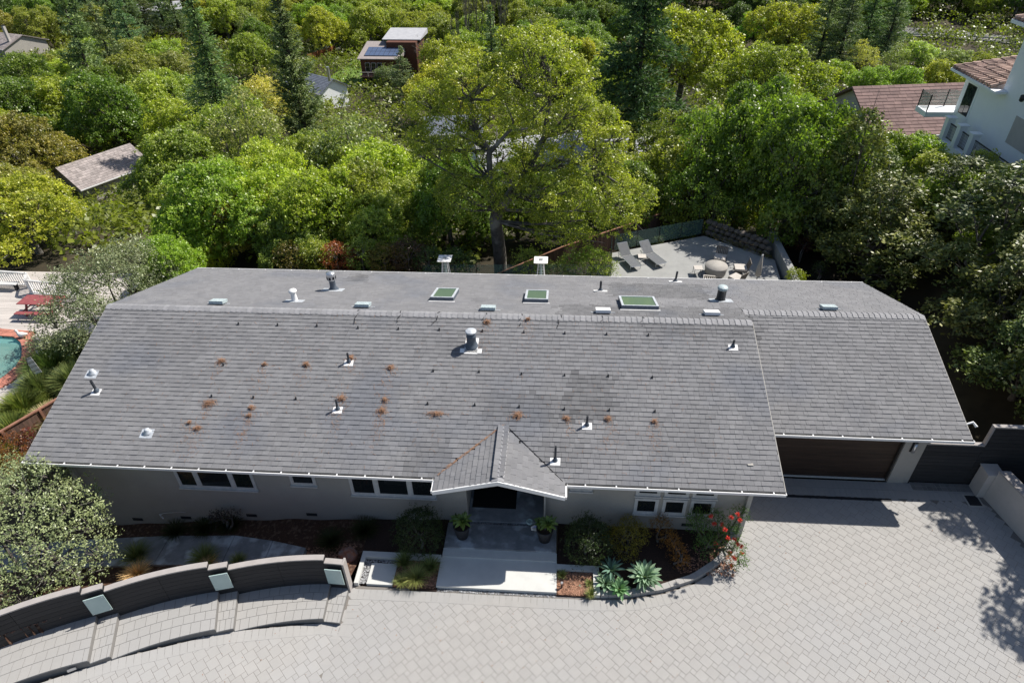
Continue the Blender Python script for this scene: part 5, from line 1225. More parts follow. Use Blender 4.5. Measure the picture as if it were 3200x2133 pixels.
# agaves
def rosette(name, c, r, n, L, W, col, label, cat='succulent', tilt0=.25, tilt1=1.35, m='fleshy', part='leaf', curl=.25):
    o = thing(name, label, cat, c); c = np.array(c, float)
    for k in range(n):
        f = k/n; a = k*2.399+rnd.uniform(-.1, .1); el = tilt1-(tilt1-tilt0)*f**.8; l = L*rnd.uniform(.85, 1.1)*(.75+.35*f if f < .6 else 1); w = W*rnd.uniform(.85, 1.1)
        d = np.array([math.cos(a), math.sin(a), 0]); s = np.array([-math.sin(a), math.cos(a), 0]); up_ = np.array([0, 0, 1.]); mb = MB(); prev = None; rows = []
        for t_, ww in ((0, .45), (.25, .8), (.55, 1), (.8, .7), (1, .04)):
            e2 = el-curl*t_*t_*2; p = c+d*(r*.15)+(d*math.cos(el-curl*t_)+up_*math.sin(el-curl*t_))*l*t_; nrm = -d*math.sin(e2)+up_*math.cos(e2)
            rows.append((p-s*w*ww/2+nrm*.02*ww, p-nrm*.015, p+s*w*ww/2+nrm*.02*ww))
        V = [v for r_ in rows for v in r_]; F = []
        for i in range(4): F += [(3*i, 3*i+1, 3*i+4, 3*i+3), (3*i+1, 3*i+2, 3*i+5, 3*i+4)]
        mb.add(V, F, rnd.random()); q = mb.build(part, M[m], o); q.color = (*col, 1)
        at = q.data.attributes.new('hue', 'FLOAT', 'FACE'); at.data.foreach_set('value', np.full(8, rnd.random(), np.float32))
    return o
AG = (.2, .3, .21)
def agpos(px, py, z): return atz(px, py, z)
rosette('agave', agpos(2015, 1800, .35), .2, 44, .58, .14, (.24, .34, .25), 'largest pale green agave, by the curved curb', tilt0=.15)
rosette('agave', agpos(1935, 1838, .2), .2, 24, .42, .14, (.17, .3, .16), 'mid green agave between the largest agave and the concrete edging')
rosette('agave', agpos(1893, 1822, .2), .2, 20, .4, .13, AG, 'agave against the concrete edging of the square bark bed')
rosette('agave', agpos(1910, 1780, .3), .2, 24, .5, .08, (.12, .2, .17), 'darker narrow leaved agave behind the others, half in shade')
for px, py, r, lab, big in ((1468, 1640, .2, 'charcoal pot left of the porch', 1), (1703, 1650, .2, 'charcoal pot right of the porch', 1)):
    p = atz(px-25 if px < 1500 else px, py-10, .9); p = np.array([p[0], p[1]-.1, .27])
    t = thing('planter_pot', 'tall charcoal planter pot left of the dark porch' if px < 1500 else 'tall charcoal planter pot right of the dark porch', 'plant pot', p)
    MB().lathe(p, [(.2, 0), (.26, .35), (.3, .55), (.3, .6), (.26, .6), (.25, .54), (.001, .54)], 24).build('pot_body', M['pot'], t, smooth=True)
    MB().lathe(p+[0, 0, .541], [(.245, 0), (.001, .01)], 20).build('potting_soil', M['mulchdk'], t)
    mn = p+np.array([.1 if px < 1500 else .12, -.12, .95])
    rosette('fox_tail_agave', mn, .1, 26, .36, .12, (.2, .27, .09), 'large soft green rosette in the pot '+('left' if px < 1500 else 'right')+' of the porch', tilt0=.05, tilt1=1.4, curl=.2)
    rosette('fox_tail_agave', p+np.array([-.18, .05, .8]), .08, 16, .24, .09, (.17, .24, .08), 'smaller rosette behind the large one in the pot '+('left' if px < 1500 else 'right')+' of the porch', tilt0=.1, tilt1=1.4)
    MB().tube([p+[0, 0, .5], p+[.03, -.05, .8], mn-[0, 0, .03]], [.03, .028, .03], 8).build('stem', M['bark'], t)
# rock
def rock(name, c, r, m, label, parent=None):
    rr = random.Random(int(c[0]*100)); mb = MB(); n = 9
    rings = []
    for i, (q, z) in enumerate(((1.0, -.2), (1.0, .25), (.75, .6), (.3, .8))):
        for k in range(n):
            a = 6.283*k/n; mb.V.append((c[0]+r*q*math.cos(a)*rr.uniform(.8, 1.15), c[1]+r*q*math.sin(a)*rr.uniform(.7, 1.0), c[2]+r*z*rr.uniform(.8, 1.15)))
    for i in range(3):
        for k in range(n): mb.F.append((i*n+k, i*n+(k+1) % n, (i+1)*n+(k+1) % n, (i+1)*n+k)); mb.A.append(.5)
    mb.F.append(tuple(3*n+k for k in range(n))); mb.A.append(.5)
    o = mb.build(name, m, parent, org=c); 
    if label: tag(o, label, 'rock')
    return o
p = atz(1085, 1730, .15); rock('boulder', (p[0], p[1], .02), .38, M['redrock'], 'rust red boulder in the mulch behind the dark wall end')
# ================================================================ FENCES, REAR GARDEN, PATIO
def atx(px, py, x):
    v = ray(px, py); return CAM + v*(x-CAM[0])/v[0]
# dark board fence right of the garage
df = thing('dark_board_fence', 'dark horizontal board fence with pale cap stepping up right of the garage', 'fence', (33, 3.4, 0))
for k in range(11):
    MB().box(31.76, 3.40, .02+k*.181, 33.79, 3.44, .02+k*.181+.172, rnd.uniform(.1, .9)).build('board', M['wallboard'], df)
for k in range(16):
    MB().box(33.80, 3.40, .02+k*.181, 37.5, 3.44, .02+k*.181+.172, rnd.uniform(.1, .9)).build('board', M['wallboard'], df)
MB().box(31.76, 3.36, 2.02, 33.77, 3.52, 2.08).build('fence_cap', M['cap'], df); MB().box(33.73, 3.36, 2.93, 37.5, 3.52, 2.99).build('fence_cap', M['cap'], df)
MB().box(33.73, 3.37, 2.082, 33.79, 3.51, 2.928).build('step_post', M['cap'], df); MB().box(31.76, 3.445, -.4, 37.5, 3.50, 2.01).build('fence_core', M['felt'], df)
cob = MB(); x = 31.8
while x < 33.95:
    w = rnd.uniform(.14, .24)
    for r_ in range(2): cob.box(x, 2.98+r_*.2, -.04, x+w-.012, 3.165+r_*.2, .008+rnd.uniform(0, .008), rnd.random())
    x += w
o = cob.build('cobble_strip', M['paverd'], drive); tag(o, kind='stuff')
cw = thing('cream_garden_wall', 'low cream plastered wall with a stubby end pillar at the right edge of the driveway', 'wall', (34.2, 3, 0))
def wseg(y0, y1, z0, z1, off0, off1, mb):
    mb.prism([(wall_x(y0)+off0, y0), (wall_x(y1)+off0, y1), (wall_x(y1)+off1, y1), (wall_x(y0)+off1, y0)][::1], z0, z1)
m_ = MB(); wseg(2.75, -22, -1.0, 1.38, .08, .42, m_); m_.build('wall_body', M['creamstucco'], cw)
m_ = MB(); wseg(2.75, -22, 1.382, 1.45, .05, .45, m_); m_.build('wall_cap', M['cap'], cw)
m_ = MB(); m_.box(33.96, 2.76, -1.0, 34.5, 3.3, 1.15); m_.build('pillar', M['creamstucco'], cw); m_ = MB(); m_.box(33.93, 2.73, 1.152, 34.53, 3.33, 1.2); m_.build('pillar_cap', M['creamstucco'], cw)

# rear deck behind the house, heaters
o = MB().box(6, 13.1, -1.5, 21.2, 17.7, -.1).build('rear_terrace', M['patio']); tag(o, kind='structure')
def heater(c, lab):
    t = thing('patio_heater', lab, 'patio heater', c, 'white pyramid patio heaters'); c = np.array(c, float)
    MB().box(c[0]-.28, c[1]-.28, c[2], c[0]+.28, c[1]+.28, c[2]+.42).build('base', M['white'], t)
    for sx in (-1, 1):
        for sy in (-1, 1):
            a = c+[sx*.26, sy*.26, .42]; b = c+[sx*.13, sy*.13, 1.95]; MB().tube([a, b], .025, 4).build('leg', M['white'], t)
    MB().tube([c+[0, 0, .42], c+[0, 0, 1.9]], .075, 16, cap=False).build('glass_tube', M['frost'], t, smooth=True)
    g = MB()
    for z in np.linspace(.6, 1.8, 7): 
        w = .25-(z-.42)/1.53*.13
        for s in (-1, 1): g.box(c[0]-w, c[1]+s*w-.006, c[2]+z, c[0]+w, c[1]+s*w+.006, c[2]+z+.012); g.box(c[0]+s*w-.006, c[1]-w, c[2]+z, c[0]+s*w+.006, c[1]+w, c[2]+z+.012)
    o = g.build('wire_guard', M['metal'], t); tag(o, kind='stuff')
    w = .37; w2 = .2
    h = MB(); h.add([(c[0]-w, c[1]-w, c[2]+2.12), (c[0]+w, c[1]-w, c[2]+2.12), (c[0]+w, c[1]+w, c[2]+2.12), (c[0]-w, c[1]+w, c[2]+2.12), (c[0]-w2, c[1]-w2, c[2]+1.98), (c[0]+w2, c[1]-w2, c[2]+1.98), (c[0]+w2, c[1]+w2, c[2]+1.98), (c[0]-w2, c[1]+w2, c[2]+1.98)],
               [(0, 1, 2, 3), (7, 6, 5, 4), (0, 4, 5, 1), (1, 5, 6, 2), (2, 6, 7, 3), (3, 7, 4, 0)])
    h.build('hood', M['white'], t); MB().box(c[0]-.1, c[1]-.1, c[2]+2.121, c[0]+.1, c[1]+.1, c[2]+2.15).build('hood_cap', M['metal'], t)
heater((12.08, 16.3, -.1), 'white pyramid patio heater left of the large oak trunk, seen over the gutter')
heater((17.3, 16.35, -.1), 'white pyramid patio heater right of the large oak trunk, seen over the gutter')
# patio
o = MB().prism([(20.9, 14.0), (30.6, 14.0), (31.4, 21.4), (27.66, 24.4), (21.6, 21.9), (21.3, 19.0)], -1.2, -.5).build('patio', M['patio']); tag(o, kind='structure')
gr_ = thing('glass_railing', 'frameless glass railing with slim dark posts along the terrace and patio edge', 'railing', (21.3, 18.5, -.5))
def glass_run(a, b, z, n, h=1.05):
    a = np.array(a, float); b = np.array(b, float); d = (b-a)/n; u = d/np.linalg.norm(d); nrm = np.array([-u[1], u[0]]); L_ = np.linalg.norm(d)
    for k in range(n):
        c = a+d*(k+.5); MB().obox((c[0], c[1], z+.08+h/2), (u[0], u[1], 0), (nrm[0], nrm[1], 0), (0, 0, 1), L_/2-.03, .006, h/2).build('glass_panel', M['clear'], gr_)
        MB().tube([(*(a+d*k), z), (*(a+d*k), z+h+.12)], .022, 6).build('post', M['darkmetal'], gr_)
    MB().tube([(*b, z), (*b, z+h+.12)], .022, 6).build('post', M['darkmetal'], gr_)
glass_run((10.5, 17.6), (21.25, 18.1), -.3, 7); glass_run((21.28, 18.3), (21.5, 21.9), -.5, 2); glass_run((21.7, 22.1), (27.5, 24.55), -.5, 4)
rw = MB().prism([(31.42, 15.0), (31.8, 15.0), (31.95, 24.0), (31.55, 24.0)], -1.5, .12).build('patio_retaining_wall', M['patio'], org=(31.6, 19, 0)); tag(rw, 'pale concrete retaining wall along the right side of the patio', 'wall')
sw = thing('stone_wall', 'rough stacked stone wall in the shade behind the patio', 'wall', (29.8, 23.6, -.5))
for k in range(11):
    for r_ in range(3):
        f = (k+.5*(r_ % 2))/11; x = 28.0+3.3*f; y = 24.75-2.9*f+r_*.16; rock('stone', (x, y, -.45+r_*.3), rnd.uniform(.2, .27), M['stone'], None, sw)
gb_ = [(28.3+.28*k, 24.1-.25*k, -.45, .22) for k in range(11)]
bush('ground_cover', gb_, 600, .08, 6, .05, (.17, .14, .02), 'low golden ground cover along the patio edge below the stone wall', base=(29.6, 22.9, -.5))
# brown board fence
bf = thing('board_fence', 'brown weathered vertical board fence running diagonally behind the patio', 'fence', (22, 24.5, -1.8))
fp = [np.array([13.6, 19.13]), np.array([18.55, 22.17]), np.array([27.4, 28.83]), np.array([34.2, 34.8])]; ft = [-1.0, -.2, -.2, -.2]
for i in range(3):
    a, b = fp[i], fp[i+1]; L_ = np.linalg.norm(b-a); n = int(L_/.17); u = (b-a)/L_; nr = np.array([u[1], -u[0]])
    for k in range(n):
        c = a+u*(k+.5)*L_/n; z1 = ft[i]+(ft[i+1]-ft[i])*(k+.5)/n
        MB().obox((c[0], c[1], z1-1.05), (u[0], u[1], 0), (nr[0], nr[1], 0), (0, 0, 1), L_/n/2-.006, .012, .95, rnd.random()).build('board', M['wood'], bf)
    q = MB(); c = (a+b)/2-nr*.03; q.obox((c[0], c[1], (ft[i]+ft[i+1])/2-.1), (u[0], u[1], (ft[i+1]-ft[i])/L_), (nr[0], nr[1], 0), (0, 0, 1), L_/2, .05, .035); q.build('top_rail', M['redwood'], bf)
# ---- patio furniture
def frame_tube(mb, pts, r=.016): mb.tube(pts, r, 5)
def lounger(c, ang, lab):
    t = thing('sun_lounger', lab, 'sun lounger', c, 'dark sling loungers on the patio'); c = np.array(c, float); u = np.array([math.cos(ang), math.sin(ang), 0]); s = np.array([-math.sin(ang), math.cos(ang), 0]); z = np.array([0, 0, 1.])
    P_ = lambda a, b, h: c+u*a+s*b+z*h
    f = MB()
    for b in (-.33, .33): frame_tube(f, [P_(-.9, b, .32), P_(.95, b, .32)]); frame_tube(f, [P_(-.5, b, .32), P_(-1.15, b, .85)])
    frame_tube(f, [P_(.95, -.33, .32), P_(.95, .33, .32)]); frame_tube(f, [P_(-1.15, -.33, .85), P_(-1.15, .33, .85)]); frame_tube(f, [P_(-.95, -.33, .32), P_(-.95, .33, .32)])
    f.build('frame', M['metal'], t)
    for a in (-.8, .8):
        for b in (-.33, .33): q = MB(); frame_tube(q, [P_(a, b, .32), P_(a, b, 0)]); q.build('leg', M['metal'], t)
    q = MB(); a1 = [P_(-.42, -.31, .325), P_(.93, -.31, .325), P_(.93, .31, .325), P_(-.42, .31, .325)]; q.hexa([v-z*.012 for v in a1]+a1); q.build('seat_sling', M['sling'], t)
    q = MB(); a1 = [P_(-1.13, -.31, .845), P_(-.47, -.31, .33), P_(-.47, .31, .33), P_(-1.13, .31, .845)]; q.hexa([v-z*.015 for v in a1]+a1); q.build('backrest_sling', M['sling'], t)
lounger((22.55, 20.6, -.5), math.radians(-68), 'dark sling lounger left of the small side table, nearest the glass railing corner')
lounger((24.0, 20.95, -.5), math.radians(-62), 'dark sling lounger right of the small side table')
def side_table(c, lab):
    t = thing('side_table', lab, 'side table', c, 'small metal side tables'); c = np.array(c, float)
    MB().box(c[0]-.24, c[1]-.24, c[2]+.43, c[0]+.24, c[1]+.24, c[2]+.455).build('table_top', M['cushion'], t)
    for sx in (-1, 1):
        for sy in (-1, 1): MB().box(c[0]+sx*.22-.012, c[1]+sy*.22-.012, c[2], c[0]+sx*.22+.012, c[1]+sy*.22+.012, c[2]+.429).build('leg', M['darkmetal'], t)
side_table((23.3, 20.75, -.5), 'small pale topped side table between the two dark loungers'); side_table((26.45, 19.5, -.5), 'small pale topped side table left of the round covered fire pit')
fp_ = thing('fire_pit_table', 'round taupe covered fire pit in the middle of the patio chairs', 'fire pit', (27.5, 19.6, -.5))
MB().lathe((27.5, 19.6, -.5), [(.56, 0), (.6, .1), (.63, .35), (.66, .52), (.64, .57), (.001, .6)], 30).build('fabric_cover', M['cover'], fp_, smooth=True)
MB().lathe((27.5, 19.6, -.5), [(.5, -.0), (.5, .05), (.001, .05)], 20).build('base', M['darkmetal'], fp_)
def chair(c, ang, lab):
    t = thing('patio_chair', lab, 'chair', c, 'low wicker chairs round the fire pit'); c = np.array(c, float); u = np.array([math.cos(ang), math.sin(ang), 0]); s = np.array([-math.sin(ang), math.cos(ang), 0]); z = np.array([0, 0, 1.])
    MB().obox(c+z*.36, u, s, z, .34, .33, .06).build('seat_cushion', M['cushion'], t)
    MB().obox(c+z*.27, u, s, z, .35, .35, .025).build('seat_frame', M['wicker'], t)
    n_ = np.cross(s, u*.25+z); n_ = np.array([-u[0], -u[1], 0])*.97+z*-.25; b = MB(); up_ = (z-u*.28); up_ /= np.linalg.norm(up_)
    ctr = c-u*.42+z*.55
    for k in range(7): b.obox(ctr+s*(-.3+.1*k), np.cross(s, up_), s, up_, .01, .035, .26)
    b.obox(ctr+up_*.28, np.cross(s, up_), s, up_, .02, .35, .025); o = b.build('backrest', M['wicker'], t)
    for a in (-.3, .3):
        for d_ in (-.33, .33): MB().obox(c+u*a+s*d_+z*.12, u, s, z, .018, .018, .12).build('leg', M['darkmetal'], t)
chair((28.0, 20.95, -.5), math.radians(-110), 'low wicker chair beyond the round fire pit, its back to the stone wall'); chair((28.95, 19.75, -.5), math.radians(175), 'low wicker chair right of the round fire pit'); chair((26.9, 18.35, -.5), math.radians(80), 'low wicker chair nearest the gutter, its woven back to the camera'); chair((28.5, 18.6, -.5), math.radians(130), 'low wicker chair between the fire pit and the closed umbrella')
um = thing('closed_umbrella', 'closed tan patio umbrella right of the chairs, white tip above the gutter', 'umbrella', (29.5, 18.2, -.5))
MB().tube([(29.5, 18.2, -.5), (29.5, 18.2, 1.6)], .025, 8).build('pole', M['darkmetal'], um)
MB().lathe((29.5, 18.2, -.5), [(.08, .7), (.17, .8), (.14, 1.3), (.05, 2.0), (.001, 2.05)], 12).build('canopy', M['cover'], um, smooth=True); MB().lathe((29.5, 18.2, 1.52), [(.05, 0), (.045, .06), (.001, .1)], 10).build('finial', M['white'], um)
for x, y, z, r, c, lab in ((33.3, 22.4, -.6, .5, (.1, .02, .02), 'dark red mound of leaves right of the retaining wall'), (33.4, 19.6, -.6, .5, (.04, .06, .02), 'dark green shrub right of the retaining wall'), (24.6, 23.6, -.9, .35, (.09, .12, .04), 'sprawling shrub between glass railing and patio'), (23.2, 23.4, -.9, .4, (.08, .11, .03), 'shrub behind the glass beside the loungers')):
    bush('garden_shrub', [(x, y, z+r, r), (x+.5*r, y+.4, z+.7*r, r*.7)], 420, .12, 7, .08, c, lab, base=(x, y, z-.3))

# ================================================================ THE POOL GARDEN ON THE LEFT
pin = [(-18, 12.9), (-14, 12.5), (-12.0, 12.3), (-11.22, 12.25), (-10.49, 11.79), (-10.01, 11.24), (-9.53, 10.51), (-9.3, 9.7), (-9.39, 8.78), (-10.2, 7.4), (-12, 6.3), (-18, 5.6)]
pout = [(-18, 13.6), (-14, 13.15), (-12.47, 12.94), (-10.36, 12.77), (-10.0, 12.1), (-9.45, 11.48), (-8.91, 10.65), (-8.48, 9.51), (-8.66, 8.6), (-9.5, 6.8), (-11.7, 5.6), (-18, 4.9)]
dk = MB(); 
dk.prism([(-22, 5), (-7.0, 5), (-7.0, 19.2), (-22, 19.2)][::1], -2.6, -1.9); dkb = dk.build('deck_foundation', M['felt']); tag(dkb, kind='structure')
def inpoly(x, y, P_):
    c = False; j = len(P_)-1
    for i in range(len(P_)):
        if (P_[i][1] > y) != (P_[j][1] > y) and x < (P_[j][0]-P_[i][0])*(y-P_[i][1])/(P_[j][1]-P_[i][1])+P_[i][0]: c = not c
        j = i
    return c
deckroot = MB().box(-20, 5.0, -1.8, -7.2, 5.1, -1.1).build('pool_deck', M['deck']); tag(deckroot, kind='structure')
y = 5.12
while y < 19.0:
    x0 = -20.0; runs = []
    xs_ = np.arange(-20, -7.15, .1); st_ = None
    for x in xs_:
        ins = inpoly(x, y+.075, pout)
        if not ins and st_ is None: st_ = x
        if (ins or x >= xs_[-1]-.01) and st_ is not None:
            if x-st_ > .15: runs.append((st_, x))
            st_ = None
    for a, b in runs: MB().box(a, y, -1.14, b, y+.142, -1.1+rnd.uniform(-.003, .003), rnd.random()).build('deck_board', M['deck'], deckroot)
    y += .152
pool = MB(); n = len(pin)
pool.prism(pin[::-1], -2.5, -2.45); pl_ = pool.build('pool_basin', M['pooltile']); tag(pl_, kind='structure')
wb = MB()
for i in range(n-1):
    (a, b), (c, d) = pin[i], pin[i+1]; wb.add([(a, b, -2.45), (c, d, -2.45), (c, d, -1.12), (a, b, -1.12)], [(0, 1, 2, 3)])
wb.build('pool_wall', M['pooltile'], pl_)
WORG[pl_.name] = np.zeros(3)
wt = MB().add([(p[0], p[1], -1.22) for p in pin[::-1]], [tuple(range(n))]).build('pool_water', M['water']); tag(wt, kind='structure')
cpn = thing('brick_coping', 'red brick coping curving round the turquoise pool', 'pool edge', (-9.3, 10, -1.1))
def resample(P_, step):
    P_ = [np.array(p, float) for p in P_]; L_ = [0]
    for i in range(len(P_)-1): L_.append(L_[-1]+np.linalg.norm(P_[i+1]-P_[i]))
    m = int(L_[-1]/step); out = []
    for k in range(m+1):
        s = L_[-1]*k/m; i = min(max(0, int(np.searchsorted(L_, s))-1), len(P_)-2); t_ = (s-L_[i])/(L_[i+1]-L_[i]); out.append(P_[i]+(P_[i+1]-P_[i])*t_)
    return out
m = 150; A_ = resample(pin, .01); B_ = resample(pout, .01)
for k in range(m):
    a0 = A_[int(k/m*(len(A_)-1))]; a1 = A_[int((k+.9)/m*(len(A_)-1))]; b0 = B_[int(k/m*(len(B_)-1))]; b1 = B_[int((k+.9)/m*(len(B_)-1))]
    if a0[0] < -14.5: continue
    for u0, u1 in ((0, .6), (.63, 1)):
        MB().prism([a0+(b0-a0)*u0, b0*u1+a0*(1-u1), b1*u1+a1*(1-u1), a1+(b1-a1)*u0][::-1], -1.2, -1.06, rnd.random()).build('brick', M['brick'], cpn)
# duck
dc = thing('duck_ornament', 'white duck ornament standing on the brick pool edge', 'duck', (-10.6, 12.2, -1.06))
d0 = np.array([-10.6, 12.2, -1.06]); rl = []
body = MB().tube([d0+[.3, .05, .22], d0+[.22, .03, .2], d0+[.05, 0, .17], d0+[-.12, 0, .2], d0+[-.2, 0, .28], d0+[-.2, 0, .38], d0+[-.24, 0, .44], d0+[-.29, 0, .44]], [.02, .08, .15, .14, .075, .055, .075, .03], 14)
body.build('body', M['shell'], dc, smooth=True); MB().tube([d0+[-.29, 0, .435], d0+[-.38, 0, .42]], [.028, .012], 8).build('bill', M['brick'], dc)
for s in (-1, 1): MB().tube([d0+[.02, s*.06, .1], d0+[-.02, s*.06, 0]], .015, 5).build('leg', M['brick'], dc)
# picnic table
pt_ = thing('picnic_table', 'dark red picnic table on the pale pool deck', 'table', (-11.1, 14.75, -1.1)); c = np.array([-11.1, 14.75, -1.1])
for k in range(5): MB().box(c[0]-1.05, c[1]-.48+k*.194, c[2]+.76, c[0]+1.05, c[1]-.48+k*.194+.186, c[2]+.8).build('plank', M['redpaint'], pt_)
for s in (-1, 1):
    MB().box(c[0]-1.0, c[1]+s*.85-.14, c[2]+.42, c[0]+1.0, c[1]+s*.85+.14, c[2]+.46).build('bench', M['redpaint'], pt_)
    q = MB(); q.obox(c+[s*.75, .3, .38], (1, 0, 0), (0, .5, -.87), (0, .87, .5), .04, .44, .05).build('leg', M['redpaint'], pt_); MB().obox(c+[s*.75, -.3, .38], (1, 0, 0), (0, -.5, -.87), (0, -.87, .5), .04, .44, .05).build('leg', M['redpaint'], pt_)
    MB().box(c[0]+s*.75-.03, c[1]-.95, c[2]+.36, c[0]+s*.75+.03, c[1]+.95, c[2]+.41).build('cross_beam', M['redpaint'], pt_)
# white railing
rl = thing('deck_railing', 'weathered white slatted deck railing zigzagging behind the red picnic table', 'railing', (-14, 17.3, -1.1))
def railrun(a, b, h=.95):
    a = np.array(a, float); b = np.array(b, float); L_ = np.linalg.norm(b-a); u = (b-a)/L_; s = np.array([-u[1], u[0]]); c = (a+b)/2
    MB().obox((c[0], c[1], -1.1+h), (u[0], u[1], 0), (s[0], s[1], 0), (0, 0, 1), L_/2, .07, .02).build('top_rail', M['greywhite'], rl); MB().obox((c[0], c[1], -1.0), (u[0], u[1], 0), (s[0], s[1], 0), (0, 0, 1), L_/2, .04, .03).build('bottom_rail', M['white'], rl)
    n = int(L_/.16)
    for k in range(n):
        p = a+u*(k+.5)*L_/n; MB().obox((p[0], p[1], -.56), (u[0], u[1], 0), (s[0], s[1], 0), (0, 0, 1), .03, .02, .41).build('slat', M['white'], rl)
    for p in (a, b): MB().obox((p[0], p[1], -.62), (u[0], u[1], 0), (s[0], s[1], 0), (0, 0, 1), .05, .05, .49).build('post', M['white'], rl)
railrun((-20, 17.9), (-13.7, 17.35)); railrun((-13.6, 17.3), (-13.2, 16.6)); railrun((-13.1, 16.55), (-9.6, 16.1))
bn = thing('bench', 'dark bench in the shade below the white railing', 'bench', (-16, 17, -1.1)); MB().box(-18, 16.8, -.7, -14.2, 17.15, -.65).build('seat', M['greywhite'], bn)
for x in (-17.8, -16, -14.4): MB().box(x, 16.85, -1.1, x+.08, 17.1, -.701).build('leg', M['felt'], bn)
# flag
fl_ = thing('garden_flag', 'pale striped pennant on a thin pole at the edge of the grasses by the pool', 'flag', (-6.9, 7.6, -1.1))
MB().tube([(-6.9, 7.6, -1.3), (-6.4, 7.9, 1.1)], .012, 5).build('pole', M['darkmetal'], fl_)
for k in range(8):
    z = 1.0-.12*k; MB().obox((-6.32+.02*k*.3, 7.9, z), (.93, .1, .35), (0, 1, 0), (-.35, 0, .93), .16+.01*k, .004, .05).build('stripe', M['shell'] if k % 2 else M['cushion'], fl_)
# leaning fence at the left
lf = thing('leaning_fence', 'weathered brown board fence running diagonally at the left edge', 'fence', (-4.7, 5, -1.5)); a = np.array([-6.3, 1.9]); b = np.array([-3.4, 7.5]); L_ = np.linalg.norm(b-a); u = (b-a)/L_; s = np.array([-u[1], u[0]]); n = 38
for k in range(n):
    p = a+u*(k+.5)*L_/n; MB().obox((p[0], p[1], -.75), (u[0], u[1], 0), (s[0], s[1], 0), (0, 0, 1), L_/n/2-.004, .012, .9, rnd.random()).build('board', M['wood'], lf)
c = (a+b)/2; MB().obox((c[0], c[1], .18), (u[0], u[1], 0), (s[0], s[1], 0), (0, 0, 1), L_/2, .06, .03).build('top_rail', M['redwood'], lf)
for k in range(4): p = a+u*(k+.5)*L_/4-s*.05; MB().obox((p[0], p[1], -.75), (u[0], u[1], 0), (s[0], s[1], 0), (0, 0, 1), .05, .035, .92).build('post', M['redwood'], lf)
for k, (px, py, z, w, c_) in enumerate(((40, 1395, -.3, 100, (.22, .07, .03)), (30, 1450, -.5, 110, (.28, .13, .04)), (95, 1370, -.3, 70, (.16, .03, .03)), (10, 1420, -.4, 90, (.2, .17, .03)))):
    p = atz(px, py, z); r = w*((p-CAM)@FW)/(2*FPX); bush('nandina_shrub', [(p[0], p[1], z, r), (p[0]+.4*r, p[1]-.5*r, z-.3, r*.8), (p[0]-.6*r, p[1]+.3*r, z-.3, r*.7)], 420, .1, 7, .07, c_, ['red-orange leaved shrub in front of the leaning fence', 'orange tinged shrub lowest at the left edge, above the olive', 'dark red shrub between the leaning fence and the roof corner', 'yellow-green shrub touching the left edge below the fence'][k], base=(p[0], p[1], -1.6))
# lawn sign and lamp by the porch
p = atz(1672, 1655, .45)
sg = thing('yard_sign', 'small blue and white house shaped yard sign on a stake right of the porch', 'sign', (p[0], p[1], .27))
MB().add([(p[0]-.14, p[1], .42), (p[0]+.14, p[1], .42), (p[0]+.14, p[1], .62), (p[0], p[1], .7), (p[0]-.14, p[1], .62), (p[0]-.14, p[1]+.02, .42), (p[0]+.14, p[1]+.02, .42), (p[0]+.14, p[1]+.02, .62), (p[0], p[1]+.02, .7), (p[0]-.14, p[1]+.02, .62)],
         [(4, 3, 2, 1, 0)[::-1], (5, 6, 7, 8, 9)[::-1], (0, 5, 6, 1), (1, 6, 7, 2), (2, 7, 8, 3), (3, 8, 9, 4), (4, 9, 5, 0)]).build('board', M['shell'], sg)
MB().add([(p[0]-.12, p[1]-.003, .6), (p[0]+.12, p[1]-.003, .6), (p[0], p[1]-.003, .68)], [(0, 1, 2)]).build('blue_gable', mat('sign_blue', (.05, .12, .45)), sg)
MB().box(p[0]-.1, p[1]-.003, .53, p[0]+.1, p[1]-.002, .56).box(p[0]-.08, p[1]-.003, .47, p[0]+.08, p[1]-.002, .49).build('lettering', mat('sign_ink', (.05, .06, .12)), sg)
MB().box(p[0]-.012, p[1]+.005, .2, p[0]+.012, p[1]+.018, .419).build('stake', M['metal'], sg)
p = atz(1655, 1628, .35); hz_ = MB().lathe((p[0], p[1], .3), [(.13, 0), (.14, .04), (.1, .07), (.07, .05), (.001, .05)], 18).build('round_dish', M['frost'], org=(p[0], p[1], .3)); tag(hz_, 'small round pale dish on the porch floor by the yard sign', 'dish')
pl = thing('path_light', 'small black path light at the left edge of the square bark bed', 'garden light', (18.6, -1.95, .06)); MB().tube([(18.6, -1.95, .0), (18.6, -1.95, .32)], .03, 8).build('post', M['vent_black'], pl); MB().tube([(18.6, -1.95, .32), (18.6, -1.95, .38)], .04, 10).build('lamp_head', M['metal'], pl)
sp = MB().lathe((19.22, -1.83, .062), [(.05, 0), (.05, .015), (.001, .02)], 14).build('sprinkler_cap', mat('green_plastic', (.1, .3, .22)), org=(19.22, -1.83, .06)); tag(sp, 'round green sprinkler cap in the square bark bed', 'sprinkler')

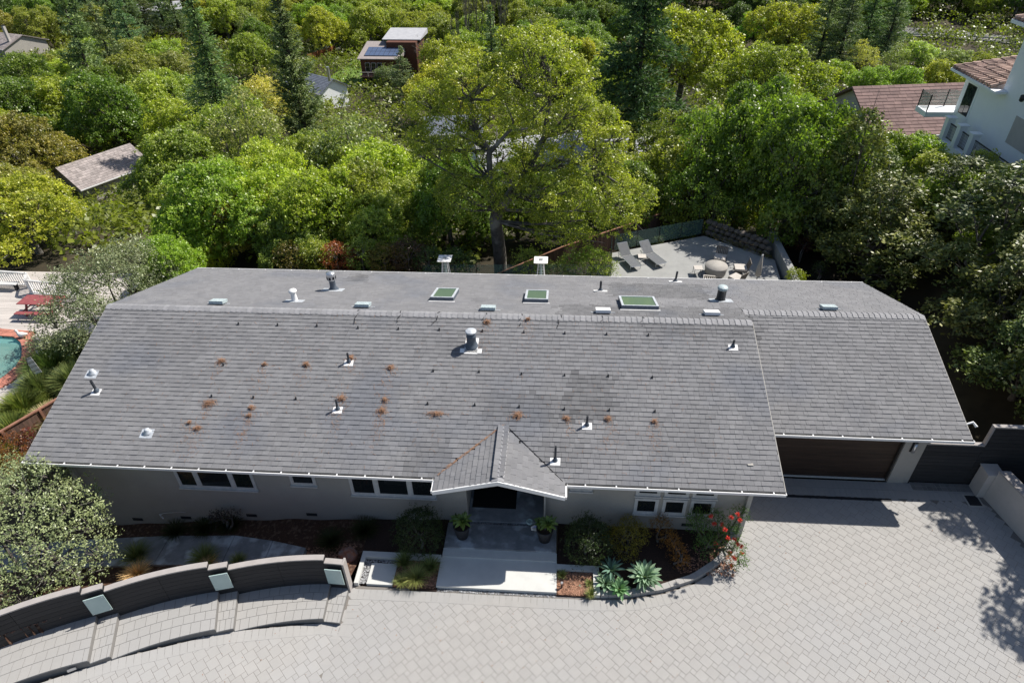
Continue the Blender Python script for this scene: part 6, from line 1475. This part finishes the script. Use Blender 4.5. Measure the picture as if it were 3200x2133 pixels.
# ================================================================ NEIGHBOUR HOUSES
def gable_house(name, label, c, L_, W_, hw, hr, ang, roofm, wallm, chimney=None, over=.5, tiles=True, wins=0, base=-4):
    """L along ridge, W across"""
    t = thing(name, label, 'house', c); c = np.array(c, float); u = np.array([math.cos(ang), math.sin(ang), 0]); s = np.array([-math.sin(ang), math.cos(ang), 0]); z = np.array([0, 0, 1.])
    P_ = lambda a, b, h: c+u*a+s*b+z*h
    l2, w2 = L_/2, W_/2; wl_ = MB()
    wl_.add([P_(-l2, -w2, base), P_(l2, -w2, base), P_(l2, w2, base), P_(-l2, w2, base), P_(-l2, -w2, hw), P_(l2, -w2, hw), P_(l2, w2, hw), P_(-l2, w2, hw), P_(-l2, 0, hr-.15), P_(l2, 0, hr-.15)],
            [(0, 1, 5, 4), (1, 2, 6, 9, 5), (2, 3, 7, 6), (3, 0, 4, 8, 7)])
    wl_.build('wall', wallm, t)
    sl_ = (hr-hw)/w2; lo = l2+over; wo = w2+over; he = hw-sl_*over
    for sg_ in (-1, 1):
        a1 = [P_(-lo, sg_*wo, he), P_(lo, sg_*wo, he), P_(lo, 0, hr), P_(-lo, 0, hr)]
        if sg_ > 0: a1 = a1[::-1]
        r_ = MB().hexa([v-z*.14 for v in a1]+a1).build('roof', roofm, t)
        if tiles:
            q = MB(); rows = int(wo*1.05/.35); 
            for k in range(rows):
                f0, f1 = k/rows, (k+1)/rows
                x = -lo
                while x < lo-.05:
                    w = rnd.uniform(.35, .7)*(1.6 if L_ > 14 else 1); x1 = min(lo, x+w); b0, b1 = wo*(1-f0), wo*(1-f1); h0, h1 = he+(hr-he)*f0, he+(hr-he)*f1; e_ = .05
                    V = [P_(x, sg_*b0, h0+e_), P_(x1-.02, sg_*b0, h0+e_), P_(x1-.02, sg_*b1, h1+.012), P_(x, sg_*b1, h1+.012), P_(x, sg_*b0, h0), P_(x1-.02, sg_*b0, h0)]
                    q.add(V, [(0, 1, 2, 3), (4, 5, 1, 0)], rnd.random()); x = x1
            o = q.build('roof_shingles', roofm, t); tag(o, kind='stuff')
        MB().obox(P_(0, sg_*(wo+.06), he-.08), u, s, z, lo, .05, .07).build('gutter', M['white'], t)
    if chimney:
        a, b, h = chimney; MB().obox(P_(a, b, h/2+hw/2), u, s, z, .4, .3, h/2).build('chimney', M['creamstucco'], t)
        MB().obox(P_(a, b, h+hw/2+.06), u, s, z, .45, .35, .06).build('chimney_cap', M['felt'], t)
    for k in range(wins):
        f = (k+.5)/wins*2-1; o = MB().obox(P_(f*l2*.85, -w2-.03, hw-1.1), u, s, z, .6, .03, .55).build('window', M['white'], t); WORG[o.name] = WORG[t.name]
        MB().obox(P_(f*l2*.85, -w2-.07, hw-1.1), u, s, z, .52, .01, .47).build('pane', M['winglass'], o)
    return t
# left shingle roof among the oaks
def at_h(px, py, h): # point seen at (px,py) standing h above the terrain
    return hit(px, py, h)
p = at_h(300, 500, 4.2); gable_house('neighbour_house', 'taupe shingle roof of a house half buried in the oaks at the left', (p[0], p[1], p[2]-4.2), 9.5, 7.5, 3.0, 4.9, math.radians(62), M['taupe'], M['stucco'])
p = at_h(30, 118, 5); gable_house('neighbour_house', 'pale brown roofed house with pink chimney cut by the left edge', (p[0]-3, p[1], p[2]-5), 20, 12, 4.2, 6.4, math.radians(-20), M['taupe'], M['stucco'], chimney=(9, -3, 7))
p = at_h(1650, 455, 4); gable_house('neighbour_house', 'pale grey roof glimpsed through the large oak crown', (p[0], p[1], p[2]-4), 13, 9, 3.4, 5.2, math.radians(20), M['paleroof'], M['whitestucco'])
p = at_h(2020, 450, 3); gable_house('neighbour_house', 'grey roof behind the bare trunk of the dark pine', (p[0], p[1], p[2]-3), 10, 8, 2.6, 4, math.radians(15), M['paleroof'], M['stucco'])
p = at_h(1415, 372, 4); gable_house('neighbour_house', 'dark blue-grey roof left of the large oak crown', (p[0], p[1], p[2]-4), 9, 7, 3.0, 4.6, math.radians(10), M['slate'], M['whitestucco'])
# red roofed house, upper right
p = at_h(2830, 330, 5); RH = gable_house('neighbour_house', 'long house with reddish brown shingle roof and two gable ends, left of the stucco house', (p[0]+9, p[1]+4, p[2]-5), 25, 9, 3.6, 6.0, math.radians(8), M['redroof'], M['creamstucco'], over=.7)
# white and blue-grey house by the lawn
p = at_h(985, 250, 5); gable_house('neighbour_house', 'small white house with blue-grey roof and metal flue by the grassy bank', (p[0], p[1], p[2]-5), 12, 7, 4.2, 6.2, math.radians(-35), M['slate'], M['whitestucco'])
p2 = at_h(1025, 222, 8); t = thing('metal_flue', 'slim metal flue on the small white house', 'chimney', p2); MB().tube([p2-[0, 0, 2], p2+[0, 0, .8]], .3, 10).build('flue', M['metal'], t)
# far top-left fragments
p = at_h(500, 25, 5); gable_house('neighbour_house', 'white walled house peeking between trees at the top left', (p[0], p[1], p[2]-5), 12, 8, 5, 6.6, math.radians(30), M['paleroof'], M['whitestucco'])
p = at_h(30, 20, 4); gable_house('neighbour_house', 'pale building behind dark trunks in the top left corner', (p[0], p[1], p[2]-4), 16, 8, 4.5, 6, math.radians(0), M['paleroof'], M['whitestucco'])
# house with solar panels: flat-slope brown timber house
a = at_h(1190, 255, 1.0); D_ = (a-CAM)@FW; sc = D_/FPX; ux = np.array([math.cos(YAW-.12), math.sin(YAW-.12), 0]); uy = np.array([-ux[1], ux[0], 0]); zz = np.array([0, 0, 1.])
sh_ = thing('solar_house', 'brown timber house with solar panels and decks far up the valley', 'house', a)
def B3(nm, mt_, x0, x1, y0, y1, z0, z1, parent=None, zb1=None):
    P_ = lambda x, y, z: a+ux*x+uy*y+zz*z; zb1 = z1 if zb1 is None else zb1
    return MB().hexa([P_(x0, y0, z0), P_(x1, y0, z0), P_(x1, y1, z0), P_(x0, y1, z0), P_(x0, y0, z1), P_(x1, y0, z1), P_(x1, y1, zb1), P_(x0, y1, zb1)]).build(nm, mt_, parent or sh_)
B3('wall', M['brownwood'], -4.5, 5, 0, 8, -3, 5.2); B3('wall', M['brownwood'], 1, 8.5, 5, 14, -3, 8)
B3('roof', M['taupe'], -5, 5.6, -.8, 9, 5.25, 5.45, zb1=7.4); B3('roof', M['paleroof'], -.5, 9.2, 7, 16, 8.05, 8.25, zb1=9.2)
pnl = B3('panel_frame', M['darkmetal'], -3.6, 4.8, .6, 5.4, 5.6, 5.85, zb1=6.8)
for i in range(7):
    for j in range(2):
        x0 = -3.5+i*1.18; y0 = .7+j*2.35; z0 = 5.89+(y0-.6)*.198; B3('solar_panel', M['panel'], x0, x0+1.08, y0, y0+2.22, z0-.02, z0, pnl, zb1=z0+.44)
for x0, z0 in ((-3.4, 2.3), (-1.9, 2.3), (-.4, 2.3), (-3.2, -1.2), (-1.4, -1.2)):
    w_ = B3('window', M['greywhite'], x0, x0+1.2, -.12, -.02, z0, z0+2.1); 
    P_ = lambda x, y, z: a+ux*x+uy*y+zz*z
    MB().hexa([P_(x0+.1, -.17, z0+.1), P_(x0+1.1, -.17, z0+.1), P_(x0+1.1, -.13, z0+.1), P_(x0+.1, -.13, z0+.1), P_(x0+.1, -.17, z0+2), P_(x0+1.1, -.17, z0+2), P_(x0+1.1, -.13, z0+2), P_(x0+.1, -.13, z0+2)]).build('pane', M['winglass'], w_)
for zq in (1.6, -1.9):
    B3('deck', M['redwood'], -4.2, 6, -2.6, -.15, zq, zq+.2); B3('deck_rail', M['deck'], -4.2, 6, -2.65, -2.55, zq+1.1, zq+1.22)
    for x in (-4.2, -2.2, -.2, 1.8, 3.8, 5.9): B3('rail_post', M['deck'], x, x+.12, -2.64, -2.56, zq+.2, zq+1.1)
# street and bank beside it
def ribbon(name, pix, w, m, off=.25, extra=None):
    C_ = [hit(*p) for p in pix]; mb = MB(); n = len(C_)
    for i in range(n-1):
        d = C_[i+1]-C_[i]; d = d[:2]/np.linalg.norm(d[:2]); s = np.array([-d[1], d[0]])*w/2
        q = [C_[i][:2]-s, C_[i+1][:2]-s, C_[i+1][:2]+s, C_[i][:2]+s]; mb.prism(q, [float(T(*v))-1.0 for v in q], [max(float(T(*C_[i][:2])) if k in (0, 3) else float(T(*C_[i+1][:2])), float(T(*v)))+off for k, v in enumerate(q)])
    o = mb.build(name, m); tag(o, kind='structure'); return C_
ribbon('street', [(900, 230), (960, 190), (1010, 160), (1060, 140), (1010, 110), (930, 95)], 6, M['asphalt'])
ribbon('street', [(470, 620), (600, 612), (780, 640), (960, 665), (1080, 700), (1230, 745)], 5, M['asphalt'])
ribbon('street', [(2440, 98), (2600, 104), (2800, 103), (2950, 110), (3080, 120), (3260, 140)], 9, M['asphalt'])
g0 = [hit(x, y) for x, y in ((2560, 118), (2750, 117), (2900, 118), (3030, 124), (3130, 132), (3240, 142))]
gl = thing('guard_rail', 'pale guard rail along the far road at the upper right', 'guard rail', g0[0])
for i in range(5):
    A0, B0 = g0[i], g0[i+1]; d = B0-A0; L_ = np.linalg.norm(d); d /= L_; s = np.cross(d, zz); MB().obox((A0+B0)/2+[0, 0, .9], d, s, zz, L_/2, .06, .2).build('rail', M['greywhite'], gl)
    for k in range(5): q = A0+(B0-A0)*k/5; MB().box(q[0]-.08, q[1]-.08, q[2]-.5, q[0]+.08, q[1]+.08, q[2]+.7).build('post', M['wood'], gl)
# orange street fence
f0 = [hit(x, y, .2) for x, y in ((965, 196), (1050, 166))]; of = thing('street_fence', 'orange-brown board fence below the far street bend', 'fence', f0[0]); d = f0[1]-f0[0]; L_ = np.linalg.norm(d); d /= L_; s = np.cross(d, zz); s /= np.linalg.norm(s)
for k in range(36): c = f0[0]+d*(k+.5)*L_/36+[0, 0, 1.0]; MB().obox(c, d, s, zz, L_/72-.01, .05, 1.2, rnd.random()).build('board', M['orangewood'], of)
lw = grid_sheet('bank_lawn', np.linspace(-42, -24, 14), np.linspace(150, 186, 14), lambda X, Y: T(X, Y)+.2, M['lawn']); tag(lw, kind='structure')
# utility pole
b = hit(1268, 345); up_ = thing('utility_pole', 'utility pole with transformer cans rising out of the trees left of the large oak', 'utility pole', b)
tp = atd(1268, 295, (b-CAM)@FW*.93); pb = np.array([tp[0], tp[1], float(T(tp[0], tp[1]))])
WORG[up_.name] = pb; up_.location = pb.tolist()
MB().tube([pb-[0, 0, 1], tp], [.2, .13], 8).build('pole', M['wood'], up_); MB().box(tp[0]-1.2, tp[1]-.06, tp[2]-.6, tp[0]+1.2, tp[1]+.06, tp[2]-.45).build('crossarm', M['wood'], up_)
for s_ in (-.5, .5, 1.0): MB().tube([tp+[s_, -.3, -2.4], tp+[s_, -.3, -1.4]], .22, 10).build('transformer', M['greywhite'], up_)

# ---- the white stucco house at the right edge
XW = 46.3
wh = thing('stucco_house', 'tall white stucco house with mottled clay tile roofs at the right edge', 'house', (50, 28, 2))
yA, yB = 35.0, 30.6
w = MB(); w.box(XW, 12, -2, 62, yB, 11.0); w.build('wall', M['whitestucco'], wh)
w = MB(); w.box(XW, yB+.002, -2, 56, yA, 6.95); w.build('wall', M['whitestucco'], wh)
def tile_roof(poly_low0, poly_low1, top0, top1, name='roof_tile'):
    """rows of barrel tiles running up from the eave line low0-low1 to top0-top1"""
    l0, l1, t0, t1 = [np.array(v, float) for v in (poly_low0, poly_low1, top0, top1)]
    MB().add([l0, l1, t1, t0], [(0, 1, 2, 3)]).build('roof_deck', M['clay'], wh)
    n = max(3, int(np.linalg.norm(l1-l0)/.34)); 
    for k in range(n):
        a0 = l0+(l1-l0)*(k+.5)/n; a1 = t0+(t1-t0)*(k+.5)/n; L_ = np.linalg.norm(a1-a0)
        if L_ < .3: continue
        m_ = max(1, int(L_/.5))
        for j in range(m_):
            p = a0+(a1-a0)*j/m_; q = a0+(a1-a0)*(j+1.05)/m_; MB().tube([p+[0, 0, .07], q+[0, 0, .03]], [.13, .1], 6, a=rnd.random()).build(name, M['clay'], wh)
tile_roof((45.6, 36.0, 7.1), (45.6, yB+.1, 7.1), (48.6, 34.0, 8.2), (48.6, yB+.1, 8.2))
tile_roof((51.5, 36.0, 7.1), (45.6, 36.0, 7.1), (51.5, 34.0, 8.2), (48.6, 34.0, 8.2))
MB().box(45.55, yB-.6, 6.9, 46.28, 36.0, 7.05).build('eave', M['whitestucco'], wh)
tile_roof((45.5, yB+.6, 11.1), (45.5, 12, 11.1), (50.5, yB-2.5, 13), (50.5, 12, 13)); tile_roof((52, yB+.6, 11.1), (45.5, yB+.6, 11.1), (52, yB-2.5, 13), (50.5, yB-2.5, 13))
MB().box(45.45, 12, 10.85, 46.28, yB+.6, 11.05).build('eave', M['whitestucco'], wh); MB().box(46.29, yB+.003, 10.85, 55, yB+.6, 11.05).build('eave', M['whitestucco'], wh)
# window on the wing wall (bounded by what is seen)
c4 = [atx(px, py, XW) for px, py in ((3031, 264), (3053, 276), (3020, 361), (2997, 348))]
ya, yb_ = max(v[1] for v in c4), min(v[1] for v in c4); za, zb2 = (c4[2][2]+c4[3][2])/2, (c4[0][2]+c4[1][2])/2
wn_ = MB().box(XW-.04, yb_-.08, za-.08, XW-.002, ya+.08, zb2+.08).build('window', M['darkmetal'], wh); MB().box(XW-.055, yb_, za, XW-.042, (ya+yb_)/2-.03, zb2).box(XW-.055, (ya+yb_)/2+.03, za, XW-.042, ya, zb2).build('pane', M['winglass'], wn_)
MB().box(XW-.035, yb_-.25, za-.25, XW-.003, yb_-.09, zb2+.2).box(XW-.035, ya+.09, za-.25, XW-.003, ya+.25, zb2+.2).box(XW-.035, yb_-.089, zb2+.09, XW-.003, ya+.089, zb2+.2).build('window_trim', M['whitestucco'], wh)
n1 = atx(3160, 370, XW); n2 = atx(3145, 440, XW)
ni = MB().box(XW-.02, n1[1]-3.0, n2[2]-.1, XW-.001, n1[1]-.4, n1[2]+.3).build('niche', M['creamstucco'], wh)
MB().tube([atx(3190, 315, XW-.25), atx(3200, 303, XW-.25)], [.12, .2], 10).build('wall_lantern', M['darkmetal'], wh)
# balcony with glass on the far side
MB().box(44.4, 35.01, 3.9, XW+2, 36.6, 4.25).build('balcony_slab', M['whitestucco'], wh)
MB().box(44.45, 36.5, 4.3, XW+2, 36.52, 5.4).build('balcony_glass', M['clear'], wh); MB().box(44.45, 35.05, 4.3, 44.47, 36.49, 5.4).build('balcony_glass', M['clear'], wh)
for p in ((44.45, 36.5), (44.45, 35.05), (XW, 36.5)): MB().box(p[0]-.03, p[1]-.03, 4.251, p[0]+.03, p[1]+.03, 5.45).build('balcony_post', M['darkmetal'], wh)
# pillars and black railing along the lower terrace
tr = thing('terrace_railing', 'white pillared terrace edge with black vertical bar railing before the stucco house', 'railing', (45.4, 26, 2))
MB().box(45.2, 12, -2, 45.6, 33.5, 2.9).build('base_wall', M['whitestucco'], tr)
MB().box(45.61, 12, 2.0, XW-.01, 33.5, 2.6).build('terrace_floor', M['whitestucco'], tr)
pts = [33.4, 31.7, 30.0, 12.5]
for y in pts[:3]: MB().box(45.15, y-.22, 2.901, 45.65, y+.22, 4.35).build('pillar', M['whitestucco'], tr); MB().box(45.08, y-.29, 4.352, 45.72, y+.29, 4.45).build('pillar_cap', M['whitestucco'], tr)
for i in range(3):
    y0, y1 = pts[i]-.23, pts[i+1]+.23; MB().box(45.37, y1, 4.0, 45.43, y0, 4.06).build('top_rail', M['darkmetal'], tr); MB().box(45.37, y1, 3.05, 45.43, y0, 3.09).build('bottom_rail', M['darkmetal'], tr)
    n = int((y0-y1)/.13)
    for k in range(n): y = y1+(k+.5)*(y0-y1)/n; MB().box(45.388, y-.012, 3.091, 45.412, y+.012, 3.999).build('bar', M['darkmetal'], tr)

# ================================================================ THE WOODED VALLEY
EXC = [(185, 430, 460, 600, .8), (1110, 100, 1270, 270, 1), (925, 120, 1110, 275, 1), (1370, 350, 1450, 385, .7), (1540, 410, 1750, 500, .6), (2660, 250, 3200, 330, 1), (2860, 0, 3200, 600, 1), (2520, 85, 3200, 140, .7), (0, 80, 150, 112, .8), (440, 0, 590, 50, .8), (1950, 380, 2120, 480, .5),
       (1780, 690, 2460, 900, 1), (0, 780, 320, 1500, 1), (2440, 500, 3200, 1400, 1), (2960, 100, 3200, 560, 1), (870, 90, 1080, 200, 1), (0, 700, 160, 900, .6)]
GROUPS = {}
fills = []
def try_fill(px, py, w, var, col, k=1.0, force=False):
    d = tree_px(px, py, w, var, k); x, y = d['loc'][:2]
    if y < 19.8 and x > -3 or (y < 27 and x > 13): 
        return
    if not force:
        for (x0, y0, x1, y1, f) in EXC:
            if x0-w*.3 < px < x1+w*.3 and y0-w*.1 < py < y1+w*.42: return
        for (sx, sy, sw) in SPECIAL:
            if math.hypot(px-sx, py-sy) < sw*.36 and py > sy-sw*.3: return
    fills.append((d, var, col, px, py, w))
rows = [(-40, 85), (-5, 95), (30, 100), (66, 112), (105, 122), (150, 138), (200, 155), (255, 178), (318, 200), (385, 225), (460, 250), (540, 265), (620, 265), (700, 240), (765, 200)]
for ri, (py, w) in enumerate(rows):
    px = -60+rnd.uniform(0, w*.5)
    while px < 3280:
        ww = w*rnd.uniform(1.1, 1.6); yy = py+rnd.uniform(-.16, .16)*w
        var = 'oak%d' % rnd.randrange(5); q = rnd.random()
        if px < 1350: col = 'oak' if q < .48 else 'ygreen' if q < .66 else 'dark' if q < .9 else 'brown'
        elif px < 2000: col = 'ygreen' if q < .35 else 'oak' if q < .6 else 'dark' if q < .85 else 'brown'
        else: col = 'oak' if q < .4 else 'ygreen' if q < .5 else 'dark' if q < .8 else 'bright'
        if py < 130 and (1750 < px or px < 260): col = 'deep' if q < .6 else col; 
        if py < 120 and 230 < px < 620 or (py < 130 and 2450 < px < 2900): var = 'pine1' if q < .55 else var; col = 'pine' if var == 'pine1' else col
        if px < 420 and 560 < py: col = 'bright' if q < .5 else 'ygreen'
        if 420 < px < 700 and py > 600: col = 'bright'
        if 300 < px < 1300 and rnd.random() < .1: var = 'thin%d' % rnd.randrange(2); col = 'olive'
        try_fill(px, yy, ww, var, col, 1.12); px += ww*rnd.uniform(.42, .56)
LABT = {'oak': 'mid green oak', 'ygreen': 'yellow-green oak', 'dark': 'dark green oak', 'brown': 'brownish green oak', 'deep': 'very dark tree', 'bright': 'bright green tree', 'pine': 'dull green pine', 'olive': 'sparse grey oak'}
def where(px, py):
    v = 'on the far hillside' if py < 90 else 'on the far valley floor' if py < 220 else 'in mid valley' if py < 420 else 'on the near slope' if py < 620 else 'just below the house garden'
    h = 'at the left edge' if px < 250 else 'near the left neighbour roof' if px < 560 else 'above the capped flue' if px < 1150 else 'left of the large oak' if px < 1480 else 'behind the large oak' if px < 1900 else 'right of the dark pine' if px < 2450 else 'above the red roofed house' if px < 2950 else 'at the right edge'
    return v+' '+h
seen = {}
for d, var, col, px, py, w in fills:
    lab = LABT[col]+' '+where(px, py); seen.setdefault(lab, []).append((d, var, col, px, py, w))
for lab, L_ in seen.items():
    L_.sort(key=lambda t_: t_[3])
    nm = ['first', 'second', 'third', 'fourth', 'fifth', 'sixth', 'seventh', 'eighth', 'ninth', 'tenth', 'eleventh', 'twelfth', 'thirteenth', 'fourteenth', 'fifteenth', 'sixteenth', 'seventeenth', 'eighteenth', 'nineteenth', 'twentieth']
    for i, (d, var, col, px, py, w) in enumerate(L_):
        lb = lab if len(L_) == 1 else (lab+(', leftmost' if i == 0 else ', rightmost' if i == len(L_)-1 else ', '+nm[min(i, 19)]+' from left'))
        plant('pine_tree' if 'pine' in var else 'oak_tree', var, d['loc'], d['h'], d['r'], col, lb, group='trees of the wooded valley')
# undergrowth that closes the gaps between the trunks
n = 17000
Y_ = 22+RG.random(n)**1.1*290; X = 20+(RG.random(n)-.5)*2*(45+Y_*.95)
keep = ~((X > 31) & (Y_ < 34)) & (Y_ > 22+np.clip(X-12, 0, 22)*.62) & ~((X > -13) & (X < 8) & (np.abs(Y_-40) < 0))
X, Y_ = X[keep], Y_[keep]; m_ = 36; Z = T(X, Y_); rr = RG.uniform(.6, 1.7, len(X))*(1+Y_/150)
PX = np.repeat(np.stack([X, Y_, Z+rr*.3], 1), m_, 0); d_ = unit(len(PX)); d_[:, 2] = np.abs(d_[:, 2]); R_ = np.repeat(rr, m_)[:, None]; PX = PX+d_*R_*np.array([1, 1, .8])*RG.uniform(.7, 1, (len(PX), 1))
hu_ = np.repeat(RG.random(len(X)), m_)*.6+.3*RG.random(len(PX))
me = leaf_mesh('undergrowth', PX, d_*.6+unit(len(PX))*.6+[0, 0, .4], RG.uniform(.28, .6, len(PX))*np.repeat(.8+Y_/260, m_), M['leaf'], .65, None, hu_); o = bpy.data.objects.new('undergrowth', me); COL.objects.link(o); o.color = (.16, .18, .035, 1); tag(o, kind='stuff')
